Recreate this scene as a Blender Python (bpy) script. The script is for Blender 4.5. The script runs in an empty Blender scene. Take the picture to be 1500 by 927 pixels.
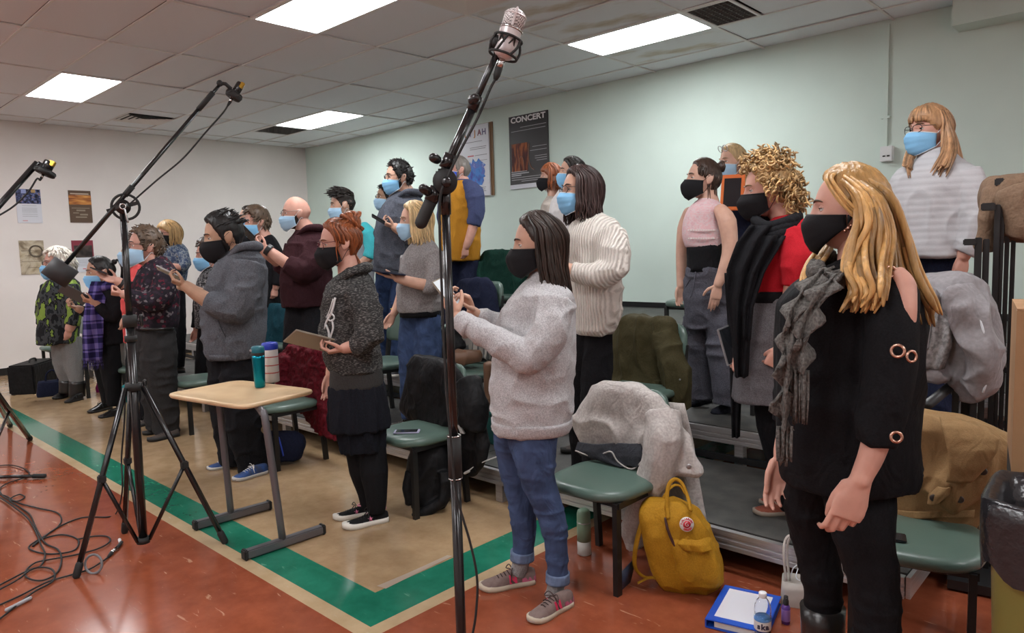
import bpy, bmesh, math, random
import numpy as np
from mathutils import Vector as V, Matrix

# ------------------------------------------------------------------ camera, world, exposure
C = bpy.context.scene.collection
SC = bpy.context.scene
F, YAW, PITCH, ROLL, CAMH = 1044.914, -43.0939, -5.28289, -1.63044, 1.5   # focal length in pixels of the 1500x927 frame
def _basis():
    y, p, r = (math.radians(a) for a in (YAW, PITCH, ROLL))
    fwd = V((math.sin(y) * math.cos(p), math.cos(y) * math.cos(p), math.sin(p)))
    right = V((math.cos(y), -math.sin(y), 0)); up = right.cross(fwd)
    return right * math.cos(r) + up * math.sin(r), -right * math.sin(r) + up * math.cos(r), fwd
RGT, UPV, FWD = _basis()
cam_d = bpy.data.cameras.new('camera'); cam = bpy.data.objects.new('camera', cam_d); C.objects.link(cam)
cam_d.sensor_fit = 'HORIZONTAL'; cam_d.sensor_width = 36; cam_d.lens = F * 36 / 1500
cam_d.clip_start = .05
cam.matrix_world = Matrix(((RGT.x, UPV.x, -FWD.x, 0), (RGT.y, UPV.y, -FWD.y, 0), (RGT.z, UPV.z, -FWD.z, CAMH), (0, 0, 0, 1)))
SC.camera = cam
w = bpy.data.worlds.new('world'); SC.world = w; w.use_nodes = True
w.node_tree.nodes['Background'].inputs[0].default_value = (.8, .85, 1, 1)
w.node_tree.nodes['Background'].inputs[1].default_value = .3
SC.view_settings.view_transform = 'Standard'; SC.view_settings.look = 'None'
SC.view_settings.gamma = 1; SC.view_settings.use_curve_mapping = False
SC.view_settings.exposure = 0.68
LIGHT_POWER = 16.0          # emission strength of the ceiling panels
CEIL, WALL_Y, WALL_X = 3.43, 7.1, -11.65

# pixel of the photograph -> point of the room
def ray(x, y):
    return (FWD + RGT * ((x - 750) / F) - UPV * ((y - 463.5) / F))
CAMP = V((0, 0, CAMH))
def onz(x, y, z): r = ray(x, y); return CAMP + r * ((z - CAMH) / r.z)
def ony(x, y, Y): r = ray(x, y); return CAMP + r * (Y / r.y)
def onx(x, y, X): r = ray(x, y); return CAMP + r * (X / r.x)
class Frame:
    """upright frame at a spot: e1 to the right as seen from the camera, e2 away from it"""
    def __init__(s, D, px, py=400, z=0):
        r = ray(px, py); h = math.hypot(r.x, r.y)
        s.e2 = V((r.x / h, r.y / h, 0)); s.e1 = V((s.e2.y, -s.e2.x, 0)); s.e3 = V((0, 0, 1))
        s.D = D; s.o = V((s.e2.x * D, s.e2.y * D, z))
    def J(s, x, y, b=0):
        r = ray(x, y); return CAMP + r * ((s.D + b) / r.dot(s.e2))
    def m(s, px, b=0): return px * (s.D + b) / F
    def vec(s, a, b, c): return s.e1 * a + s.e2 * b + s.e3 * c
def at_floor(px, py, z=0):
    p = onz(px, py, z); return math.hypot(p.x, p.y)

# ------------------------------------------------------------------ numpy value noise
_rs = np.random.RandomState(7); _T = _rs.rand(4096)
def vnoise(p):
    p = np.asarray(p, float); i = np.floor(p).astype(np.int64); f = p - i; f = f * f * (3 - 2 * f)
    def h(dx, dy, dz): return _T[((i[:, 0] + dx) * 73 + (i[:, 1] + dy) * 1259 + (i[:, 2] + dz) * 2777) & 4095]
    r = 0
    for dx in (0, 1):
        for dy in (0, 1):
            for dz in (0, 1):
                r = r + h(dx, dy, dz) * (f[:, 0] if dx else 1 - f[:, 0]) * (f[:, 1] if dy else 1 - f[:, 1]) * (f[:, 2] if dz else 1 - f[:, 2])
    return r * 2 - 1

# ------------------------------------------------------------------ materials
MATS = {}
def mat(name, col, rough=.6, metal=0, col2=None, scale=30, bump=0, bscale=None, coat=0, stretch=None, detail=4, emit=None, spec=None, trans=0, sss=0, contrast=(.35, .65), ior=None, alpha=None, folds=0):
    if name in MATS: return MATS[name]
    m = bpy.data.materials.new(name); m.use_nodes = True; nt = m.node_tree; b = nt.nodes['Principled BSDF']; folds = folds if bump else 0
    c = lambda q: (q[0], q[1], q[2], 1)
    b.inputs['Base Color'].default_value = c(col); b.inputs['Roughness'].default_value = rough; b.inputs['Metallic'].default_value = metal
    if coat: b.inputs['Coat Weight'].default_value = coat; b.inputs['Coat Roughness'].default_value = .12
    if spec is not None: b.inputs['Specular IOR Level'].default_value = spec
    if trans: b.inputs['Transmission Weight'].default_value = trans
    if ior: b.inputs['IOR'].default_value = ior
    if sss: b.inputs['Subsurface Weight'].default_value = sss; b.inputs['Subsurface Radius'].default_value = (.012, .005, .003)
    if emit: b.inputs['Emission Color'].default_value = c(emit[0]); b.inputs['Emission Strength'].default_value = emit[1]
    if alpha is not None: b.inputs['Alpha'].default_value = alpha
    if col2 or bump:
        tc = nt.nodes.new('ShaderNodeTexCoord'); src = tc.outputs['Object']
        if stretch:
            mp = nt.nodes.new('ShaderNodeMapping'); mp.inputs['Scale'].default_value = stretch; nt.links.new(src, mp.inputs[0]); src = mp.outputs[0]
    if col2:
        n = nt.nodes.new('ShaderNodeTexNoise'); n.inputs['Scale'].default_value = scale; n.inputs['Detail'].default_value = detail
        nt.links.new(src, n.inputs['Vector'])
        r = nt.nodes.new('ShaderNodeValToRGB'); r.color_ramp.elements[0].position = contrast[0]; r.color_ramp.elements[1].position = contrast[1]
        r.color_ramp.elements[0].color = c(col); r.color_ramp.elements[1].color = c(col2)
        nt.links.new(n.outputs['Fac'], r.inputs[0]); nt.links.new(r.outputs[0], b.inputs['Base Color'])
    if bump:
        n = nt.nodes.new('ShaderNodeTexNoise'); n.inputs['Scale'].default_value = bscale or scale; n.inputs['Detail'].default_value = 3
        nt.links.new(src, n.inputs['Vector']); bp = nt.nodes.new('ShaderNodeBump'); bp.inputs['Strength'].default_value = bump; bp.inputs['Distance'].default_value = .01
        nt.links.new(n.outputs['Fac'], bp.inputs['Height']); nt.links.new(bp.outputs[0], b.inputs['Normal'])
        if folds:
            mp2 = nt.nodes.new('ShaderNodeMapping'); mp2.inputs['Scale'].default_value = (1, 1, .62); mp2.inputs['Rotation'].default_value = (.5, .3, 0); nt.links.new(tc.outputs['Object'], mp2.inputs[0])
            n2 = nt.nodes.new('ShaderNodeTexNoise'); n2.inputs['Scale'].default_value = 11; n2.inputs['Detail'].default_value = 2; n2.inputs['Distortion'].default_value = 1.4; nt.links.new(mp2.outputs[0], n2.inputs['Vector'])
            b2 = nt.nodes.new('ShaderNodeBump'); b2.inputs['Strength'].default_value = folds; b2.inputs['Distance'].default_value = .045; nt.links.new(n2.outputs['Fac'], b2.inputs['Height']); nt.links.new(b2.outputs[0], bp.inputs['Normal'])
    MATS[name] = m; return m
def cloth(name, col, var=.18, scale=220, bump=.25, rough=.9, stretch=None):
    d = tuple(max(0, x * (1 - var)) for x in col); l = tuple(min(1, x * (1 + var)) for x in col)
    return mat(name, d, rough, col2=l, scale=scale, bump=bump, bscale=scale, spec=.15, stretch=stretch, folds=.28)
def nodes_mat(name, rough, build):
    """build(nt, coord_socket) returns a colour socket"""
    m = bpy.data.materials.new(name); m.use_nodes = True; nt = m.node_tree; b = nt.nodes['Principled BSDF']
    b.inputs['Roughness'].default_value = rough; b.inputs['Specular IOR Level'].default_value = .2
    tc = nt.nodes.new('ShaderNodeTexCoord'); nt.links.new(build(nt, tc), b.inputs['Base Color']); MATS[name] = m; return m
def ramp(nt, fac, stops, interp='LINEAR'):
    r = nt.nodes.new('ShaderNodeValToRGB'); r.color_ramp.interpolation = interp; e = r.color_ramp.elements
    while len(e) < len(stops): e.new(.5)
    for k, (p, c) in enumerate(stops): e[k].position = p; e[k].color = (c[0], c[1], c[2], 1)
    nt.links.new(fac, r.inputs[0]); return r.outputs[0]

# ------------------------------------------------------------------ mesh building
class MB:
    def __init__(s): s.v = []; s.f = []; s.mi = []; s.n = 0; s.flat = set()
    def add(s, vs, fs, mi=0):
        s.v.append(np.asarray([tuple(q) for q in vs], float)); o = s.n; s.n += len(vs)
        s.f += [tuple(i + o for i in q) for q in fs]; s.mi += [mi] * len(fs); return s
    def verts(s): return np.concatenate(s.v) if s.v else np.zeros((0, 3))
    def merge(s, o, mi=None):
        s.v.append(o.verts()); k = s.n; s.n += o.n; s.flat.update(i + len(s.f) for i in o.flat)
        s.f += [tuple(i + k for i in q) for q in o.f]; s.mi += (o.mi if mi is None else [mi] * len(o.f)); return s
    def xf(s, M):
        a = s.verts(); R = np.array(M.to_3x3()); t = np.array(M.translation); s.v = [a @ R.T + t]; return s
    def mesh(s, name='mesh', smooth=True):
        m = bpy.data.meshes.new(name); m.from_pydata(s.verts().tolist(), [], s.f)
        if any(s.mi): m.polygons.foreach_set('material_index', s.mi)
        if smooth: m.polygons.foreach_set('use_smooth', [i not in s.flat for i in range(len(m.polygons))])
        m.update(); return m
    # shapes
    def box(s, c, size, M=None, mi=0, bev=0):
        x, y, z = (q / 2 for q in size); c = V(c)
        if bev:
            bm = bmesh.new(); bmesh.ops.create_cube(bm, size=1)
            for v in bm.verts: v.co = V((v.co.x * size[0], v.co.y * size[1], v.co.z * size[2]))
            bmesh.ops.bevel(bm, geom=bm.edges[:], offset=bev, segments=2, affect='EDGES')
            vs = [v.co.copy() for v in bm.verts]; bm.verts.index_update(); fs = [[v.index for v in f.verts] for f in bm.faces]; bm.free()
        else:
            vs = [V((a * x, b * y, d * z)) for a in (-1, 1) for b in (-1, 1) for d in (-1, 1)]
            fs = [(0, 1, 3, 2), (4, 6, 7, 5), (0, 4, 5, 1), (2, 3, 7, 6), (0, 2, 6, 4), (1, 5, 7, 3)]
        vs = [((M @ q) if M else q) + c for q in vs]; s.flat.update(range(len(s.f), len(s.f) + len(fs)))
        return s.add(vs, fs, mi)
    def rings(s, rs, caps=True, closed=True, mi=0):
        n = len(rs[0]); vs = [p for r in rs for p in r]; fs = []
        for i in range(len(rs) - 1):
            for j in range(n if closed else n - 1):
                k = (j + 1) % n; fs.append((i * n + j, i * n + k, (i + 1) * n + k, (i + 1) * n + j))
        if caps and closed:
            fs.append(tuple(range(n - 1, -1, -1))); fs.append(tuple((len(rs) - 1) * n + j for j in range(n)))
        return s.add(vs, fs, mi)
    def tube(s, pts, r, n=8, caps=True, mi=0, flat=None, sub=0, rnd=False):
        """round bar through pts; r one radius or one per point; flat = (up vector, factor) flattens it"""
        pts = [V(p) for p in pts]; rr = list(r) if hasattr(r, '__len__') else [r] * len(pts)
        if sub: pts, rr = smooth_path(pts, rr, sub)
        T = []
        for i in range(len(pts)):
            a = pts[max(i - 1, 0)]; b = pts[min(i + 1, len(pts) - 1)]; d = b - a
            T.append(d.normalized() if d.length > 1e-9 else V((0, 0, 1)))
        if rnd:
            P2, R2, T2 = [], [], []
            for a in (80, 55, 28): P2.append(pts[0] - T[0] * rr[0] * math.sin(math.radians(a))); R2.append(rr[0] * math.cos(math.radians(a))); T2.append(T[0])
            P2 += pts; R2 += rr; T2 += T
            for a in (28, 55, 80): P2.append(pts[-1] + T[-1] * rr[-1] * math.sin(math.radians(a))); R2.append(rr[-1] * math.cos(math.radians(a))); T2.append(T[-1])
            pts, rr, T = P2, R2, T2
        u = (flat[0] if flat else (V((0, 0, 1)) if abs(T[0].z) < .9 else V((1, 0, 0))))
        u = V(u) - T[0] * V(u).dot(T[0]); u = u.normalized() if u.length > 1e-6 else T[0].orthogonal().normalized()
        rs = []
        for p, q, t in zip(pts, rr, T):
            u = u - t * u.dot(t); u = u.normalized() if u.length > 1e-6 else t.orthogonal().normalized(); w_ = t.cross(u)
            fl = flat[1] if flat else 1
            rs.append([p + u * (math.cos(2 * math.pi * j / n) * q * fl) + w_ * (math.sin(2 * math.pi * j / n) * q) for j in range(n)])
        return s.rings(rs, caps, True, mi)
    def lathe(s, prof, n=24, M=None, mi=0):
        rs = [[V((r * math.cos(2 * math.pi * j / n), r * math.sin(2 * math.pi * j / n), z)) for j in range(n)] for r, z in prof]
        if M: rs = [[M @ p for p in r] for r in rs]
        return s.rings(rs, True, True, mi)
    def sphere(s, c, r, n=12, m=8, mi=0, M=None):
        rs = []; r = r if hasattr(r, '__len__') else (r, r, r)
        for i in range(m + 1):
            t = math.pi * min(max(i, .08), m - .08) / m
            ring = [V((r[0] * math.sin(t) * math.cos(2 * math.pi * j / n), r[1] * math.sin(t) * math.sin(2 * math.pi * j / n), -r[2] * math.cos(t))) for j in range(n)]
            rs.append([((M @ p) if M else p) + V(c) for p in ring])
        return s.rings(rs, True, True, mi)
    def prism(s, poly, depth, M=None, mi=0):
        """poly in local xy, extruded from z=0 to depth"""
        n = len(poly); vs = [V((p[0], p[1], 0)) for p in poly] + [V((p[0], p[1], depth)) for p in poly]
        if M: vs = [M @ q for q in vs]
        return s.add(vs, [tuple(range(n - 1, -1, -1)), tuple(range(n, 2 * n))] + [(i, (i + 1) % n, n + (i + 1) % n, n + i) for i in range(n)], mi)
    def torus(s, R, r, n=20, m=8, M=None, mi=0, arc=1.0, a0=0):
        pts = [V((R * math.cos(a0 + 2 * math.pi * arc * j / n), R * math.sin(a0 + 2 * math.pi * arc * j / n), 0)) for j in range(n + (arc < 1))]
        rs = []
        for j, p in enumerate(pts):
            d = p.normalized(); rs.append([p + d * r * math.cos(2 * math.pi * k / m) + V((0, 0, r * math.sin(2 * math.pi * k / m))) for k in range(m)])
        if arc >= 1: rs.append(rs[0])
        if M: rs = [[M @ p for p in q] for q in rs]
        return s.rings(rs, arc < 1, True, mi)
    def grid(s, P, mi=0):
        nu, nv = len(P), len(P[0]); vs = [p for r in P for p in r]
        return s.add(vs, [(i * nv + j, (i + 1) * nv + j, (i + 1) * nv + j + 1, i * nv + j + 1) for i in range(nu - 1) for j in range(nv - 1)], mi)
def smooth_path(pts, rr, sub):
    P, R = [], []
    n = len(pts)
    for i in range(n - 1):
        a, b, c, d = pts[max(i - 1, 0)], pts[i], pts[i + 1], pts[min(i + 2, n - 1)]
        for k in range(sub):
            t = k / sub; P.append(.5 * (2 * b + (c - a) * t + (2 * a - 5 * b + 4 * c - d) * t * t + (3 * b - a - 3 * c + d) * t ** 3)); R.append(rr[i] * (1 - t) + rr[i + 1] * t)
    P.append(pts[-1]); R.append(rr[-1]); return P, R
def solidify(P, th, mb, mi=0, closed_u=False):
    """grid of points P[u][v] -> sheet with thickness th"""
    A = np.array([[tuple(p) for p in r] for r in P]); du = np.gradient(A, axis=0); dv = np.gradient(A, axis=1)
    nn = np.cross(du, dv); nn /= np.linalg.norm(nn, axis=2, keepdims=True) + 1e-9; B = A - nn * th
    nu, nv = A.shape[:2]; vs = np.concatenate([A.reshape(-1, 3), B.reshape(-1, 3)]); o = nu * nv; fs = []
    for i in range(nu - 1):
        for j in range(nv - 1):
            q = (i * nv + j, (i + 1) * nv + j, (i + 1) * nv + j + 1, i * nv + j + 1); fs.append(q); fs.append(tuple(o + k for k in reversed(q)))
    for i in range(nu - 1):
        a, b = i * nv, (i + 1) * nv; fs.append((a, o + a, o + b, b)); a += nv - 1; b += nv - 1; fs.append((b, o + b, o + a, a))
    for j in range(nv - 1):
        fs.append((j + 1, o + j + 1, o + j, j)); a = (nu - 1) * nv + j; fs.append((a, o + a, o + a + 1, a + 1))
    return mb.add(vs, fs, mi)
def obj(name, m, mats, parent=None, smooth=True, M=None):
    if isinstance(m, MB): m = m.mesh(name, smooth)
    o = bpy.data.objects.new(name, m); C.objects.link(o)
    for q in (mats if isinstance(mats, (list, tuple)) else [mats]): m.materials.append(q)
    if parent is not None:
        o.parent = parent
        o.matrix_basis = parent_inv(parent) @ (M if M else Matrix())
    elif M: o.matrix_world = M
    return o
def parent_inv(p):
    m = p.matrix_basis.copy(); q = p.parent
    while q is not None: m = q.matrix_basis @ m; q = q.parent
    return m.inverted()
def tag(o, label, cat, group=None, kind=None):
    if label: o['label'] = label
    if cat: o['category'] = cat
    if group: o['group'] = group
    if kind: o['kind'] = kind
    return o
def thing(name, label, cat, loc=(0, 0, 0), rz=0, group=None):
    o = bpy.data.objects.new(name, None); C.objects.link(o); o.empty_display_size = .1
    o.matrix_basis = Matrix.Translation(V(loc)) @ Matrix.Rotation(rz, 4, 'Z')
    return tag(o, label, cat, group)
def loc(name, m, mats, parent, smooth=True, M=None):
    """part whose mesh is written in its parent's own coordinates"""
    if isinstance(m, MB): m = m.mesh(name, smooth)
    o = bpy.data.objects.new(name, m); C.objects.link(o)
    for q in (mats if isinstance(mats, (list, tuple)) else [mats]): m.materials.append(q)
    o.parent = parent
    if M: o.matrix_basis = M
    return o
def struct(name, m, mats, parent=None, smooth=False):
    o = obj(name, m, mats, parent, smooth)
    if parent is None: o['kind'] = 'structure'
    return o
def copy_tree(o, parent=None):
    c = o.copy(); C.objects.link(c); c.parent = parent
    for ch in list(o.children): copy_tree(ch, c)
    return c
def remesh(mb, voxel, it=6, fac=.5):
    m = mb.mesh('tmp'); o = bpy.data.objects.new('tmp', m); C.objects.link(o)
    r = o.modifiers.new('r', 'REMESH'); r.mode = 'VOXEL'; r.voxel_size = voxel
    if it: q = o.modifiers.new('s', 'SMOOTH'); q.factor = fac; q.iterations = it
    dg = bpy.context.evaluated_depsgraph_get(); ev = o.evaluated_get(dg); t = ev.to_mesh()
    n = len(t.vertices); v = np.empty(n * 3); t.vertices.foreach_get('co', v); nn = np.empty(n * 3); t.vertices.foreach_get('normal', nn)
    f = [tuple(p.vertices) for p in t.polygons]; ev.to_mesh_clear()
    bpy.data.objects.remove(o); bpy.data.meshes.remove(m)
    out = MB(); out.v = [v.reshape(-1, 3)]; out.n = n; out.f = f; out.mi = [0] * len(f); out.nrm = nn.reshape(-1, 3); return out
def text_mb(s, size, bold=.0, extrude=.0015, align='CENTER'):
    """letters as flat mesh in local xy, centred"""
    cu = bpy.data.curves.new('t', 'FONT'); cu.body = s; cu.size = size; cu.extrude = extrude; cu.offset = bold; cu.align_x = align; cu.align_y = 'CENTER'; cu.resolution_u = 3
    o = bpy.data.objects.new('t', cu); C.objects.link(o); dg = bpy.context.evaluated_depsgraph_get(); ev = o.evaluated_get(dg); t = ev.to_mesh()
    mb = MB(); mb.add([v.co.copy() for v in t.vertices], [tuple(p.vertices) for p in t.polygons]); ev.to_mesh_clear(); bpy.data.objects.remove(o); bpy.data.curves.remove(cu); return mb
def basis(x, y, z, o=(0, 0, 0)):
    x, y, z, o = V(x), V(y), V(z), V(o)
    return Matrix(((x.x, y.x, z.x, o.x), (x.y, y.y, z.y, o.y), (x.z, y.z, z.z, o.z), (0, 0, 0, 1)))
RND = random.Random(5)
# ------------------------------------------------------------------ the ceiling panels give the light
XE = [-11.65, -11.2, -9.8, -8.37, -6.98, -5.59, -4.35, -3.11, -1.93, -.71, .51, 1.73, 2.95, 4.2]
YE = [2.345 + .6245 * k for k in range(-10, 8)] + [WALL_Y]
M_white = mat('painted_white', (.8, .8, .8), .5)
M_diff = mat('light_diffuser', (.9, .9, .9), .4, emit=((.97, .985, 1), LIGHT_POWER))
def yrow(y): return min(range(len(YE)), key=lambda k: abs(YE[k] - y))
LIT = {}
def ceiling_light(i, j, label):
    x0, x1, y0, y1 = XE[i], XE[i + 1], YE[j], YE[j + 1]; LIT[(i, j)] = 1
    t = thing('ceiling_light', label, 'ceiling light', ((x0 + x1) / 2, (y0 + y1) / 2, CEIL))
    w, d = x1 - x0, y1 - y0
    fr = MB()
    for c, s in (((0, d / 2 - .015, .01), (w, .03, .03)), ((0, -d / 2 + .015, .01), (w, .03, .03)), ((w / 2 - .015, 0, .01), (.03, d - .06, .03)), ((-w / 2 + .015, 0, .01), (.03, d - .06, .03))): fr.box(c, s)
    loc('frame', fr, M_white, t, False)
    b = MB(); b.box((0, 0, .012), (w - .06, d - .06, .012)); loc('diffuser', b, M_diff, t, False)
ceiling_light(2, yrow(2.345), 'bright square-looking ceiling light near the left wall, at upper left of the photo')
ceiling_light(5, yrow(2.97), 'bright ceiling light panel cut off by the top edge of the photo')
ceiling_light(2, yrow(5.47), 'bright ceiling light panel in the far corner, with a dark return grille at its end')
ceiling_light(6, yrow(5.47), 'long bright ceiling light panel along the green wall, beside a dark square grille')
for i, j in ((8, 2.345), (8, -.78), (5, -.15), (2, -.78), (11, 2.345), (11, 5.47), (11, -.78), (8, -3.3), (4, -3.3)):
    ceiling_light(i, yrow(j), 'bright ceiling light panel in the part of the room out of the photo')
    C.objects[-1]
for o in C.objects:
    if o.get('label', '').endswith('out of the photo'): o['group'] = 'ceiling lights out of view'

# ------------------------------------------------------------------ room shell
def plaster(name, col, sc=1.2, var=.04):
    d = tuple(c * (1 - var) for c in col); return mat(name, d, .75, col2=tuple(c * (1 + var) for c in col), scale=sc, bump=.06, bscale=240, spec=.3)
M_green = plaster('pale_green_paint', (.60, .71, .65)); M_wall = plaster('off_white_paint', (.74, .69, .66)); M_tile = mat('ceiling_tile', (.74, .765, .79), .95, col2=(.82, .845, .87), scale=190, bump=.35, bscale=160, spec=.1, detail=2)
M_bar = mat('ceiling_grid_bar', (.72, .71, .69), .5); M_black = mat('black_metal', (.012, .012, .013), .38, spec=.5); M_dark = mat('dark_void', (.02, .018, .016), .9)
M_stain = mat('stained_ceiling_tile', (.76, .77, .78), .95, col2=(.54, .46, .35), scale=2.6, bump=.35, bscale=160, spec=.1, contrast=(.52, .74))
XL, XR, YF, YB = WALL_X, 4.2, YE[0], WALL_Y
def slab(name, x0, x1, y0, y1, z0, z1, m):
    b = MB(); b.box(((x0 + x1) / 2, (y0 + y1) / 2, (z0 + z1) / 2), (x1 - x0, y1 - y0, z1 - z0)); return struct(name, b, m)
slab('wall_back', XL - .1, XR + .1, YB, YB + .1, -.1, CEIL + .1, M_green)
slab('wall_left', XL - .1, XL, YF, YB, -.1, CEIL + .1, M_wall)
slab('wall_front', XL - .1, XR + .1, YF - .1, YF, -.1, CEIL + .1, M_wall)
slab('wall_right', XR, XR + .1, YF, YB, -.1, CEIL + .1, M_wall)
slab('baseboard_back', XL, -.3, YB - .012, YB, .80, .86, M_black)
slab('baseboard_left', XL, XL + .012, YF, YB, 0, .1, M_black)
ceil_o = slab('ceiling', XL, XR, YF, YB, CEIL + .055, CEIL + .12, M_dark)
GR = (7, yrow(5.47))            # the dark grille by the long light takes a part of this cell
VENTS = {}
def in_cell(px, py):
    p = onz(px, py, CEIL); i = max(k for k in range(len(XE) - 1) if XE[k] <= p.x); j = max(k for k in range(len(YE) - 1) if YE[k] <= p.y); return i, j, p
rt = random.Random(3); unit = MB(); unit.box((0, 0, 0), (1, 1, 1)); um = unit.mesh('ceiling_tile', False); um.materials.append(M_tile); um2 = um.copy(); um2.materials[0] = M_stain
vent_spots = []
def tile(x0, x1, y0, y1, stained=False):
    o = bpy.data.objects.new('ceiling_tile', um2 if stained else um); C.objects.link(o); o.parent = ceil_o
    o.location = ((x0 + x1) / 2, (y0 + y1) / 2, CEIL + .012 + rt.random() * .008); o.scale = (x1 - x0 - .022, y1 - y0 - .022, .014)
    o.rotation_euler = ((rt.random() - .5) * .012, (rt.random() - .5) * .006, 0)
i, j, _ = in_cell(232, 170); DIFF1 = (i, j); i, j, _ = in_cell(690, 2); DIFF2 = (i, j); i, j, _ = in_cell(425, 190); GR2 = (1, yrow(5.47))
for i in range(len(XE) - 1):
    for j in range(len(YE) - 1):
        if (i, j) in LIT: continue
        x0, x1, y0, y1 = XE[i], XE[i + 1], YE[j], YE[j + 1]
        if (i, j) == GR: tile(-2.67, x1, y0, y1); continue
        if (i, j) == GR2: tile(x0, x0 + .72, y0, y1); continue
        if (i, j) == DIFF1: tile(x0, x0 + .42, y0, y1); tile(x0 + 1.02, x1, y0, y1); continue
        if (i, j) == DIFF2: tile(x0 + .62, x1, y0, y1, True); continue
        tile(x0, x1, y0, y1, (i, j) in ((DIFF2[0], DIFF2[1] + 1), (DIFF2[0], DIFF2[1] + 2), (DIFF2[0] + 1, DIFF2[1] + 1), (6, yrow(4.845)), (6, yrow(6.1))))
for x in XE[1:-1]:
    b = MB(); b.box((x, (YF + YB) / 2, CEIL + .002), (.022, YB - YF, .010)); obj('grid_bar', b, M_bar, ceil_o, False)
for y in YE[1:-1]:
    b = MB(); b.box(((XL + XR) / 2, y, CEIL + .0025), (XR - XL, .022, .010)); obj('grid_bar', b, M_bar, ceil_o, False)
M_grille = mat('dark_grille', (.10, .095, .09), .7); M_vent = mat('vent_metal', (.72, .68, .64), .5)
def grille(x0, x1, y0, y1, label):
    t = thing('ceiling_vent', label, 'vent', ((x0 + x1) / 2, (y0 + y1) / 2, CEIL)); w, d = x1 - x0, y1 - y0
    b = MB(); b.box((0, 0, .03), (w - .02, d - .02, .01)); loc('backing', b, M_dark, t, False)
    n = 14; b = MB()
    for k in range(n): b.box((0, -d / 2 + (k + .5) * d / n, .012), (w - .03, .006, .022))
    for k in range(8): b.box((-w / 2 + (k + .5) * w / 8, 0, .012), (.006, d - .03, .020))
    loc('grid', b, M_grille, t, False)['kind'] = 'stuff'
    b = MB()
    for c, s in (((0, d / 2 - .012, 0), (w, .024, .012)), ((0, -d / 2 + .012, 0), (w, .024, .012)), ((w / 2 - .012, 0, 0), (.024, d - .05, .012)), ((-w / 2 + .012, 0, 0), (.024, d - .05, .012))): b.box(c, s)
    loc('frame', b, M_bar, t, False)
grille(-3.10, -2.68, YE[GR[1]] + .01, YE[GR[1] + 1] - .01, 'dark square return grille in the ceiling at the right end of the long light')
grille(XE[1] + .73, XE[2] - .012, YE[GR2[1]] + .01, YE[GR2[1] + 1] - .01, 'small dark return grille in the ceiling at the end of the far corner light')
def diffuser(x0, x1, y0, y1, label):
    t = thing('ceiling_vent', label, 'vent', ((x0 + x1) / 2, (y0 + y1) / 2, CEIL)); w, d = x1 - x0, y1 - y0
    b = MB(); b.box((0, 0, .05), (w - .02, d - .02, .01)); loc('backing', b, M_dark, t, False)
    for k, f in enumerate((.97, .72, .48, .24)):
        b = MB(); a, c = w / 2 * f, d / 2 * f; z0, z1 = -.008 + .002 * k, .006 + .002 * k; e = .058
        b.rings([[V((-a, -c, z0)), V((a, -c, z0)), V((a, c, z0)), V((-a, c, z0))], [V((-a + e, -c + e, z1)), V((a - e, -c + e, z1)), V((a - e, c - e, z1)), V((-a + e, c - e, z1))], [V((-a + e, -c + e, z1 + .004)), V((a - e, -c + e, z1 + .004)), V((a - e, c - e, z1 + .004)), V((-a + e, c - e, z1 + .004))], [V((-a - .004, -c - .004, z0 + .004)), V((a + .004, -c - .004, z0 + .004)), V((a + .004, c + .004, z0 + .004)), V((-a - .004, c + .004, z0 + .004))]], False)
        loc('vane', b, M_vent, t, False)
x0 = XE[DIFF1[0]] + .43; diffuser(x0, x0 + .58, YE[DIFF1[1]] + .012, YE[DIFF1[1] + 1] - .012, 'square stepped air vent in the ceiling behind the left boom')
x0 = XE[DIFF2[0]] + .012; diffuser(x0, x0 + .596, YE[DIFF2[1]] + .012, YE[DIFF2[1] + 1] - .012, 'stained square air vent at the top edge, left of the white microphone')

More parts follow.
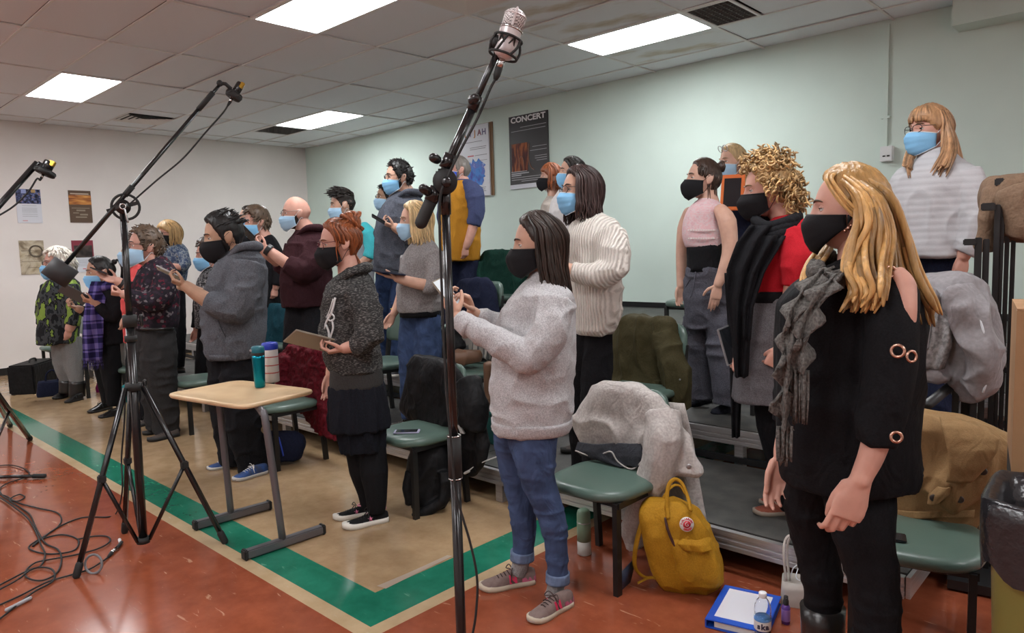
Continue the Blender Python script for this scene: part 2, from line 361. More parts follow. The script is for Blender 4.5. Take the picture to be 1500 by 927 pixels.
# ------------------------------------------------------------------ floor: red field, beige strip, green band, tan square
def vinyl(name, c1, c2, streak, rough=.2):
    def build(nt, tc):
        mp = nt.nodes.new('ShaderNodeMapping'); nt.links.new(tc.outputs['Object'], mp.inputs[0]); mp.inputs['Scale'].default_value = (1, 1, 1)
        n = nt.nodes.new('ShaderNodeTexNoise'); n.inputs['Scale'].default_value = 7; n.inputs['Detail'].default_value = 8; n.inputs['Roughness'].default_value = .65; nt.links.new(mp.outputs[0], n.inputs['Vector'])
        a = ramp(nt, n.outputs['Fac'], [(.3, c1), (.7, c2)])
        m2 = nt.nodes.new('ShaderNodeMapping'); m2.inputs['Scale'].default_value = (9, 42, 1); m2.inputs['Rotation'].default_value = (0, 0, .25); nt.links.new(tc.outputs['Object'], m2.inputs[0])
        n2 = nt.nodes.new('ShaderNodeTexNoise'); n2.inputs['Scale'].default_value = 1; n2.inputs['Detail'].default_value = 5; n2.inputs['Distortion'].default_value = .6; nt.links.new(m2.outputs[0], n2.inputs['Vector'])
        f = ramp(nt, n2.outputs['Fac'], [(.66, (0, 0, 0)), (.74, (1, 1, 1))])
        mx = nt.nodes.new('ShaderNodeMix'); mx.data_type = 'RGBA'; nt.links.new(f, mx.inputs[0]); nt.links.new(a, mx.inputs[6]); mx.inputs[7].default_value = (*streak, 1)
        return mx.outputs[2]
    m = nodes_mat(name, rough, build); b = m.node_tree.nodes['Principled BSDF']; b.inputs['Specular IOR Level'].default_value = .5
    nt = m.node_tree; n = nt.nodes.new('ShaderNodeTexNoise'); n.inputs['Scale'].default_value = 2.2; tc = nt.nodes.new('ShaderNodeTexCoord'); nt.links.new(tc.outputs['Object'], n.inputs['Vector'])
    bp = nt.nodes.new('ShaderNodeBump'); bp.inputs['Strength'].default_value = .08; bp.inputs['Distance'].default_value = .02; nt.links.new(n.outputs['Fac'], bp.inputs['Height']); nt.links.new(bp.outputs[0], b.inputs['Normal'])
    return m
M_red = vinyl('red_vinyl', (.225, .055, .025), (.315, .085, .040), (.48, .25, .15), .15); M_tan = vinyl('tan_vinyl', (.30, .195, .105), (.43, .30, .175), (.36, .25, .15), .16); M_gband = vinyl('green_vinyl', (.012, .135, .080), (.022, .20, .125), (.10, .30, .20), .14); M_beige = vinyl('beige_vinyl', (.42, .30, .165), (.52, .39, .24), (.5, .42, .3))
ci = onz(549.6, 867.8, 0); co = onz(574.4, 922, 0); xi, yi = ci.x, ci.y; xo, yo = xi + .30, yi - .262; xg, yg = xo - .072, yo + .072
def ell(x_in, y_in, x_out, y_out):
    b = MB(); b.add([(XL, y_out, 0), (x_out, y_out, 0), (x_out, YB, 0), (x_in, YB, 0), (x_in, y_in, 0), (XL, y_in, 0)], [(0, 1, 4, 5), (1, 2, 3, 4)]); return b
b = MB(); b.add([(XL, YF, 0), (XR, YF, 0), (XR, YB, 0), (xo, YB, 0), (xo, yo, 0), (XL, yo, 0)], [(0, 1, 4, 5), (1, 2, 3, 4)])
floor_o = struct('floor', b, M_red)
obj('beige_border', ell(xg, yg, xo, yo), M_beige, floor_o, False); obj('green_border', ell(xi, yi, xg, yg), M_gband, floor_o, False)
b = MB(); b.add([(XL, yi, 0), (xi, yi, 0), (xi, YB, 0), (XL, YB, 0)], [(0, 1, 2, 3)]); obj('tan_field', b, M_tan, floor_o, False)
b = MB(); pp = [onz(552, 858, .0015), onz(565, 862, .0015), onz(663, 814, .0015), onz(655, 813, .0015), onz(600, 838, .0015)]; b.add(pp, [(0, 1, 2, 3, 4)]); obj('painted_floor_sheen', b, mat('sheen_paint', (.38, .30, .23), .4), floor_o, False)  # pale streak of floor sheen, the reflected light put in as flat colour

# ------------------------------------------------------------------ choir risers
M_deck = mat('riser_deck', (.035, .036, .034), .55, col2=(.075, .072, .066), scale=9, bump=.2, bscale=180); M_alu = mat('aluminium', (.42, .41, .41), .38, metal=.75, col2=(.55, .54, .54), scale=6, stretch=(1, 1, 40))
RY = [2.95, 3.92, 4.86, 5.60, WALL_Y - .03]; RX1 = [-.72, -.6, -.6, -.6]
def riser(k):
    z = .2 * (k + 1); x0, x1, y0, y1 = XL + .9, RX1[k], RY[k], RY[k + 1] - (.0 if k == 3 else .012)
    t = thing('choir_riser', ['lowest choir riser step with ribbed aluminium front edge, just behind the front chairs', 'second choir riser step, with ribbed aluminium edge, under the person in the pink top', 'third choir riser step from the floor, behind the person in the pink top', 'topmost choir riser step, running along the green wall'][k], 'riser', (x1, y0, 0))
    n = 4; L = (x1 - x0) / n
    for q in range(n):
        a = -(q + 1) * L; b = MB(); b.box((a + L / 2, (y1 - y0) / 2 + .02, z - .02), (L - .008, y1 - y0 - .044, .04)); loc('deck', b, M_deck, t, False)
        b = MB(); prof = [(0, z - .002), (0, z - .026), (.007, z - .030), (.007, z - .038), (0, z - .042), (0, z - .054), (.007, z - .058), (.007, z - .064), (0, z - .068), (0, z - .088), (.03, z - .088), (.03, z - .002)]
        b.rings([[V((a + .004, yy - .002, zz)) for yy, zz in prof], [V((a + L - .004, yy - .002, zz)) for yy, zz in prof]]); loc('front_rail', b, M_alu, t, False)
        for fx in (.12, .5, .88):
            for yy in (.045, y1 - y0 - .06):
                b = MB(); b.box((a + L * fx, yy, (z - .088) / 2), (.055, .05, z - .088)); loc('post', b, M_alu, t, False)
        if z > .3: b = MB(); b.box((a + L / 2, .02, z - .2 + .02), (L - .02, .03, .035)); loc('cross_bar', b, M_black, t, False)
    b = MB(); b.box((.008, (y1 - y0) / 2, z - .045), (.016, y1 - y0 - .02, .086)); loc('end_rail', b, M_alu, t, False)
for k in range(4): riser(k)
# ------------------------------------------------------------------ heads, hair, masks, hands, shoes
SKIN = {}
def skin(k):
    c = {'fair': (.66, .40, .30), 'light': (.60, .36, .26), 'mid': (.52, .30, .205), 'olive': (.48, .285, .19), 'pink': (.66, .36, .28)}[k]
    return mat('skin_' + k, (c[0] * .82, c[1] * .80, c[2] * .80), .48, col2=(c[0] * .95, c[1] * .95, c[2] * .95), scale=16, sss=.08, spec=.35, bump=.05, bscale=350)
def hairmat(name, c):
    return [mat('hair_' + name + s, tuple(v * a for v in c), .38, col2=tuple(min(1, v * b) for v in c), scale=60, stretch=(1, 1, .12), bump=.35, bscale=110, spec=.4) for s, a, b in (('', .8, 1.25), ('_light', 1.1, 1.75), ('_dark', .42, .8))]
M_eye = [mat('eye_white', (.72, .70, .68), .2), mat('eye_iris', (.10, .065, .035), .2), mat('eye_pupil', (.01, .01, .01), .1)]
M_lash = mat('lashes', (.02, .015, .012), .7); M_lip = mat('lips', (.45, .18, .15), .5)
def skull(d):
    d = np.asarray(d, float); x, y, z = d[:, 0], d[:, 1], d[:, 2]
    low = np.clip(-z, 0, 1); X = .0745 * x * (1 - .30 * low ** 1.5); Y = np.where(y > 0, .092 * y, .104 * y * (1 - .5 * low)); Z = .118 * z
    return np.stack([X, Y, Z], 1)
def dirs(nu, nv):
    t = np.linspace(.02, math.pi - .02, nv); p = np.linspace(0, 2 * math.pi, nu, endpoint=False); T, Pp = np.meshgrid(t, p, indexing='ij')
    return np.stack([np.sin(T) * np.sin(Pp), np.sin(T) * np.cos(Pp), np.cos(T)], -1).reshape(-1, 3)
def grid_faces(nu, nv):
    f = [(i * nu + j, (i + 1) * nu + j, (i + 1) * nu + (j + 1) % nu, i * nu + (j + 1) % nu) for i in range(nv - 1) for j in range(nu)]
    return f + [tuple(range(nu)), tuple((nv - 1) * nu + j for j in range(nu - 1, -1, -1))]
def head_mb():
    nu, nv = 72, 48; d = dirs(nu, nv); p = skull(d); X, Y, Z = p[:, 0], p[:, 1], p[:, 2]; fr = d[:, 1] > .2; aX = np.abs(X)
    nose = np.interp(Z, [-.052, -.042, -.034, .014, .03], [0, .016, .022, .003, 0]) * np.exp(-(X / np.interp(Z, [-.045, .01], [.0125, .008])) ** 2)
    g = nose - .010 * np.exp(-((aX - .032) / .017) ** 2 - ((Z - .005) / .012) ** 2) + .004 * np.exp(-((aX - .028) / .022) ** 2 - ((Z - .026) / .008) ** 2)
    g = g + .011 * np.exp(-(X / .026) ** 2 - ((Z + .104) / .02) ** 2) + .006 * np.exp(-(X / .02) ** 2 - ((Z + .066) / .010) ** 2) - .003 * np.exp(-(X / .02) ** 2 - ((Z + .066) / .003) ** 2) + .004 * np.exp(-((aX - .045) / .016) ** 2 - ((Z + .022) / .018) ** 2)
    p[:, 1] = Y + np.where(fr, g, 0)
    mb = MB(); mb.add(p, grid_faces(nu, nv))
    for s in (-1, 1):                                            # ears and eyelids
        rs = []
        for k in range(9):
            a = math.pi * k / 8; h = .031 * math.cos(a); w_ = .019 * math.sin(a) ** .8 * (1 + .25 * math.cos(a)) + .002
            ring = []
            for q in range(10):
                b = 2 * math.pi * q / 10; rim = .007 if math.sin(b) > 0 else .004
                ring.append(V((s * (.0735 + .010 * (math.sin(b) * .5 + .5) * math.sin(a) + .012 * max(0, -math.cos(b)) * math.sin(a)), -.012 + w_ * math.cos(b) - h * .15, -.008 + h)))
            rs.append(ring)
        mb.rings(rs)
        for lo, hi in ((8, 88), (-88, -26)):
            rs = []
            for k in range(5):
                el = math.radians(lo + (hi - lo) * k / 4); rs.append([V((s * .032 + .0139 * math.cos(el) * math.sin(a), .0665 + .0139 * math.cos(el) * math.cos(a), .005 + .0139 * math.sin(el))) for a in [math.radians(-85 + 17 * q) for q in range(11)]])
            mb.rings(rs, False, False)
    return mb
def eyes_mb(s):
    mb = MB(); M = Matrix.Translation((s * .032, .0665, .005)) @ Matrix.Rotation(-math.pi / 2, 4, 'X'); R = .0125
    def band(a0, a1, mi, k=3): mb.rings([[M @ V((R * math.sin(t) * math.cos(q), R * math.sin(t) * math.sin(q), R * math.cos(t))) for q in [2 * math.pi * j / 14 for j in range(14)]] for t in [math.radians(a0 + (a1 - a0) * i / k) for i in range(k + 1)]], False, True, mi)
    band(1, 12, 2); band(12, 28, 1); band(28, 110, 0, 5); return mb
def brow_mb(s, w_=1.0):
    mb = MB(); mb.tube([V((s * .013, .0915, .0245)), V((s * .028, .090, .030)), V((s * .043, .080, .0285)), V((s * .051, .071, .023))], [.0018 * w_, .0032 * w_, .0026 * w_, .001], 6, sub=3, flat=((0, 0, 1), 1)); return mb
def lash_mb(s):
    mb = MB(); mb.tube([V((s * .032 + .0145 * math.sin(a), .0665 + .0145 * math.cos(a), .0075 - .0016 * abs(math.sin(a)))) for a in [math.radians(-62 + 15.5 * q) for q in range(9)]], .0011, 4); return mb
def mask_mb(style):
    """face mask; faces mi 0 body, 1 trim and loops"""
    mb = MB(); nu, nv = 29, 19; P = []
    top = lambda u: -.010 - .016 * abs(u) ** 1.4 if style == 'surgical' else -.006 - .012 * abs(u) ** 1.2
    bot = lambda u: -.128 + .040 * abs(u) ** 1.6 if style != 'cloth' else -.128 + .075 * abs(u) ** 1.3
    for i in range(nu):
        u = -1 + 2 * i / (nu - 1); a = u * math.radians(84 if style != 'cloth' else 88); col = []
        for j in range(nv):
            v = j / (nv - 1); z = top(u) + (bot(u) - top(u)) * v
            zc = top(0) + (bot(0) - top(0)) * v
            yc = np.interp(zc, [-.13, -.115, -.09, -.05, -.034, -.012, 0], [.082, .106, .120, .129, .129, .116, .108]); ys = .006
            y = ys + (yc - ys) * max(0, math.cos(a)) ** .85; x = .0785 * math.sin(a) * (1 - .20 * max(0, -(z + .05)) / .07)
            if style == 'surgical': y += .0032 * (1 - abs(u) ** 3) * (((v * 4) % 1) - .5)
            if style == 'fold': y += .010 * math.exp(-(u / .10) ** 2) * math.sin(math.pi * v)
            col.append(V((x, y, z)))
        P.append(col)
    solidify(P, .002, mb)
    if style != 'cloth':
        for e in (0, nv - 1): mb.tube([P[i][e] for i in range(nu)], .0022, 5, mi=1)
    for s, i in ((-1, 0), (1, nu - 1)):
        if style == 'cloth':
            A = []
            for k in range(8):
                t = k / 7; A.append([V((s * (.079 + .004 * math.sin(t * 3)), .010 - .052 * t, -.020 + (.024 - .0 * t) * t * 1.1)), V((s * (.079 + .003 * math.sin(t * 3)), .010 - .052 * t, -.048 + .058 * t ** .8))])
            if s < 0: A = [r[::-1] for r in A]
            solidify(A, .0015, mb)
        else:
            for e, zz in ((0, .014), (nv - 1, -.038)):
                q = P[i][e]; mb.tube([q, V((s * .081, -.004, (q.z + zz) / 2 + .006)), V((s * .083, -.022, zz)), V((s * .080, -.032, zz - .008))], .0016, 5, sub=3, mi=1)
    return mb
def glasses_mb(rnd=.35):
    mb = MB()
    for s in (-1, 1):
        pts = []
        for k in range(21):
            a = 2 * math.pi * k / 20; ca, sa = math.cos(a), math.sin(a); x = s * .033 + .025 * math.copysign(abs(ca) ** (1 - rnd), ca); z = .003 + .0185 * math.copysign(abs(sa) ** (1 - rnd), sa)
            pts.append(V((x, .104 - .9 * max(0, abs(x) - .02) ** 1.35, z)))
        mb.tube(pts, .0019, 5)
        mb.tube([V((s * .058, .092, .012)), V((s * .076, .07, .013)), V((s * .083, -.01, .012)), V((s * .081, -.03, -.004))], .0017, 5, sub=3)
    mb.tube([V((-.009, .107, .006)), V((0, .112, .008)), V((.009, .107, .006))], .0018, 5, sub=3)
    return mb
HL = {'f': [(0, 46), (30, 42), (55, 28), (72, 6), (86, -6), (96, 4), (108, -14), (122, -40), (180, -44)],
      'm': [(0, 44), (35, 42), (52, 30), (66, 10), (78, -14), (88, -20), (96, 6), (110, -8), (124, -34), (180, -40)],
      'bangs': [(0, 22), (35, 18), (60, 6), (80, -8), (96, 0), (108, -14), (122, -40), (180, -44)],
      'high': [(0, 52), (30, 50), (55, 34), (72, 14), (86, 8), (96, 12), (108, -8), (122, -34), (180, -40)]}
def cap(th, hl='f', noise_a=.004, shape=None, seed=0, fq=26):
    nu, nv = 80, 52; d = dirs(nu, nv); az = np.degrees(np.arctan2(np.abs(d[:, 0]), d[:, 1])); el = np.degrees(np.arcsin(np.clip(d[:, 2], -1, 1)))
    h = np.array(HL[hl]); ins = el - np.interp(az, h[:, 0], h[:, 1]); ins += 2.5 * vnoise(np.stack([d[:, 0] * 14 + seed, d[:, 1] * 14, d[:, 2] * 14], 1))
    t = np.clip((ins + 2) / 12, 0, 1); t = t * t * (3 - 2 * t); thk = np.full(len(d), float(th))
    if shape is not None: thk = thk * shape(az, el, d)
    sg = np.degrees(np.arctan2(d[:, 0], d[:, 1])) / 57.3
    nz = vnoise(np.stack([sg * fq + seed, el / 26, np.full(len(d), seed + .5)], 1)) * .7 + vnoise(np.stack([d[:, 0] * 20 + seed, d[:, 1] * 20, d[:, 2] * 20], 1)) * .6
    off = -.007 + (thk + .007 + noise_a * nz) * t
    mb = MB(); mb.add(skull(d) + d * off[:, None], grid_faces(nu, nv)); return mb
def sdir(az, el): a, e = math.radians(az), math.radians(el); return V((math.sin(a) * math.cos(e), math.cos(a) * math.cos(e), math.sin(e)))
def spt(az, el, off):
    d = sdir(az, el); return V(skull(np.array([d]))[0]) + d * off
def hang_locks(mb, n, length, R, az=(58, 180), el_end=-14, wave=0, wf=60, rad=.008, off=(.012, .026), flare=.0, part=78, lv=.12, fwd=0, curl_in=0, asym=0):
    for k in range(n):
        s = 1 if k % 2 else -1; a = az[0] + (az[1] - az[0]) * R.random() ** .9; A = s * a; o = off[0] + (off[1] - off[0]) * R.random(); pts = []; L = length * (1 + lv * (R.random() * 2 - 1)) * (1 - .12 * (a < 80)); ph = R.random() * 6.28
        pa = part if a > 100 else part
        for q in range(6):
            t = q / 5; el = pa + (el_end - pa) * t; pts.append(spt(A * (.55 + .45 * min(1, t * 1.7)) if a < 120 else A * (.8 + .2 * t), el, o * (.55 + .45 * t)))
        d = sdir(A, 0); p = pts[-1].copy(); m = max(5, int(L / .03)); tn = V((-d.y, d.x, 0))
        for q in range(1, m + 1):
            t = q / m; w_ = wave * math.sin(ph + t * L * wf) * min(1, t * 2)
            pts.append(p + V((0, 0, -L * t)) + d * (flare * t - .020 * min(1, t * 2.5) * (a > 125) - curl_in * t * t + w_ * .6) + tn * w_ + V((0, fwd * t * (a < 100), 0)))
        rr = [rad * (.5 + .5 * min(1, i / 3)) * (1 - .75 * max(0, (i / (len(pts) - 1)) - .7) / .3) for i in range(len(pts))]
        mb.tube(pts, rr, 5, flat=(d, .5), mi=R.choice((0, 0, 1, 1, 2)), sub=2 if wave else 0)
def short_locks(mb, n, L, R, hl='m', lean=(0, .4, .5), rad=.006, off=.012, el_min=None, lift=.42):
    h = np.array(HL[hl])
    for k in range(n):
        for _ in range(20):
            A = R.uniform(-180, 180); e = math.degrees(math.asin(R.uniform(-.6, 1)))
            if e > np.interp(abs(A), h[:, 0], h[:, 1]) + 5 and (el_min is None or e > el_min): break
        d = sdir(A, e); p = spt(A, e, off * .4); dr = (V(lean) + d * .5 + V((R.uniform(-.3, .3), R.uniform(-.3, .3), R.uniform(-.2, .2)))).normalized(); t = dr - d * min(0, dr.dot(d)) ; l = L * R.uniform(.6, 1.2)
        t = t.normalized(); mb.tube([p, p + (d * lift + t).normalized() * l * .5, p + (d * lift * .3 + t).normalized() * l], [rad, rad * .9, rad * .2], 5, mi=R.choice((0, 0, 1, 2)), sub=2)
def hair_mb(style, seed):
    R = random.Random(seed); mb = MB()
    if style == 'straight':                # smooth shoulder length, tucked behind the ear
        mb.merge(cap(.014, 'f', .003, None, seed)); hang_locks(mb, 210, .185, R, (80, 180), -10, .003, 40, .0085, (.010, .024), .012, lv=.06)
    elif style == 'bob':
        mb.merge(cap(.016, 'f', .004, None, seed)); hang_locks(mb, 190, .145, R, (66, 180), -8, .004, 60, .009, (.012, .028), .012, lv=.08)
    elif style == 'shoulder':
        mb.merge(cap(.018, 'f', .004, None, seed)); hang_locks(mb, 210, .17, R, (60, 180), -8, .007, 55, .009, (.012, .032), .016, curl_in=.008)
    elif style == 'long_top':
        mb.merge(cap(.016, 'f', .004, None, seed))
    elif style == 'wavy':                 # long, loose waves
        mb.merge(cap(.022, 'f', .005, None, seed)); hang_locks(mb, 230, .32, R, (74, 180), -6, .013, 42, .0095, (.014, .042), .03, lv=.15)
    elif style == 'bangs':
        mb.merge(cap(.018, 'bangs', .004, lambda az, el, d: 1 + .35 * (d[:, 1] > .5) * (el > 25), seed)); hang_locks(mb, 90, .21, R, (96, 180), -10, .006, 40, .009, (.010, .022), .01)
        for s in (-1, 1):
            for k in range(16):
                A = s * R.uniform(88, 118); p = spt(A, -4, .016); mb.tube([spt(A, 40, .016), spt(A, 15, .018), p, p + V((s * .012, .012, -.08)), p + V((s * R.uniform(.005, .03), R.uniform(.01, .045), -R.uniform(.17, .23)))], [.007, .009, .009, .008, .002], 5, mi=R.choice((0, 1, 2)), sub=3)
        for k in range(46):
            A = R.uniform(-58, 58); mb.tube([spt(A * .7, 66, .016), spt(A * .9, 44, .022), spt(A, 26, .016), spt(A, 17, .008)], [.004, .007, .006, .002], 5, mi=R.choice((0, 1, 2)), sub=2)
    elif style == 'curly':
        mb.merge(cap(.016, 'f', .008, None, seed, 12)); h = np.array(HL['f'])
        for k in range(330):
            for _ in range(20):
                A = R.uniform(-180, 180); e = math.degrees(math.asin(R.uniform(-.72, 1)))
                if e > np.interp(abs(A), h[:, 0], h[:, 1]) + 3: break
            d = sdir(A, e); p0 = spt(A, e, .004); ax = (d * (1 if e > 35 else .55) + V((0, -.2, -.85 if e < 35 else -.25)) + V((R.uniform(-.35, .35), R.uniform(-.35, .35), R.uniform(-.3, .3)))).normalized()
            L = R.uniform(.05, .085) if e > 0 else R.uniform(.07, .12); r = R.uniform(.008, .013); u = ax.orthogonal().normalized(); w_ = ax.cross(u); n = 15; ph = R.random() * 6.28; tn = R.uniform(1.6, 2.6)
            mb.tube([p0 + ax * (L * q / n) + (u * math.cos(ph + tn * 6.28 * q / n) + w_ * math.sin(ph + tn * 6.28 * q / n)) * r * min(1, q / 3) for q in range(n + 1)], [.0042] * n + [.0015], 4, mi=R.choice((0, 1, 1, 2)))
    elif style == 'updo':                 # piled up at the back with loose strands
        mb.merge(cap(.014, 'f', .005, None, seed)); c = V((0, -.085, .095))
        mb.sphere(c, (.052, .048, .052), 16, 10)
        for k in range(70):
            a = R.uniform(0, 6.28); t = R.uniform(-1, 1); r = .05; q = []
            for i in range(7):
                b = a + i * .42; q.append(c + V((math.cos(b) * r * (1 - .3 * abs(t)), math.sin(b) * r * .9 * t + .01 * math.sin(i), math.sin(b) * r * (1 - .2 * t * t) + R.uniform(-.006, .006))))
            mb.tube(q, [.004, .008, .009, .009, .008, .006, .002], 5, mi=R.choice((0, 1, 2)), sub=2)
        for k in range(70):
            A = R.uniform(66, 180) * (1 if k % 2 else -1); e0 = max(-30, 34 - abs(A) * .42)
            mb.tube([spt(A, e0, .008), spt(A * .98, e0 + 22, .016), spt(A * .95 + 6, e0 + 48, .02), c + V((R.uniform(-.03, .03), R.uniform(-.02, .03), R.uniform(-.03, .03)))], [.003, .008, .008, .004], 5, mi=R.choice((0, 1, 2)), sub=3)
        for k in range(3): A = R.uniform(74, 86) * (1 if k % 2 else -1); p = spt(A, 10, .01); mb.tube([spt(A, 45, .012), p, p + V((0, .012, -.05)), p + V((0, R.uniform(0, .02), -.11))], [.004, .004, .003, .001], 4, mi=1, sub=3)
        for k in range(16): A = R.uniform(150, 180) * (1 if k % 2 else -1); p = spt(A, -30, .006); mb.tube([spt(A, 0, .012), p, p + V((R.uniform(-.02, .02), -.01, -.05)), p + V((R.uniform(-.03, .03), R.uniform(-.02, .02), -.09))], [.006, .006, .004, .001], 4, mi=R.choice((0, 2)), sub=3)
    elif style == 'bun':
        mb.merge(cap(.010, 'f', .003, None, seed)); c = V((.0, -.105, .075)); mb.sphere(c, (.03, .028, .03), 14, 9)
        for k in range(26):
            a = R.uniform(0, 6.28); q = [c + V((math.cos(a + i * .5) * .03, R.uniform(-.01, .01) - .006, math.sin(a + i * .5) * .03)) for i in range(6)]; mb.tube(q, [.002, .006, .006, .006, .005, .002], 5, mi=R.choice((0, 1, 2)), sub=2)
        for k in range(40): A = R.uniform(60, 180) * (1 if k % 2 else -1); e0 = max(-34, 34 - abs(A) * .42); mb.tube([spt(A, e0, .006), spt(A, e0 + 25, .010), c + V((R.uniform(-.015, .015), .02, R.uniform(-.015, .015)))], [.004, .006, .003], 4, mi=R.choice((0, 1, 2)), sub=3)
        for k in range(10): A = R.uniform(84, 170) * (1 if k % 2 else -1); p = spt(A, -18, .006); mb.tube([spt(A, 8, .006), p, p + V((R.uniform(-.01, .01), -.004, -.05)), p + V((0, R.uniform(-.01, .02), -.1))], [.004, .004, .003, .001], 4, mi=R.choice((0, 1)), sub=3)
    elif style == 'ponytail':
        mb.merge(cap(.010, 'f', .003, None, seed)); c = V((0, -.112, .06)); mb.sphere(c, .022, 12, 8)
        for k in range(50):
            A = R.uniform(-1, 1); mb.tube([c, c + V((A * .02, -.03, .012)), c + V((A * .03, -.048, -.05)), c + V((A * .03 + R.uniform(-.01, .01), -.036 + R.uniform(-.015, .015), -R.uniform(.12, .17)))], [.006, .009, .009, .002], 5, mi=R.choice((0, 1, 2)), sub=3)
    elif style in ('short', 'grey_short', 'crop', 'quiff', 'pixie'):
        th = {'short': .016, 'grey_short': .024, 'crop': .007, 'quiff': .014, 'pixie': .022}[style]; hl = 'f' if style in ('grey_short', 'pixie') else 'm'
        sh = {'quiff': lambda az, el, d: .35 + 1.5 * np.clip((el - 20) / 40, 0, 1), 'pixie': lambda az, el, d: .5 + np.clip((el + 10) / 50, 0, 1), 'short': lambda az, el, d: .6 + .7 * np.clip((el) / 50, 0, 1)}.get(style)
        mb.merge(cap(th, hl, .004, sh, seed))
        if style == 'quiff': short_locks(mb, 150, .05, R, 'm', (0, .25, .35), .007, .02, 25)
        elif style == 'short': short_locks(mb, 230, .032, R, 'm', (0, .5, -.2), .006, .012)
        elif style == 'pixie': short_locks(mb, 230, .045, R, 'f', (0, .6, -.7), .007, .016)
        elif style == 'grey_short': short_locks(mb, 240, .05, R, 'f', (0, -.1, -1.1), .008, .018)
    elif style == 'slick':                # short, combed back, beard kept separately
        mb.merge(cap(.015, 'm', .003, lambda az, el, d: .35 + 1.1 * np.clip((el - 5) / 40, 0, 1), seed)); short_locks(mb, 150, .045, R, 'm', (0, -1.6, .2), .006, .014, 22, .16)
    elif style == 'fringe':               # faded sides, heavy top swept forward
        mb.merge(cap(.012, 'm', .003, lambda az, el, d: .15 + 1.6 * np.clip((el - 15) / 25, 0, 1), seed)); short_locks(mb, 170, .06, R, 'm', (0, 1.1, -.1), .007, .018, 24)
    elif style == 'bob_face':             # chin-length bob with fringe
        mb.merge(cap(.020, 'bangs', .004, None, seed)); hang_locks(mb, 160, .10, R, (70, 180), -8, .005, 60, .009, (.014, .03), .012, curl_in=.012)
    return mb
def beard_mb(seed):
    nu, nv = 60, 40; d = dirs(nu, nv); az = np.degrees(np.arctan2(np.abs(d[:, 0]), d[:, 1])); el = np.degrees(np.arcsin(d[:, 2]))
    up = np.interp(az, [0, 30, 60, 80, 95, 110], [-22, -24, -20, 0, -20, -70]); t = np.clip((up - el) / 10, 0, 1) * np.clip((el + 78) / 14, 0, 1)
    n = vnoise(d * 40 + seed) * .002; mb = MB(); p = skull(d); p[:, 1] += np.where(d[:, 1] > .2, .011 * np.exp(-(p[:, 0] / .026) ** 2 - ((p[:, 2] + .104) / .02) ** 2), 0)
    mb.add(p + d * (-.006 + (.011 + n) * t)[:, None], grid_faces(nu, nv)); return mb
# a hand in its own frame: x along the fingers, y towards the thumb, z out of the palm
POSE = {'relaxed': ((20, 30, 18), (24, 34, 20), (28, 38, 22), (32, 40, 24), (.90, .24, .26)), 'loose': ((34, 46, 26), (38, 50, 28), (42, 54, 30), (46, 56, 32), (.92, .12, .42)), 'grip': ((38, 52, 30), (42, 56, 32), (46, 58, 34), (50, 58, 34), (.62, .50, .62)),
        'hang': ((14, 40, 26), (18, 44, 28), (22, 46, 30), (26, 48, 30), (.93, .20, .30)), 'flat': ((8, 12, 8), (8, 12, 8), (10, 14, 8), (12, 16, 10), (.5, .75, .35)), 'hook': ((52, 60, 35), (56, 64, 36), (60, 66, 38), (64, 66, 38), (.8, .3, .4)), 'fist': ((72, 88, 50), (74, 90, 50), (76, 90, 50), (78, 90, 50), (.72, .25, .68))}
def hand_tubes(mb, M, pose, k=1.0):
    p = POSE[pose]; k = k * .88; T = lambda x, y, z: M @ V((x * k, y * k, z * k))
    secs = []
    for x, hw, th in ((-.012, .026, .019), (.012, .030, .017), (.045, .039, .0155), (.075, .041, .013), (.094, .037, .010)):
        secs.append([T(x, hw * math.copysign(abs(math.cos(a)) ** .7, math.cos(a)), th * math.copysign(abs(math.sin(a)) ** .8, math.sin(a)) ) for a in [2 * math.pi * j / 14 for j in range(14)]])
    mb.rings(secs)
    for i, (y, x0, L, r) in enumerate(((.0315, .088, (.043, .026, .021), .0088), (.0107, .092, (.047, .030, .022), .0091), (-.0102, .089, (.043, .028, .021), .0087), (-.0300, .080, (.034, .021, .019), .0078))):
        a = 0; q = V((x0 - .012, y * .96, 0)); pts = [q.copy()]; ang = p[i]; fan = y * .9
        for l, da in zip((.012 + L[0], L[1], L[2]), ang):
            a += math.radians(da); dv = V((math.cos(a), math.sin(math.radians(fan * 100)) * .28 * math.cos(a), math.sin(a))).normalized(); q = q + dv * l; pts.append(q.copy())
        mb.tube([T(*w_) for w_ in pts], [r * k, r * .98 * k, r * .88 * k, r * .68 * k], 9, rnd=True)
    d = V(p[4]).normalized(); q = V((.012, .026, .004)); pts = [q, q + d * .042]; d2 = (d + V((.45, -.25, .15))).normalized(); pts += [pts[1] + d2 * .034, pts[1] + d2 * .034 + (d2 + V((.35, -.2, .1))).normalized() * .027]
    mb.tube([T(*w_) for w_ in pts], [.0145 * k, .012 * k, .0105 * k, .0075 * k], 9, rnd=True)
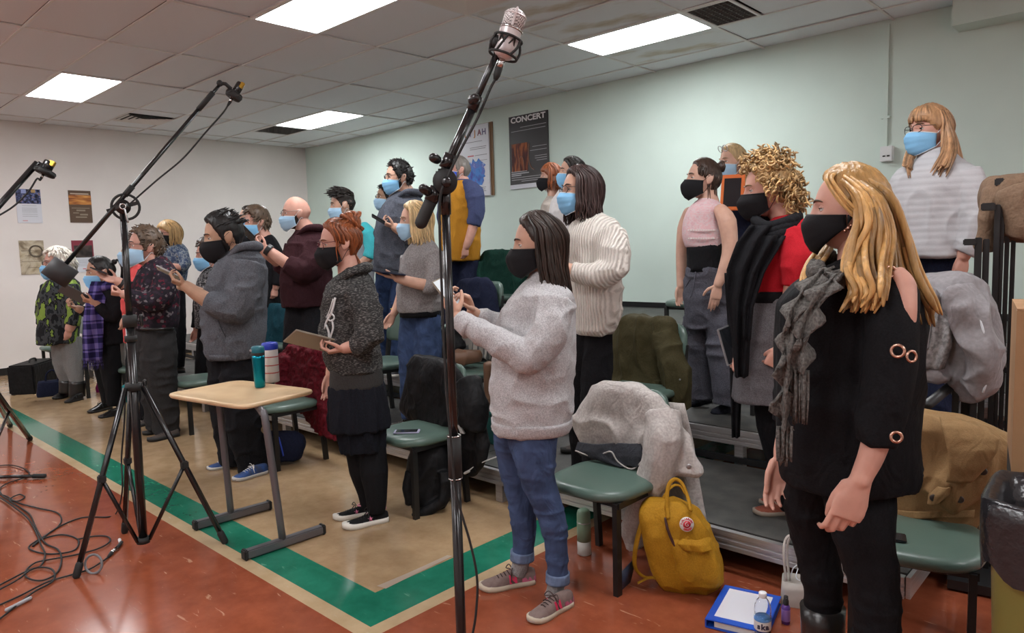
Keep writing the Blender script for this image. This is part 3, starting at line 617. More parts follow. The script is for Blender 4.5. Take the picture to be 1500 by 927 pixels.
def shoe(P, heel, toe, z, style, M, tilt=0):
    """heel and toe are points on the ground; M = dict of materials"""
    h, t = V((heel.x, heel.y, z)), V((toe.x, toe.y, z)); L = (t - h).length; X = (t - h).normalized(); Y = V((0, 0, 1)).cross(X); Mx = basis(X, Y, (0, 0, 1), h); k = L / .27
    fs = (0, .05, .15, .3, .45, .6, .75, .87, .95, 1); hw = np.array((.022, .031, .035, .034, .036, .043, .046, .042, .030, .010)) * k
    up = {'boot': (.10, .10, .10, .095, .085, .062, .05, .043, .034, .02), 'sneaker': (.068, .076, .080, .080, .074, .060, .047, .041, .034, .018), 'low': (.058, .066, .068, .066, .060, .050, .042, .038, .033, .02), 'sock': (.07, .075, .075, .07, .06, .05, .042, .036, .028, .014)}[style]
    st = {'sneaker': .024, 'low': .030, 'boot': .02, 'sock': .004}[style] * k; heelh = .0
    def outline(g): return [V((f * L, w_ * g, 0)) for f, w_ in zip(fs, hw)] + [V((f * L, -w_ * g, 0)) for f, w_ in reversed(list(zip(fs, hw)))]
    s = MB(); o0, o1 = outline(1.04), outline(1.08)
    lift = lambda p: .010 * k * max(0, p.x / L - .82) / .18
    s.rings([[Mx @ (p + V((0, 0, lift(p)))) for p in o0], [Mx @ (p + V((0, 0, st * .5 + lift(p)))) for p in o1], [Mx @ (p + V((0, 0, st + lift(p)))) for p in outline(1.03)]])
    root = P.obj('shoe', None) if False else None
    u = MB(); rs = []
    for f, w_, z_ in zip(fs, hw, up):
        rs.append([Mx @ V((f * L, w_ * math.copysign(abs(math.cos(a)) ** .75, math.cos(a)), st * .6 + max(0, (z_ * k - st * .6) * math.sin(a)) ** 1.0)) for a in [math.pi * j / 12 for j in range(13)]])
    u.rings(rs, True, True)
    so = obj('shoe', u, M['upper'], P.root); obj('sole', s, M['sole'], so)
    if style in ('sneaker', 'low', 'boot') and 'lace' in M:
        l = MB()
        for q in range(5):
            f = .42 + .06 * q; zz = np.interp(f, fs, up) * k + .002; w_ = .020 * k; l.tube([Mx @ V((f * L, -w_, zz - .008)), Mx @ V(((f + .012) * L, 0, zz + .003)), Mx @ V(((f - .01) * L, w_, zz - .008))], .0028 * k, 5, sub=2)
        for sg in (-1, 1): l.tube([Mx @ V((.40 * L, 0, .078 * k)), Mx @ V((.43 * L, sg * .025, .094 * k)), Mx @ V((.47 * L, sg * .042, .070 * k)), Mx @ V((.43 * L, sg * .012, .077 * k)), Mx @ V((.47 * L, sg * .050, .040 * k))], .0026 * k, 5, sub=3)
        obj('laces', l, M['lace'], so)
    if 'toe' in M:
        c = MB(); rs = []
        for f in (.80, .86, .92, .96, 1.0):
            w_ = np.interp(f, fs, hw) * 1.03; z_ = np.interp(f, fs, up) * 1.06 * (.86 if style == 'sneaker' else .85); rs.append([Mx @ V((f * L + .001, w_ * math.copysign(abs(math.cos(a)) ** .75, math.cos(a)), st * .6 + max(0, (z_ * k - st * .6) * math.sin(a)))) for a in [math.pi * j / 12 for j in range(13)]])
        c.rings(rs); obj('toe_cap', c, M['toe'], so)
    if 'heel' in M:
        c = MB(); rs = []
        for f in (-.006, .04, .12, .2, .26):
            w_ = np.interp(f, fs, hw) * 1.04; z_ = np.interp(f, fs, up) * .86; rs.append([Mx @ V((f * L, w_ * math.copysign(abs(math.cos(a)) ** .75, math.cos(a)), st * .6 + max(0, (z_ * k - st * .6) * math.sin(a)))) for a in [math.pi * j / 12 for j in range(13)]])
        c.rings(rs); obj('heel_panel', c, M['heel'], so)
    if 'mark' in M:
        for sg in (-1, 1):
            if M['mark'][0] == 'star':
                c = MB(); c.prism([((.017 if q % 2 == 0 else .007) * k * math.cos(math.pi / 2 + q * math.pi / 5), (.017 if q % 2 == 0 else .007) * k * math.sin(math.pi / 2 + q * math.pi / 5)) for q in range(10)], .003)
            else: c = text_mb(M['mark'][0], .048 * k, .003 * k, .002)
            f = .42; w_ = np.interp(f, fs, hw); Xl, Yl, Zl = V((1, 0, 0)), V((0, sg * .42, .9)).normalized(), V((0, sg * .9, -.42)).normalized()
            Xd = V((-sg, 0, 0)) ; Zl = V((0, sg * .92, .38)).normalized(); Yl = Zl.cross(Xd)
            c.xf(Mx @ basis(Xd, Yl, Zl, (f * L, sg * (w_ * .90), .043 * k))); obj('side_mark', c, M['mark'][1], so)
    if 'collar' in M:
        c = MB(); c.tube([Mx @ V((.035 * L + .13 * L * (1 - math.cos(a)) * 1.25, .030 * k * math.sin(a), (.079 + .004 * math.cos(a)) * k)) for a in [2 * math.pi * q / 18 for q in range(19)]], .0045 * k, 6); obj('collar', c, M['collar'], so)
    return so
HEAD = None
class Person:
    def __init__(s, label, D, px, z=0, tone='light', group=None):
        s.f = Frame(D, px, z=z); s.z = z; s.root = thing('person', label, 'person', s.f.o, 0, group); s.tone = tone; s.skin = skin(tone); s.B = MB(); s.fine = MB(); s.seed = px
    def J(s, x, y, b=0): return s.f.J(x, y, b)
    def obj(s, name, mb, m, smooth=True): return obj(name, mb, m, s.root, smooth)
    def rows(s, rows, inset=0, n=24, sq=2.3):
        rs = []
        for r in rows:
            y, xl, xr, dh = r[:4]; b = r[4] if len(r) > 4 else 0; c = s.J((xl + xr) / 2, y, b); hw = max(.012, s.f.m((xr - xl) / 2, b) - inset); d = max(.012, (dh if dh < .1 else .1 + (dh - .1) * .78) - inset)
            rs.append([c + (s.f.e1 + s.f.e2 * getattr(s, 'k_tilt', 0)) * (hw * math.copysign(abs(math.cos(a)) ** (2 / sq), math.cos(a))) + s.f.e2 * (d * math.copysign(abs(math.sin(a)) ** (2 / sq), math.sin(a))) for a in [2 * math.pi * j / n for j in range(n)]])
        return rs
    def limb(s, mb, pts, k=1.0, inset=0, n=14, rnd=True, sub=3):
        P, R = [], []
        for x, y, w_, b in pts: P.append(s.J(x, y, b)); R.append(max(.008, s.f.m(w_ / 2, b) * k - inset))
        mb.tube(P, R, n, sub=sub, rnd=rnd)
    def garment(s, name, m, torso=None, limbs=(), voxel=.011, wr=.004, wf=(11, 11, 9), it=3, bands=(), sq=2.3, flip=False):
        mb = MB()
        if torso: mb.rings(dense(s.rows(torso, sq=sq), 3))
        for l in limbs: s.limb(mb, l, rnd=False)
        g = remesh(mb, voxel, it)
        v = g.v[0]; a = vnoise((v + s.seed) * np.array(wf)); b2 = vnoise((v + s.seed * 1.7 + 9) * np.array(wf) * 2.1); rg = 1.9 * ((1 - np.abs(a)) ** 3 - .35) + .55 * b2
        g.v[0] = v + g.nrm * (wr * rg)[:, None]
        return s.obj(name, g, m)
    def body(s, torso=None, limbs=(), neck=None, voxel=.014):
        mb = MB()
        if torso: mb.rings(dense(s.rows(torso, inset=.022), 2))
        for l in limbs: s.limb(mb, l, .8, .016, rnd=False)
        s.B.merge(remesh(mb, voxel, 3))
    def arm(s, pts, hand=None, voxel=.0055):
        """bare forearm with its hand; hand = (dir, palm normal, side, pose, size)"""
        mb = MB(); s.limb(mb, pts, n=16)
        if hand:
            d, n_, side, pose, k = hand; x = s.f.vec(*d).normalized(); zz = s.f.vec(*n_); zz = (zz - x * zz.dot(x)).normalized(); y = zz.cross(x) if side == 'L' else x.cross(zz)
            q = pts[-1]; hand_tubes(mb, basis(x, y, zz, s.J(q[0], q[1], q[3]) + x * .012), pose, k)
        s.B.merge(remesh(mb, voxel, 2, .45))
    def head(s, cx, cy, hpx, yaw=0, pitch=0, roll=0, b=0, hair=None, hcol=None, mask=None, mcols=None, glasses=None, beard=None, brow=None, neck=None, hseed=None, ear=None, bscale=1.0):
        global HEAD
        f = s.f; yw, pt = math.radians(yaw), math.radians(pitch); k = f.m(hpx, b) / .262
        h = -f.e1 * math.cos(yw) - f.e2 * math.sin(yw); y = h * math.cos(pt) + f.e3 * math.sin(pt); x = y.cross(f.e3).normalized(); zz = x.cross(y); c = s.J(cx, cy, b)
        Mh = basis(x * k, y * k, zz * k, c) @ Matrix.Rotation(math.radians(roll), 4, 'Y'); s.Mh = Mh; s.k = k
        if HEAD is None: HEAD = head_mb()
        hb = MB(); hb.merge(HEAD); hb.xf(Mh); s.B.merge(hb)
        nb = MB(); n0 = s.J(*neck); rn = .052 * k * bscale; nb.tube([n0 - f.e3 * .05, n0, Mh @ V((0, -.022, -.07)), Mh @ V((0, -.015, -.02))], [rn * 1.5, rn * 1.12, rn * .98, rn * .9], 18, sub=3); s.B.merge(nb)
        for sg in (-1, 1):
            e = eyes_mb(sg); e.xf(Mh); s.obj('eye', e, M_eye); q = brow_mb(sg); q.xf(Mh); s.obj('eyebrow', q, brow or (hcol[2] if hcol else M_lash)); q = lash_mb(sg); q.xf(Mh); s.obj('eyelashes', q, M_lash)
        if beard: q = beard_mb(3); q.xf(Mh); s.obj('beard', q, beard)
        if hair: q = hair_mb(hair, hseed or s.seed); q.xf(Mh); s.hair = s.obj('hair', q, hcol)
        if mask: q = mask_mb(mask); q.xf(Mh); s.obj('mask', q, mcols)
        if glasses: q = glasses_mb(glasses[1] if isinstance(glasses, tuple) else .35); q.xf(Mh); s.obj('glasses', q, glasses[0] if isinstance(glasses, tuple) else glasses)
    def px_hair(s, name, groups, mats, seed):
        """long hair that falls over the body: groups of guide strands (x, y, b) with spread"""
        R = random.Random(seed); mb = MB()
        for guide, n, sx, sb, rad, wave in groups:
            for k in range(n):
                u, v = R.gauss(0, .55), R.gauss(0, .55); ph = R.random() * 6.28; fr = R.uniform(.8, 1.25); m = len(guide); cut = R.uniform(-14, 8)
                pts = [s.J(x + u * sx * q[0] + wave * math.sin(ph * .35 + i * 1.25 * fr) * min(1, i / 2), y + (cut if i == m - 1 else 0), b + v * sb * q[0] + wave * .0016 * math.cos(ph + i * 1.5 * fr)) for i, ((x, y, b), q) in enumerate(zip(guide, [(.35 + .65 * min(1, i / (m * .55)),) for i in range(m)]))]
                r = rad * R.uniform(.7, 1.15); mb.tube(pts, [r * .6] + [r] * (m - 2) + [r * .25], 5, sub=4, flat=(s.f.e2, .55), mi=R.choice((0, 0, 1, 1, 2)))
        return s.obj(name, mb, mats)
    def done(s): s.obj('body', s.B, s.skin)
def dense(rs, k):
    """smooth extra rings between the given ones"""
    A = np.array([[tuple(p) for p in r] for r in rs]); n = len(A); out = []
    for i in range(n - 1):
        a, b, c, d = A[max(i - 1, 0)], A[i], A[i + 1], A[min(i + 2, n - 1)]
        for q in range(k):
            t = q / k; out.append(.5 * (2 * b + (c - a) * t + (2 * a - 5 * b + 4 * c - d) * t * t + (3 * b - a - 3 * c + d) * t ** 3))
    out.append(A[-1]); return [[V(p) for p in r] for r in out]
# ------------------------------------------------------------------ cloth materials
def heather(name, c1, c2, sc=160, st=(1, 1, 1), rough=.92, bump=.3):
    return mat(name, c1, rough, col2=c2, scale=sc, bump=bump, bscale=sc * 1.3, spec=.12, stretch=st, contrast=(.38, .62), folds=.3)
def knit(name, c1, c2, period, axis='Z', bump=.5):
    """ribbed knit: bands across one axis"""
    def build(nt, tc):
        w_ = nt.nodes.new('ShaderNodeTexWave'); w_.bands_direction = axis; w_.inputs['Scale'].default_value = period; w_.inputs['Distortion'].default_value = 1.2; w_.inputs['Detail Scale'].default_value = 2; nt.links.new(tc.outputs['Object'], w_.inputs['Vector'])
        n = nt.nodes.new('ShaderNodeTexNoise'); n.inputs['Scale'].default_value = 150; nt.links.new(tc.outputs['Object'], n.inputs['Vector'])
        a = nt.nodes.new('ShaderNodeMath'); a.operation = 'MULTIPLY_ADD'; a.inputs[1].default_value = .55; nt.links.new(n.outputs['Fac'], a.inputs[0]); nt.links.new(w_.outputs['Fac'], a.inputs[2])
        bp = nt.nodes.new('ShaderNodeBump'); bp.inputs['Strength'].default_value = bump; bp.inputs['Distance'].default_value = .012; nt.links.new(a.outputs[0], bp.inputs['Height'])
        nt.links.new(bp.outputs[0], nt.nodes['Principled BSDF'].inputs['Normal'])
        return ramp(nt, a.outputs[0], [(.2, c1), (.9, c2)])
    return nodes_mat(name, .95, build)
def blotch(name, stops, scale, kind='NOISE', st=(1, 1, 1), rough=.85, sharp=True):
    def build(nt, tc):
        mp = nt.nodes.new('ShaderNodeMapping'); mp.inputs['Scale'].default_value = st; nt.links.new(tc.outputs['Object'], mp.inputs[0])
        if kind == 'NOISE': n = nt.nodes.new('ShaderNodeTexNoise'); n.inputs['Detail'].default_value = 3; o = n.outputs['Fac']
        else: n = nt.nodes.new('ShaderNodeTexVoronoi'); o = n.outputs['Distance'] if kind == 'DIST' else n.outputs['Color']
        n.inputs['Scale'].default_value = scale; nt.links.new(mp.outputs[0], n.inputs['Vector'])
        return ramp(nt, o, stops, 'CONSTANT' if sharp else 'LINEAR')
    return nodes_mat(name, rough, build)
def plaid(name):
    def build(nt, tc):
        sp = nt.nodes.new('ShaderNodeSeparateXYZ'); nt.links.new(tc.outputs['Object'], sp.inputs[0])
        def wave(sock, f, ph):
            m = nt.nodes.new('ShaderNodeMath'); m.operation = 'MULTIPLY_ADD'; m.inputs[1].default_value = f; m.inputs[2].default_value = ph; nt.links.new(sock, m.inputs[0])
            s_ = nt.nodes.new('ShaderNodeMath'); s_.operation = 'SINE'; nt.links.new(m.outputs[0], s_.inputs[0]); return s_.outputs[0]
        ad = nt.nodes.new('ShaderNodeMath'); ad.operation = 'ADD'; nt.links.new(sp.outputs['X'], ad.inputs[0]); nt.links.new(sp.outputs['Y'], ad.inputs[1])
        def step(sock, th, k):
            m = nt.nodes.new('ShaderNodeMath'); m.operation = 'GREATER_THAN'; m.inputs[1].default_value = th; nt.links.new(sock, m.inputs[0]); q = nt.nodes.new('ShaderNodeMath'); q.operation = 'MULTIPLY'; q.inputs[1].default_value = k; nt.links.new(m.outputs[0], q.inputs[0]); return q.outputs[0]
        def plus(p, q):
            m = nt.nodes.new('ShaderNodeMath'); m.operation = 'ADD'; nt.links.new(p, m.inputs[0]); nt.links.new(q, m.inputs[1]); return m.outputs[0]
        f = plus(plus(step(wave(sp.outputs['Z'], 46, .6), .35, .30), step(wave(ad.outputs[0], 60, 0), .3, .22)), step(wave(sp.outputs['Z'], 46, 2.9), .93, .35))
        return ramp(nt, f, [(0, (.014, .012, .055)), (.15, (.055, .045, .17)), (.27, (.07, .055, .20)), (.40, (.17, .14, .36)), (.60, (.45, .36, .55))], 'CONSTANT')
    return nodes_mat(name, .95, build)
BLK = cloth('black_cloth', (.010, .010, .012), .3, 180, .2); BLK2 = cloth('black_jersey', (.0075, .0075, .009), .3, 240, .12, .8); DENIM_BLK = cloth('black_denim', (.014, .014, .017), .35, 200)
NAVY = cloth('navy_cloth', (.012, .015, .035), .3, 200)
def denim(name, c): return mat(name, tuple(q * .72 for q in c), .85, col2=tuple(q * 1.35 for q in c), scale=14, bump=.3, bscale=320, spec=.15, contrast=(.3, .7), folds=.5)
BLUE_MASK = [mat('mask_blue', (.24, .52, .80), .85, bump=.15, bscale=300, spec=.15), mat('mask_white', (.72, .76, .80), .8)]
PALE_MASK = [mat('mask_pale_blue', (.40, .62, .82), .85, bump=.15, bscale=300, spec=.15), MATS['mask_white']]
BLACK_MASK = [mat('mask_black', (.012, .012, .014), .8, bump=.15, bscale=300, spec=.2), mat('mask_black_trim', (.01, .01, .011), .7)]
ROYAL_MASK = [mat('mask_royal', (.02, .08, .62), .8), MATS['mask_white']]
H_dark = hairmat('dark', (.016, .012, .010)); H_black = hairmat('black', (.008, .007, .007)); H_brown = hairmat('brown', (.045, .026, .018)); H_ash = hairmat('ash_brown', (.10, .065, .042)); H_ginger = hairmat('copper', (.22, .062, .020)); H_gold = hairmat('golden', (.42, .24, .085)); H_blond = hairmat('blond', (.50, .36, .19)); H_white = hairmat('white', (.62, .57, .50)); H_straw = hairmat('strawberry', (.36, .20, .10)); H_curl = hairmat('curly_blond', (.42, .27, .12)); H_grey = hairmat('grey', (.16, .14, .125)); H_choc = hairmat('chocolate', (.034, .018, .016)); H_deep = hairmat('deep_brown', (.030, .018, .013))
G_black = mat('glasses_black', (.012, .012, .013), .3); G_red = mat('glasses_red', (.10, .012, .02), .3); G_wire = mat('glasses_wire', (.25, .22, .2), .3, metal=.8)
M_bk_sole = mat('black_sole', (.012, .012, .012), .6); M_wsole = mat('white_sole', (.72, .70, .64), .6); M_lace = mat('white_laces', (.70, .68, .64), .8)
BOOT = {'upper': mat('black_leather', (.012, .011, .011), .28, bump=.1, bscale=60, spec=.5), 'sole': M_bk_sole, 'lace': mat('black_laces', (.01, .01, .01), .7)}
DULL = {'upper': mat('brown_suede', (.055, .042, .036), .8), 'sole': M_bk_sole, 'lace': BOOT['lace']}
RUN = {'upper': mat('blue_mesh_shoe', (.02, .085, .30), .7, col2=(.04, .05, .09), scale=22), 'sole': mat('pale_sole', (.55, .55, .53), .6), 'lace': M_lace, 'toe': mat('navy_overlay', (.03, .035, .055), .7)}
NB = {'upper': mat('taupe_suede', (.155, .105, .095), .85, col2=(.20, .14, .125), scale=40), 'sole': mat('cream_sole', (.50, .43, .33), .6), 'lace': mat('brown_laces', (.055, .03, .028), .8), 'heel': mat('pink_suede', (.42, .09, .16), .8), 'mark': ('N', mat('red_mark', (.62, .025, .09), .6)), 'toe': mat('grey_mesh', (.36, .36, .38), .9, bump=.4, bscale=400)}
STAR = {'upper': cloth('black_canvas', (.012, .012, .013), .2, 300), 'sole': M_wsole, 'lace': BOOT['lace'], 'collar': mat('pink_trim', (.70, .25, .36), .7), 'mark': ('star', mat('pink_star', (.80, .22, .38), .6))}
HIKE = {'upper': mat('rust_suede', (.24, .060, .035), .85, col2=(.30, .08, .045), scale=40), 'sole': mat('tan_sole', (.30, .25, .20), .7), 'lace': mat('tan_laces', (.45, .38, .29), .8), 'toe': mat('rubber_toe', (.26, .215, .17), .7)}
SOCK = {'upper': cloth('navy_sock', (.014, .015, .022), .3, 200), 'sole': MATS['navy_sock']}
GYM = {'upper': mat('charcoal_mesh', (.03, .03, .034), .8), 'sole': M_wsole, 'lace': M_lace}
def ground_y(P, x_, b):
    """row of the picture where the ground under this spot shows"""
    a, c = P.J(x_, 400, b).z, P.J(x_, 500, b).z; return 400 + (a - P.z) / (a - c) * 100
def fit_legs(P, bottom, feet):
    """let the legs reach the step the person stands on, and put a shoe under each"""
    out = list(feet)
    for g in (bottom or ()):
        for l in g[3]:
            x_, y1, w_, b = l[-1]; yt = ground_y(P, x_, b) - .075 * F / (P.f.D + b); y0 = l[0][1]; k = (yt - y0) / (y1 - y0)
            for i, q in enumerate(l): l[i] = (q[0], y0 + (q[1] - y0) * k, q[2], q[3])
            if not feet:
                a = P.J(x_, ground_y(P, x_, b), b); h = a + P.f.e1 * .065; t = a - P.f.e1 * .18 - P.f.e2 * .05; out.append((None, None, 'low', DULL, P.z, h, t))
    return out
def person(label, D, px, z, tone, top, bottom=None, arms=(), feet=(), head=None, extra=None, voxel=None, body_legs=True, group=None):
    P = Person(label, D, px, z, tone, group); vx = voxel or max(.008, min(.014, D * .0017))
    for g in (bottom or ()):
        for l in g[3]: q = l[0]; l[0] = (q[0], q[1], q[2] * .76, q[3] * .3); q = l[1]; l[1] = (q[0], q[1], q[2], q[3] * .7)
    if not feet or z > 0: feet = fit_legs(P, bottom, feet)
    for g in top:
        kw = dict(g[4]) if len(g) > 4 else {}; P.garment(g[0], g[1], g[2], g[3], kw.pop('voxel', vx), **kw)
    for g in (bottom or ()):
        kw = dict(g[4]) if len(g) > 4 else {}; P.garment(g[0], g[1], g[2], g[3], kw.pop('voxel', vx), **kw)
    main = next((g for g in reversed(top) if g[2]), None)
    legs = [l for g in (bottom or ()) for l in g[3]]
    P.body(main[2] if main else None, [l for l in legs if len(l) > 2] + [l for g in top for l in g[3]], voxel=max(.014, vx))
    if not arms:
        for g in top:
            for l in g[3]:
                q = l[-1]; P.arm([(q[0], q[1] - 2, q[2] * .72, q[3]), (q[0], q[1] + 2, q[2] * .6, q[3])], ((-.3, 0, -1), (-.3, .9 if q[3] < 0 else -.9, 0), 'L' if q[3] < 0 else 'R', 'relaxed', .95), .006)
    for pts, hand in arms: P.arm(pts, hand, .0034 if D < 3.2 else .0042 if D < 5.6 else .0055)
    P.head(**head)
    for ft in feet:
        hx, tx, style, M = ft[:4]; shoe(P, ft[5] if hx is None else onz(*hx, z), ft[6] if hx is None else onz(*tx, z), z, style, M)
    if extra: extra(P)
    P.done(); return P
def strip(P, rows, th=.006, amp=.012, freq=5, n=13, ruff=0, rf=40):
    """hanging band of cloth; rows = (y, xl, xr, b)"""
    dn = []
    for i in range(len(rows) - 1):
        for q in range(5): t = q / 5; dn.append(tuple(a + (b - a) * t for a, b in zip(rows[i], rows[i + 1])))
    dn.append(rows[-1]); G = []; acc = 0; prev = None
    for y, xl, xr, b in dn:
        r = []; c = P.J((xl + xr) / 2, y, b); acc += (c - prev).length if prev else 0; prev = c
        for j in range(n):
            u = j / (n - 1); p = P.J(xl + (xr - xl) * u, y, b); e = (2 * u - 1)
            d = amp * math.sin(u * freq * 2 + y * .02 + P.seed) - .02 * (1 - e * e) + ruff * abs(e) ** 1.5 * math.sin(acc * rf + (2 if e > 0 else 0)); r.append(p + P.f.e2 * d + P.f.e1 * ruff * .7 * abs(e) ** 2 * math.sin(acc * rf * 1.3 + 1 + 2 * e))
        G.append(r)
    mb = MB(); solidify(G, th, mb); return mb
def fringe(P, rows, n, R, r=.0025):
    """loose threads: rows = two (y, xl, xr, b) lines"""
    mb = MB(); (y0, a0, c0, b0), (y1, a1, c1, b1) = rows
    for k in range(n):
        u = (k + R.random()) / n; v = u + R.uniform(-.12, .12); dy = R.uniform(-.15, .1) * (y1 - y0); db = R.uniform(-.012, .012)
        mb.tube([P.J(a0 + (c0 - a0) * u, y0, b0 + db), P.J(a0 + (c0 - a0) * u + (a1 + (c1 - a1) * v - a0 - (c0 - a0) * u) * .5 + R.uniform(-1, 1), (y0 + y1 + dy) / 2, b0 - .006 + db), P.J(a1 + (c1 - a1) * v, y1 + dy, b1 + db)], [r, r, r * .5], 5, sub=3)
    return mb
def band(P, rows): mb = MB(); mb.rings(dense(P.rows(rows), 2)); return mb
def arm_band(P, a, b, grow=1.12, k=9):
    """short tube round an arm between two points (x, y, w, b)"""
    mb = MB(); P.limb(mb, [tuple(q) for q in (a, b)], grow, 0, 18, False, 4); return mb
def held(name, label, cat, P, px, axis, normal, size, mats, group=None, screen=True, round_=.008):
    """flat device: centre at a spot of the person's frame, long axis and screen normal in (right, away, up)"""
    c = P.J(*px); X = P.f.vec(*axis).normalized(); N = P.f.vec(*normal); N = (N - X * N.dot(X)).normalized(); Y = N.cross(X); t = bpy.data.objects.new(name, None); C.objects.link(t); t.matrix_basis = basis(X, Y, N, c); tag(t, label, cat, group)
    b = MB(); b.box((0, 0, 0), size, bev=min(size) * .35); loc('case', b, mats[0], t)
    if screen: b = MB(); b.box((0, 0, size[2] / 2 + .0004), (size[0] * .92, size[1] * .88, .0012)); loc('screen', b, mats[1], t, False)
    if len(mats) > 2: b = MB(); b.box((size[0] * .38, size[1] * .32, -size[2] / 2 - .0008), (.022, .016, .002), bev=.0008); loc('camera_bump', b, mats[2], t)
    return t
M_phone = mat('phone_black', (.012, .012, .014), .25); M_scr = mat('screen_dark', (.02, .022, .026), .08, spec=.6); M_silver = mat('silver_case', (.45, .45, .46), .3, metal=.7); M_taupe = mat('taupe_case', (.25, .21, .16), .4); M_lens = mat('lens', (.02, .02, .02), .1); M_page = mat('screen_page', (.45, .48, .5), .2, emit=((.7, .75, .8), .25))
# ------------------------------------------------------------------ people, front row on the floor
GREYK = heather('grey_sweater_knit', (.36, .355, .36), (.52, .51, .52), 190)
D0 = at_floor(805, 868)
def x(P):
    for pts in (((817, 838, 33, -.07), (817, 852, 34, -.07)), ((765, 806, 33, .08), (765, 819, 34, .08))): P.obj('jeans_cuff', arm_band(P, *pts, grow=1.1), denim('cuff_denim', (.14, .19, .30)))
    for pts in (((817, 846, 27, -.07), (812, 868, 26, -.07), (808, 876, 26, -.07)), ((765, 814, 27, .08), (761, 832, 26, .08), (758, 840, 26, .08))):
        mb = MB(); P.limb(mb, pts, rnd=False); P.obj('sock', mb, cloth('grey_sock', (.25, .24, .24)))
    P.obj('cuff', arm_band(P, (690, 481, 33, -.15), (672, 467, 27, -.12), 1.1), MATS['grey_sweater_knit']); P.obj('collar', band(P, [(408, 773, 818, .078), (402, 776, 815, .072), (397, 779, 811, .066)]), MATS['grey_sweater_knit'])
    P.obj('waistband', band(P, [(630, 722, 836, .176), (622, 719, 839, .193), (611, 718, 840, .2)]), MATS['grey_sweater_knit'])
P_gr = person('person in loose light grey sweater and rolled blue jeans, front row, beside the pale-coated chair', D0, 795, 0, 'light',
    [('sweater', GREYK, [(630, 722, 835, .17), (616, 719, 838, .19), (590, 717, 841, .2), (550, 718, 842, .2), (510, 722, 842, .195), (475, 727, 842, .19), (450, 737, 841, .185), (430, 750, 838, .17), (415, 765, 828, .12), (405, 775, 815, .075), (398, 781, 809, .06)],
      [[(815, 442, 58, -.13), (803, 488, 58, -.19), (775, 522, 52, -.21), (732, 502, 42, -.19), (695, 482, 34, -.15), (674, 468, 26, -.12)], [(790, 445, 52, .14), (757, 485, 48, .15), (727, 476, 36, .12), (698, 462, 26, .07)]], dict(wr=.006, voxel=.008, wf=(9, 9, 14)))],
    [('jeans', denim('blue_denim', (.048, .072, .145)), None, [[(782, 604, 94, -.06), (781, 640, 77, -.07), (785, 680, 62, -.07), (789, 705, 52, -.07), (803, 742, 45, -.07), (811, 768, 42, -.07), (815, 802, 36, -.07), (817, 846, 31, -.07)], [(757, 604, 80, .08), (753, 640, 62, .08), (752, 670, 51, .08), (757, 702, 45, .08), (764, 737, 42, .08), (767, 772, 38, .08), (766, 800, 33, .08), (765, 816, 31, .08)]], dict(wr=.003, voxel=.007, wf=(8, 8, 26)))],
    [([(674, 468, 20, -.12), (669, 464, 18, -.11)], ((-.45, .1, .85), (.35, .75, .3), 'L', 'grip', .96)), ([(698, 462, 20, .07), (692, 457, 18, .05)], ((-.25, -.35, .85), (-.55, -.5, .3), 'R', 'grip', .92))],
    [((836, 884), (775, 914), 'sneaker', NB), ((783, 852), (702, 865), 'sneaker', NB)],
    dict(cx=789, cy=357, hpx=97, yaw=4, pitch=-6, hair='straight', hcol=H_deep, mask='fold', mcols=BLACK_MASK, neck=(797, 402)), x)
held('phone', 'white phone in a tan case held up by the person in the light grey sweater', 'phone', P_gr, (656, 431, -.03), (.60, -.12, -.79), (.62, -.5, .55), (.158, .076, .009), (M_taupe, M_page))

def x(P):
    w_ = mat('silver_print', (.62, .62, .62), .5); mb = MB()
    def on(px, py): t = (px - 512) / 41; return P.J(px, py, -.178 * max(0, 1 - abs(t) ** 2.3) ** .45 - .006)
    for pts, r in ((((491, 436), (488, 450), (484, 462), (478, 472), (476, 482)), .006), (((488, 438), (483, 455), (478, 465)), .004), (((478, 476), (482, 488), (481, 500)), .006), (((486, 468), (488, 480), (484, 494), (482, 503)), .005)): mb.tube([on(*q) for q in pts], r, 6, sub=3)
    mb.tube([on(485 + 4.5 * math.cos(a), 465 + 5 * math.sin(a)) for a in [k * .42 for k in range(16)]], .0045, 6); P.obj('print', mb, w_)
    P.obj('undershirt', band(P, [(567, 484, 560, .155), (552, 484, 560, .155), (532, 486, 556, .15)]), cloth('charcoal_cotton', (.045, .043, .042)))
    h = MB(); h.tube([P.J(497, 412, -.10), P.J(515, 398, -.125), P.J(533, 392, -.07), P.J(538, 392, .06), P.J(520, 396, .12), P.J(500, 408, .10), P.J(494, 416, .0)], [.014, .022, .03, .03, .022, .016, .012], 10, sub=4, rnd=True); P.obj('hood', h, MATS['black_marl'])
    e = MB(); e.sphere(P.J(494, 383, -.075), .006, 8, 6); e.sphere(P.J(494, 378, -.075), .004, 8, 6); e.sphere(P.J(494.5, 389, -.075), .004, 8, 6); P.obj('earring', e, M_black)
    l = MB(); l.tube([P.J(497, 402, -.03), P.J(485, 425, -.06), P.J(478, 450, -.05), P.J(475, 462, -.04)], [.006, .012, .010, .003], 6, sub=4); P.obj('hair_strand', l, H_ginger[1])
MARL = blotch('black_marl', [(0, (.010, .010, .011)), (.50, (.035, .034, .034)), (.57, (.085, .083, .08)), (.66, (.155, .15, .145))], 70, st=(1, 1, 2.8), sharp=False)
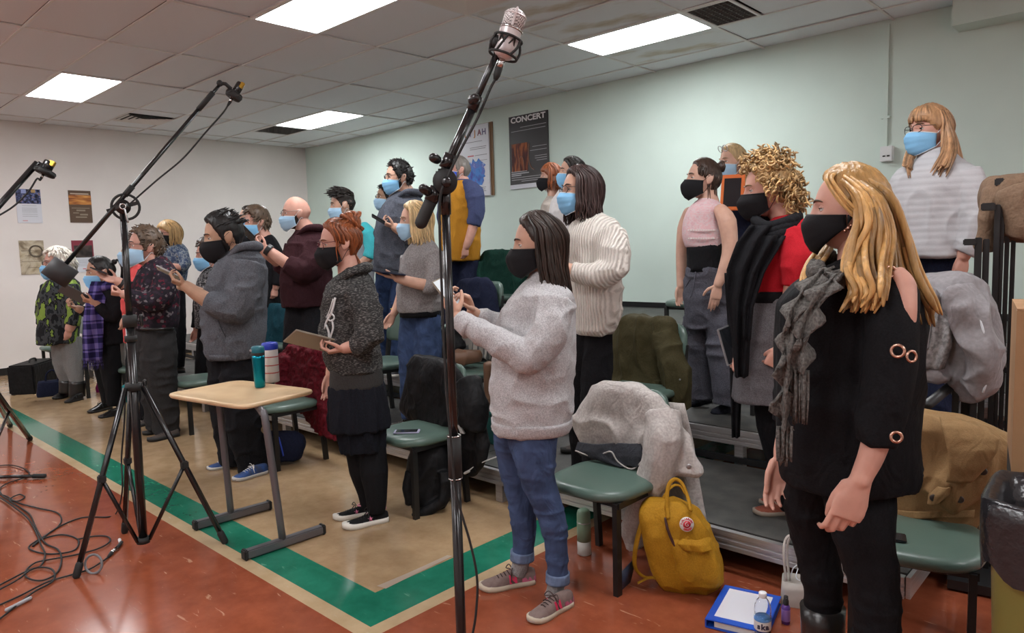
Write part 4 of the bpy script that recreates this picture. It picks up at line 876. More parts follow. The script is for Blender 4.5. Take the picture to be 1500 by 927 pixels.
P_red = person('person with piled-up copper hair, black marl hoodie and black skirt, holding a tan tablet', at_floor(535, 762), 515, 0, 'pink',
    [('hoodie', MARL, [(543, 488, 557, .15), (530, 480, 557, .17), (505, 474, 554, .175), (477, 470, 552, .175), (443, 473, 551, .175), (420, 481, 546, .17), (408, 490, 541, .13), (398, 498, 533, .085), (390, 504, 526, .06)],
      [[(525, 424, 44, -.10), (538, 460, 46, -.16), (541, 488, 42, -.19), (530, 503, 34, -.19), (516, 508, 25, -.17)], [(515, 425, 44, .12), (500, 470, 40, .17), (490, 520, 30, .18)]], dict(wr=.008, wf=(9, 9, 12)))],
    [('skirt', cloth('black_pleats', (.010, .011, .016), .2, 120), [(657, 500, 563, .14), (645, 498, 563, .145), (620, 494, 563, .15), (600, 490, 562, .15), (570, 485, 560, .15)], [], dict(wr=.010, wf=(26, 26, 2.5), it=1)), ('skirt_tier', MATS['black_pleats'], [(626, 482, 571, .18), (612, 482, 569, .177), (590, 483, 566, .17), (563, 484, 561, .158)], [], dict(wr=.008, wf=(24, 24, 1.5), it=1)),
     ('tights', BLK2, None, [[(545, 640, 48, -.06), (548, 690, 42, -.06), (551, 722, 33, -.06), (551, 750, 26, -.06)], [(520, 640, 46, .08), (530, 690, 36, .08), (538, 722, 28, .08), (541, 745, 23, .08)]], dict(wr=.001))],
    [([(517, 507, 19, -.17), (505, 510, 16, -.16)], ((-.97, -.05, -.2), (.05, .25, .95), 'L', 'grip', .95)), ([(488, 528, 17, .17), (484, 548, 14, .15)], ((-.15, 0, -1), (-.2, -.9, 0), 'R', 'relaxed', .95))],
    [((568, 762), (502, 776), 'low', STAR), ((545, 752), (488, 762), 'low', STAR)],
    dict(cx=497, cy=356, hpx=72, yaw=12, pitch=-8, hair='updo', hcol=H_ginger, mask='fold', mcols=BLACK_MASK, glasses=(G_red, .5), neck=(512, 404)), x)
held('tablet', 'tan-backed tablet with a black edge, held by the person with copper hair', 'tablet', P_red, (455, 499, -.12), (.86, .36, -.32), (.15, .55, .8), (.235, .165, .009), (M_taupe, M_scr, M_lens))

def x(P):
    h = MB(); h.tube([P.J(335, 376, -.10), P.J(352, 362, -.13), P.J(372, 360, -.08), P.J(378, 362, .05), P.J(360, 362, .12), P.J(340, 372, .10)], [.012, .026, .036, .036, .026, .014], 10, sub=4, rnd=True); P.obj('hood', h, MATS['grey_hoodie'])
    P.obj('cuff', arm_band(P, (314, 445, 29, -.21), (304, 440, 26, -.2), 1.1), MATS['grey_hoodie']); P.obj('hem_band', band(P, [(523, 309, 379, .2), (514, 305, 382, .212)]), MATS['grey_hoodie'])
    z_ = MB(); z_.tube([P.J(318, 460, -.205), P.J(323, 478, -.215), P.J(331, 494, -.222)], .003, 6, sub=3); P.obj('pocket_seam', z_, cloth('seam_grey', (.05, .052, .06)))
GREYH = heather('grey_hoodie', (.082, .086, .10), (.125, .13, .148), 130)
P_hood = person('bearded person in grey hooded sweatshirt and black trousers reading a phone behind the desk', at_floor(350, 688), 345, 0, 'olive',
    [('hoodie', GREYH, [(523, 309, 379, .2), (507, 303, 383, .215), (473, 300, 384, .22), (440, 301, 385, .22), (410, 308, 386, .215), (390, 318, 385, .2), (375, 327, 381, .16), (365, 335, 375, .11), (357, 342, 366, .07)],
      [[(366, 390, 48, -.13), (356, 428, 48, -.2), (345, 453, 44, -.23), (322, 448, 36, -.22), (304, 440, 26, -.2)], [(340, 395, 46, .15), (322, 435, 42, .2), (305, 436, 30, .12)]], dict(wr=.008, wf=(8, 8, 11)))],
    [('trousers', BLK, None, [[(350, 512, 56, -.09), (350, 570, 53, -.09), (355, 620, 47, -.09), (366, 660, 43, -.09), (372, 688, 41, -.09)], [(328, 512, 52, .1), (330, 570, 48, .1), (335, 620, 42, .1), (340, 655, 38, .1), (342, 678, 37, .1)]], dict(wr=.007, wf=(8, 8, 14)))],
    [([(306, 441, 22, -.2), (288, 430, 19, -.18), (273, 419, 15, -.17)], ((-.9, .0, .42), (.35, .35, .85), 'L', 'grip', 1.0)), ([(306, 437, 22, .12), (290, 430, 19, .08), (280, 425, 16, .05)], ((-.9, -.2, .3), (.3, -.3, .85), 'R', 'grip', 1.0))],
    [((391, 692), (341, 706), 'sneaker', RUN), ((352, 681), (303, 689), 'sneaker', RUN)],
    dict(cx=328, cy=346, hpx=67, yaw=6, pitch=-12, hair='slick', hcol=H_black, mask='fold', mcols=BLACK_MASK, beard=H_black[0], neck=(352, 378), bscale=1.15), x)
held('phone', 'grey phone held up by the bearded person in the grey hoodie', 'phone', P_hood, (246, 399, -.10), (-.85, .15, .48), (.45, .3, .8), (.155, .078, .010), (M_silver, M_scr, M_lens))

FLORAL = blotch('dark_floral', [(0, (.016, .014, .020)), (.22, (.030, .020, .032)), (.40, (.018, .015, .022)), (.52, (.10, .016, .030)), (.60, (.020, .016, .022)), (.74, (.15, .13, .14)), (.80, (.016, .014, .020))], 46, 'COLOR')
def x(P):
    P.obj('collar', band(P, [(390, 214, 250, .12), (383, 218, 246, .09), (376, 222, 241, .07)]), FLORAL)
    w_ = arm_band(P, (181, 417, 15, 0), (176, 414, 14, 0), 1.15); P.obj('watch', w_, M_black); b = MB(); b.tube([P.J(205, 481, -.1), P.J(218, 482, -.18), P.J(240, 482, -.18), P.J(254, 481, -.1)], .012, 6, sub=3); P.obj('belt', b, BOOT['upper'])
P_flo = person('person in dark floral shirt and glasses, behind the big tripod stand', at_floor(240, 636), 225, 0, 'pink',
    [('shirt', FLORAL, [(481, 205, 254, .17), (465, 202, 256, .19), (440, 200, 257, .2), (415, 202, 257, .2), (398, 208, 255, .185), (388, 214, 250, .14), (380, 220, 243, .09), (374, 225, 238, .06)],
      [[(243, 400, 33, -.13), (238, 430, 34, -.19), (222, 442, 28, -.21), (200, 437, 22, -.2), (186, 432, 17, -.2)], [(220, 400, 32, .14), (207, 428, 28, .13), (190, 424, 20, .04), (180, 418, 16, 0)]], dict(wr=.006))],
    [('trousers', cloth('charcoal_trousers', (.030, .029, .030)), None, [[(233, 474, 50, -.08), (233, 527, 46, -.08), (236, 572, 40, -.08), (243, 612, 33, -.08), (244, 634, 32, -.08)], [(220, 474, 46, .09), (222, 527, 39, .09), (226, 572, 34, .09), (229, 612, 29, .09), (230, 628, 28, .09)]], dict(wr=.007, wf=(8, 8, 14)))],
    [([(188, 432, 14, -.2), (182, 431, 12, -.2)], ((-.9, 0, .15), (.1, .5, .8), 'L', 'fist', 1)), ([(181, 418, 13, 0), (173, 412, 12, -.02)], ((-.85, -.1, .30), (.1, -.75, .6), 'R', 'flat', 1))],
    [((262, 638), (216, 648), 'low', DULL), ((250, 629), (209, 638), 'low', DULL)],
    dict(cx=213, cy=361, hpx=54, yaw=8, pitch=2, hair='short', hcol=H_ash, mask='surgical', mcols=PALE_MASK, glasses=G_black, neck=(228, 392), bscale=1.2), x)
held('phone', 'black phone held flat in the open hand of the person in the floral shirt', 'phone', P_flo, (146, 397, -.04), (-.86, .3, .40), (.42, .1, .9), (.14, .07, .010), (M_phone, M_scr))

GRN = blotch('green_black_print', [(0, (.012, .013, .015)), (.40, (.05, .055, .06)), (.50, (.012, .013, .015)), (.55, (.20, .30, .055)), (.68, (.30, .40, .10)), (.76, (.10, .105, .10))], 13, st=(1, 1, .55))
person('white-haired person in green and black print jacket and grey leggings', at_floor(100, 584), 92, 0, 'pink',
    [('jacket', GRN, [(503, 62, 107, .19), (480, 63, 109, .2), (450, 64, 110, .2), (425, 68, 111, .185), (413, 73, 108, .15), (406, 79, 103, .1), (400, 85, 97, .06)], [[(103, 418, 21, -.12), (108, 448, 21, -.17), (105, 476, 18, -.19)], [(74, 418, 20, .12), (66, 450, 20, .16), (63, 476, 16, .17)]], dict(wr=.006))],
    [('leggings', cloth('grey_leggings', (.20, .20, .20)), None, [[(103, 494, 32, -.06), (108, 530, 23, -.06), (112, 556, 17, -.06), (112, 566, 15, -.06)], [(88, 494, 30, .08), (91, 530, 21, .08), (98, 556, 16, .08), (98, 564, 14, .08)]], dict(wr=.002))],
    [([(105, 474, 13, -.19), (102, 481, 11, -.19)], ((-.25, 0, -1), (-.2, .9, 0), 'L', 'relaxed', .95)), ([(63, 475, 12, .17), (61, 482, 10, .17)], ((-.1, 0, -1), (-.3, -.9, 0), 'R', 'relaxed', .95))],
    [((121, 585), (95, 591), 'boot', BOOT), ((106, 578), (79, 586), 'boot', BOOT)],
    dict(cx=85, cy=386, hpx=41, yaw=14, pitch=0, hair='grey_short', hcol=H_white, mask='surgical', mcols=BLUE_MASK, glasses=G_black, neck=(91, 405)),
    lambda P: [P.obj('boot_shaft', arm_band(P, a, b, 1.0), BOOT['upper']) for a, b in (((113, 558, 19, -.06), (113, 580, 19, -.06)), ((98, 557, 18, .08), (98, 575, 18, .08)))])

PLAID = plaid('purple_plaid')
def x(P):
    R = random.Random(2)
    P.obj('scarf', strip(P, [(412, 134, 160, -.10), (425, 130, 158, -.13), (440, 126, 154, -.17), (470, 121, 152, -.19), (505, 121, 151, -.18), (528, 121, 150, -.17)], amp=.014), PLAID)
    r = MB(); r.tube([P.J(136, 418, -.06), P.J(150, 421, -.13), P.J(166, 416, -.08), P.J(164, 412, .08), P.J(146, 414, .1), P.J(136, 418, -.02)], [.035, .04, .035, .032, .034, .035], 10, sub=4); P.obj('scarf_loop', r, PLAID)
    f = fringe(P, [(527, 121, 150, -.17), (542, 120, 150, -.17)], 26, R, .003); P.obj('scarf_fringe', f, PLAID)['kind'] = 'stuff'
P_sc = person('black-clad person with a long purple plaid scarf and ponytail, holding a grey tablet', at_floor(158, 606), 155, 0, 'mid',
    [('top', BLK, [(505, 135, 174, .15), (480, 136, 174, .15), (455, 136, 173, .155), (435, 138, 172, .155), (422, 142, 170, .14), (414, 148, 166, .09), (408, 151, 161, .05)], [[(165, 428, 20, -.11), (170, 450, 20, -.17), (166, 463, 18, -.19), (153, 456, 15, -.19), (143, 447, 12, -.18)], [(150, 430, 19, .12), (136, 457, 17, .1), (119, 454, 12, .04)]], dict(wr=.005))],
    [('leggings', BLK2, None, [[(160, 498, 32, -.06), (163, 540, 25, -.06), (166, 575, 19, -.06), (167, 594, 17, -.06)], [(149, 498, 30, .08), (152, 540, 22, .08), (157, 575, 17, .08), (158, 590, 15, .08)]], dict(wr=.002))],
    [([(143, 447, 10, -.18), (137, 443, 9, -.18)], ((-.85, 0, .35), (-.1, .5, .75), 'L', 'grip', .95)), ([(119, 454, 10, .04), (114, 452, 9, .03)], ((-.8, -.3, .4), (-.2, -.2, .8), 'R', 'grip', .95))],
    [((177, 607), (144, 613), 'boot', BOOT), ((163, 598), (129, 606), 'boot', BOOT)],
    dict(cx=147, cy=398, hpx=42, yaw=8, pitch=-8, hair='ponytail', hcol=H_black, mask='surgical', mcols=BLUE_MASK, neck=(156, 418)), x)
held('tablet', 'grey tablet in a folded case, held by the person with the plaid scarf', 'tablet', P_sc, (109, 431, -.12), (.80, .1, -.58), (.35, .55, .72), (.25, .18, .010), (mat('grey_case', (.09, .09, .095), .5), M_page))

def x(P):
    R = random.Random(4); S = MATS['grey_ruffle']
    mb = strip(P, [(392, 1196, 1222, -.15), (420, 1168, 1200, -.22), (455, 1150, 1178, -.26), (500, 1142, 1166, -.27), (550, 1140, 1163, -.27), (600, 1138, 1160, -.26), (628, 1139, 1160, -.26)], amp=.012, ruff=.022, rf=60)
    mb.merge(strip(P, [(400, 1214, 1242, -.19), (425, 1190, 1222, -.25), (455, 1172, 1204, -.27), (490, 1164, 1192, -.275), (520, 1156, 1184, -.275), (545, 1160, 1184, -.27)], amp=.012, ruff=.024, rf=55))
    P.obj('scarf', mb, S)
    r = MB()
    for o_, q in ((0, 0), (.012, 1), (-.010, 2)):
        pts = [(1196, 400, -.13), (1212, 412, -.165), (1235, 408, -.165), (1256, 396, -.12), (1262, 386, .0), (1240, 380, .11), (1208, 384, .10), (1192, 394, .0), (1196, 400, -.12)]; pp, rr = smooth_path([P.J(a, b + q * 6 - 6, c - o_) for a, b, c in pts], [.017] * 9, 6)
        r.tube([p + P.f.e3 * .008 * math.sin(i * 1.5 + q) + P.f.e2 * .008 * math.cos(i * 1.9 + q) for i, p in enumerate(pp)], [.015 + .005 * math.sin(i * 1.3 + q) for i in range(len(pp))], 8)
    P.obj('scarf_loop', r, S)
    f = fringe(P, [(624, 1139, 1160, -.26), (678, 1140, 1158, -.26)], 26, R, .0032); f.merge(fringe(P, [(542, 1160, 1184, -.27), (616, 1160, 1182, -.26)], 26, R, .0032)); P.obj('scarf_fringe', f, S)['kind'] = 'stuff'
    g = mat('rose_gold', (.55, .33, .25), .25, metal=.9)
    for cx, cy, b, rr, nx in ((1315, 514, -.285, .013, -.2), (1335, 522, -.25, .012, .75), (1313, 640, -.30, .011, .1), (1304, 398, -.185, .012, .3)):
        n_ = P.f.vec(nx, -1, .1).normalized(); a = n_.orthogonal().normalized(); t = MB(); t.torus(rr, .0035, 18, 8, basis(a, n_.cross(a), n_, P.J(cx, cy, b))); P.obj('eyelet', t, g)
    P.px_hair('hair_lengths', [
        ([(1232, 256, -.03), (1262, 285, -.10), (1276, 325, -.135), (1268, 362, -.15), (1262, 395, -.19), (1268, 425, -.215), (1258, 452, -.22)], 60, 22, .035, .0085, 6),
        ([(1236, 254, -.02), (1275, 290, -.09), (1292, 340, -.11), (1288, 385, -.16), (1282, 420, -.21), (1276, 450, -.22)], 40, 22, .04, .0085, 5),
        ([(1240, 253, 0), (1288, 285, -.05), (1310, 340, -.04), (1322, 395, -.04), (1338, 440, -.04), (1346, 472, -.03)], 60, 20, .06, .0085, 4),
        ([(1240, 253, .03), (1285, 285, .06), (1305, 340, .07), (1318, 395, .08), (1332, 440, .08), (1340, 470, .08)], 50, 18, .06, .0085, 4),
        ([(1225, 262, .06), (1222, 330, .11), (1206, 365, .06), (1192, 390, -.02), (1186, 412, -.06), (1188, 432, -.09)], 30, 10, .03, .007, 4),
        ([(1225, 252, -.03), (1212, 262, -.075), (1232, 292, -.105), (1258, 318, -.11), (1276, 345, -.12)], 16, 8, .012, .006, 2)], H_gold, 3)
    e = MB(); e.sphere(P.J(1243, 334, -.085), .006, 8, 6); e.sphere(P.J(1238, 338, -.088), .0045, 8, 6); e.sphere(P.J(1247, 330, -.084), .0045, 8, 6); P.obj('earring', e, g)
    for a, b in (((1205, 888, 60, .1), (1206, 1010, 52, .1)), ((1285, 930, 66, -.09), (1286, 1040, 56, -.09))): P.obj('boot_shaft', arm_band(P, a, b, 1.0), BOOT['upper'])
cloth('grey_ruffle', (.125, .118, .11), .35, 130, .7)
P_bl = person('person with long golden hair, black cut-out sleeve top and grey ruffled scarf, nearest the camera', 2.05, 1250, 0, 'pink',
    [('top', BLK2, [(700, 1158, 1326, .2), (665, 1154, 1330, .21), (620, 1150, 1330, .215), (570, 1146, 1330, .215), (520, 1146, 1332, .21), (470, 1150, 1334, .205), (440, 1158, 1335, .2), (415, 1175, 1332, .185), (400, 1197, 1320, .15), (390, 1217, 1300, .09), (382, 1237, 1287, .06)],
      [[(1306, 428, 60, -.14), (1306, 470, 64, -.19), (1304, 530, 68, -.21), (1297, 590, 66, -.22), (1284, 652, 56, -.23)], [(1200, 430, 60, .14), (1175, 520, 60, .17), (1160, 620, 50, .15)]], dict(wr=.006, voxel=.008, wf=(7, 7, 5)))],
    [('trousers', BLK2, None, [[(1262, 680, 116, -.09), (1258, 740, 92, -.09), (1266, 790, 78, -.09), (1278, 840, 68, -.09), (1284, 900, 62, -.09), (1285, 980, 52, -.09), (1286, 1040, 44, -.09)], [(1195, 680, 90, .1), (1190, 740, 76, .1), (1195, 790, 64, .1), (1203, 840, 56, .1), (1207, 900, 48, .1), (1208, 1000, 40, .1)]], dict(wr=.003, voxel=.008, wf=(6, 6, 22)))],
    [([(1288, 630, 38, -.23), (1276, 668, 33, -.24), (1265, 692, 29, -.245), (1261, 702, 28, -.25)], ((-.32, -.05, -.95), (-.25, .9, .0), 'L', 'hang', 1.08)), ([(1165, 600, 36, .15), (1150, 650, 28, .1), (1146, 668, 24, .08)], ((-.2, -.1, -1), (.3, -.9, 0), 'R', 'relaxed', .95)),
     ([(1318, 402, 20, -.175), (1326, 420, 27, -.185), (1328, 455, 25, -.21), (1331, 490, 16, -.215), (1332, 512, 8, -.21)], None)],
    [((1320, 1078), (1255, 1095), 'boot', BOOT), ((1240, 1005), (1170, 1015), 'boot', BOOT)],
    dict(cx=1243, cy=306, hpx=119, yaw=5, pitch=-2, hair='long_top', hcol=H_gold, mask='cloth', mcols=BLACK_MASK, brow=H_ash[0], neck=(1258, 388)), x)
# ------------------------------------------------------------------ people on the risers
CREAM = knit('cream_rib_knit', (.54, .50, .45), (.76, .72, .66), 22, 'X', .7)
person('person in a chunky cream knit sweater with round glasses and shoulder-length brown hair', 3.9, 868, .2, 'light',
    [('sweater', CREAM, [(488, 840, 896, .17), (475, 838, 906, .19), (450, 838, 911, .2), (410, 836, 912, .2), (370, 832, 912, .2), (345, 832, 911, .19), (330, 836, 906, .16), (320, 845, 895, .11), (312, 853, 880, .06)],
      [[(892, 345, 52, -.12), (898, 374, 54, -.18), (890, 399, 46, -.22), (862, 402, 34, -.26), (838, 396, 28, -.26)], [(850, 345, 44, .14), (838, 385, 42, .18), (828, 400, 30, .1)]], dict(wr=.006, voxel=.009))],
    [('trousers', BLK, None, [[(878, 478, 50, -.07), (874, 540, 46, -.07), (870, 600, 38, -.07), (870, 660, 32, -.07)], [(858, 478, 48, .09), (855, 540, 42, .09), (852, 600, 36, .09), (852, 650, 30, .09)]], dict(wr=.005))],
    [([(838, 396, 20, -.26), (826, 393, 18, -.26)], ((-.95, 0, .25), (-.1, .8, .4), 'L', 'grip', .95))],
    [((885, 668), (838, 676), 'low', DULL), ((866, 656), (822, 664), 'low', DULL)],
    dict(cx=850, cy=279, hpx=72, yaw=24, pitch=0, hair='shoulder', hcol=H_choc, mask='surgical', mcols=BLUE_MASK, glasses=(G_black, .05), neck=(866, 320)))

def x(P):
    mb = strip(P, [(330, 1098, 1146, -.17), (355, 1080, 1128, -.20), (395, 1066, 1112, -.22), (440, 1066, 1102, -.22), (480, 1070, 1100, -.22), (520, 1073, 1098, -.21), (552, 1076, 1096, -.2)], amp=.022, freq=6); mb.merge(strip(P, [(345, 1112, 1150, -.205), (400, 1090, 1120, -.225), (450, 1084, 1104, -.235), (498, 1086, 1100, -.235)], amp=.018, freq=6)); mb.merge(strip(P, [(400, 1062, 1086, .02), (450, 1064, 1086, .04), (520, 1068, 1088, .06), (640, 1072, 1084, .06)], amp=.012)); P.obj('scarf', mb, BLK)
    r = MB()
    for q in range(3): r.tube([P.J(1106, 322 + q * 9, -.05), P.J(1124, 332 + q * 8, -.15 - .008 * q), P.J(1150, 326 + q * 7, -.15 - .01 * q), P.J(1168, 318 + q * 5, -.05), P.J(1160, 314 + q * 4, .1), P.J(1126, 318 + q * 6, .13), P.J(1106, 322 + q * 9, -.04)], [.024, .026, .026, .026, .024, .024, .024], 9, sub=5)
    P.obj('scarf_loop', r, BLK); P.obj('waistband', band(P, [(440, 1095, 1177, .195), (424, 1095, 1178, .195)]), BLK2)
RED = cloth('red_jersey', (.42, .013, .022), .12, 260, .12)
P_cu = person('person with curly blond hair, red top, grey skirt and black scarf, on the lowest riser', 3.58, 1135, .2, 'pink',
    [('top', RED, [(430, 1096, 1178, .19), (405, 1094, 1182, .2), (380, 1092, 1186, .21), (355, 1096, 1190, .21), (338, 1110, 1188, .18), (326, 1125, 1178, .12), (316, 1135, 1166, .07)], [[(1166, 345, 50, -.13), (1169, 380, 48, -.19), (1166, 420, 40, -.2)], [(1120, 350, 44, .14), (1102, 390, 42, .18), (1096, 420, 36, .18)]], dict(wr=.004, voxel=.009))],
    [('skirt', cloth('grey_tweed', (.13, .125, .135), .2, 200), [(584, 1076, 1182, .21), (560, 1079, 1183, .215), (520, 1084, 1185, .22), (480, 1091, 1184, .22), (455, 1094, 1180, .2), (432, 1096, 1177, .19)], [], dict(wr=.003, voxel=.01, it=2)), ('tights', BLK2, None, [[(1160, 575, 52, -.08), (1158, 640, 42, -.08), (1156, 700, 32, -.08), (1158, 738, 27, -.08)], [(1124, 575, 52, .06), (1132, 620, 44, .05), (1142, 670, 36, .03), (1152, 715, 27, 0), (1154, 730, 25, 0)]], dict(wr=.001))],
    [([(1166, 405, 30, -.2), (1158, 450, 25, -.2), (1147, 495, 19, -.2), (1141, 510, 16, -.2)], ((-.42, -.05, -.88), (-.35, .85, -.1), 'L', 'fist', .95)), ([(1096, 420, 26, .18), (1088, 480, 20, .12), (1084, 515, 15, .06)], ((-.25, -.3, -.95), (.4, -.6, 0), 'R', 'hook', .95))],
    [((1174, 752), (1103, 753), 'sneaker', HIKE), ((1168, 738), (1112, 738), 'sneaker', HIKE)],
    dict(cx=1124, cy=277, hpx=82, yaw=12, pitch=-8, hair='curly', hcol=H_curl, mask='fold', mcols=BLACK_MASK, neck=(1152, 322)), x)
held('tablet', 'silver-edged tablet hanging from the hand of the person in the red top', 'tablet', P_cu, (1068, 505, .02), (-.26, .0, .97), (.88, -.46, .24), (.185, .13, .010), (M_silver, M_scr, M_lens))

PINK = blotch('pink_fair_isle', [(0, (.62, .36, .38)), (.46, (.70, .46, .48)), (.56, (.66, .55, .56)), (.62, (.66, .40, .43))], 40, st=(1, 1, 1.6), sharp=False)
def x(P):
    P.obj('waist_panel', band(P, [(397, 1007, 1058, .152), (380, 1008, 1057, .143), (357, 1007, 1057, .147)]), BLK2)
    s_ = MB(); s_.tube([P.J(1019, 398, -.125), P.J(1017, 412, -.14), P.J(1014, 428, -.14), P.J(1011, 436, -.13)], .004, 6, sub=3); s_.tube([P.J(1019, 398, -.125), P.J(1007, 415, -.08), P.J(1003, 424, -.05)], .004, 6, sub=3); P.obj('drawstring', s_, MATS['grey_linen'])
    k = mat('pink_pattern', (.70, .62, .60), .9); pb = MB()
    for py in (337, 349):
        for q in range(12):
            t = -.75 + 1.5 * q / 11; xx = 1029 + 27 * t; b = -.155 * (1 - abs(t) ** 2.3) ** .45 - .004; pb.box(P.J(xx, py, b), (.012, .004, .010), M=basis(P.f.e1, P.f.e2, P.f.e3))
    P.obj('yoke_pattern', pb, k)['kind'] = 'stuff'
cloth('grey_linen', (.085, .085, .105), .25, 160, .3)
person('person in a sleeveless pink top with black waist panel and loose grey trousers', 4.85, 1035, .4, 'fair',
    [('top', PINK, [(362, 1006, 1057, .147), (345, 1001, 1058, .155), (325, 1002, 1056, .15), (310, 1007, 1057, .15), (301, 1013, 1056, .125), (294, 1021, 1050, .08), (288, 1026, 1044, .05)], [], dict(wr=.002, voxel=.009))],
    [('trousers', MATS['grey_linen'], [(482, 1010, 1072, .10), (462, 1006, 1074, .135), (436, 1004, 1072, .15), (412, 1005, 1065, .15), (392, 1007, 1058, .148)], [[(1053, 425, 42, -.07), (1053, 470, 42, -.07), (1058, 525, 40, -.07), (1063, 570, 40, -.07), (1064, 597, 37, -.07)], [(1022, 425, 40, .08), (1022, 470, 38, .08), (1024, 525, 37, .08), (1026, 565, 34, .08), (1026, 588, 33, .08)]], dict(wr=.009, wf=(7, 7, 12)))],
    [([(1056, 309, 20, -.13), (1065, 325, 26, -.165), (1069, 362, 21, -.19), (1062, 392, 18, -.2), (1052, 416, 13, -.21)], ((-.18, 0, -1), (-.2, .92, 0), 'L', 'flat', 1.0)), ([(1010, 312, 18, .13), (1003, 335, 21, .165), (999, 370, 17, .17), (998, 400, 14, .15), (997, 418, 11, .13)], ((-.05, -.1, -1), (.2, -.9, 0), 'R', 'relaxed', .95))],
    [((1081, 598), (1044, 607), 'sock', SOCK), ((1040, 588), (1009, 596), 'sock', SOCK)],
    dict(cx=1030, cy=262, hpx=61, yaw=18, pitch=2, hair='bun', hcol=H_brown, mask='fold', mcols=BLACK_MASK, neck=(1037, 290)), x)

def x(P):
    g = MB()
    for a in (-1, 1): g.torus(.024, .003, 16, 6, P.Mh @ basis((1, 0, 0), (0, .35, .94), (0, -.94, .35), (a * .03, .075, .098)))
    P.obj('raised_glasses', g, M_silver)
P_or = person('person with long blond hair and glasses pushed up, holding an orange-framed tablet', 5.85, 1080, .6, 'fair',
    [('jacket', NAVY, [(430, 1062, 1106, .17), (380, 1060, 1108, .175), (320, 1060, 1108, .175), (290, 1062, 1107, .165), (276, 1070, 1100, .12), (267, 1076, 1092, .06)], [[(1102, 290, 20, -.12), (1104, 315, 20, -.19), (1092, 312, 14, -.24)], [(1068, 290, 20, .1), (1062, 315, 18, .05), (1064, 306, 13, -.14)]], {})],
    [('trousers', NAVY, None, [[(1092, 420, 26, -.06), (1090, 500, 20, -.06), (1090, 555, 16, -.06)], [(1074, 420, 26, .08), (1074, 500, 20, .08), (1074, 550, 16, .08)]], {})],
    [([(1094, 312, 11, -.24), (1090, 308, 10, -.25)], ((-.5, -.2, .8), (-.6, .6, .2), 'L', 'grip', .95))], [],
    dict(cx=1073, cy=237, hpx=50, yaw=35, pitch=-4, hair='long_top', hcol=H_blond, mask='surgical', mcols=PALE_MASK, neck=(1080, 266)),
    lambda P: [x(P), P.px_hair('hair_lengths', [([(1078, 218, -.02), (1089, 232, -.06), (1092, 255, -.09), (1092, 280, -.11)], 40, 7, .03, .008, 1), ([(1076, 217, .0), (1094, 235, 0), (1098, 262, -.02), (1098, 285, -.03)], 40, 7, .06, .008, 1)], H_blond, 5)])
t = held('tablet', 'tablet in a thick orange frame, held up behind the person in the pink top', 'tablet', P_or, (1073, 282, -.33), (.06, .1, .98), (-.25, -.95, .1), (.262, .17, .016), (mat('orange_case', (.75, .16, .02), .5), M_scr))
t.children[1].scale = (.86, .82, 1); t.children[1].location.z = .001

RIB = knit('grey_banded_knit', (.46, .46, .48), (.51, .51, .53), 9, 'Z', .12)
P_la = person('person with long strawberry hair, fringe and light grey ribbed sweater, far right', 4.5, 1372, .4, 'pink',
    [('sweater', RIB, [(376, 1330, 1408, .2), (350, 1324, 1412, .21), (320, 1320, 1414, .215), (290, 1318, 1416, .22), (262, 1320, 1418, .205), (247, 1330, 1412, .17), (236, 1342, 1400, .125), (226, 1351, 1388, .08), (217, 1356, 1382, .062)], [[(1412, 256, 42, -.07), (1427, 290, 40, -.11), (1428, 330, 36, -.14), (1420, 360, 30, -.15), (1414, 371, 26, -.15)], [(1340, 256, 34, .1), (1329, 290, 32, .13), (1328, 335, 28, .12), (1330, 365, 22, .1)]], dict(wr=.006, voxel=.01))],
    [('jeans', NAVY, None, [[(1386, 366, 50, -.08), (1384, 440, 44, -.08), (1382, 520, 36, -.08), (1382, 580, 30, -.08)], [(1354, 366, 48, .1), (1352, 440, 42, .1), (1350, 520, 34, .1), (1350, 575, 28, .1)]], dict(wr=.004))],
    [([(1414, 368, 18, -.15), (1412, 374, 16, -.15)], ((-.12, 0, -1), (-.4, .8, 0), 'L', 'loose', .95)), ([(1326, 362, 17, .1), (1326, 370, 15, .1)], ((-.1, 0, -1), (.4, -.8, 0), 'R', 'relaxed', .95))],
    [((1396, 594), (1352, 600), 'low', DULL), ((1364, 586), (1322, 592), 'low', DULL)],
    dict(cx=1361, cy=191, hpx=64, yaw=42, pitch=0, hair='bangs', hcol=H_straw, mask='surgical', mcols=BLUE_MASK, glasses=(G_black, .3), neck=(1368, 224)), lambda P: P.px_hair('hair_lengths', [([(1352, 185, .07), (1344, 204, .06), (1336, 222, -.02), (1331, 242, -.13), (1332, 256, -.16)], 26, 5, .02, .008, 1.5), ([(1384, 172, -.05), (1391, 200, -.08), (1391, 222, -.13), (1384, 242, -.17), (1377, 254, -.185)], 34, 8, .02, .008, 1.5), ([(1386, 172, .02), (1396, 205, .02), (1402, 232, .03), (1404, 256, .03)], 30, 6, .05, .008, 1.5)], H_straw, 9))

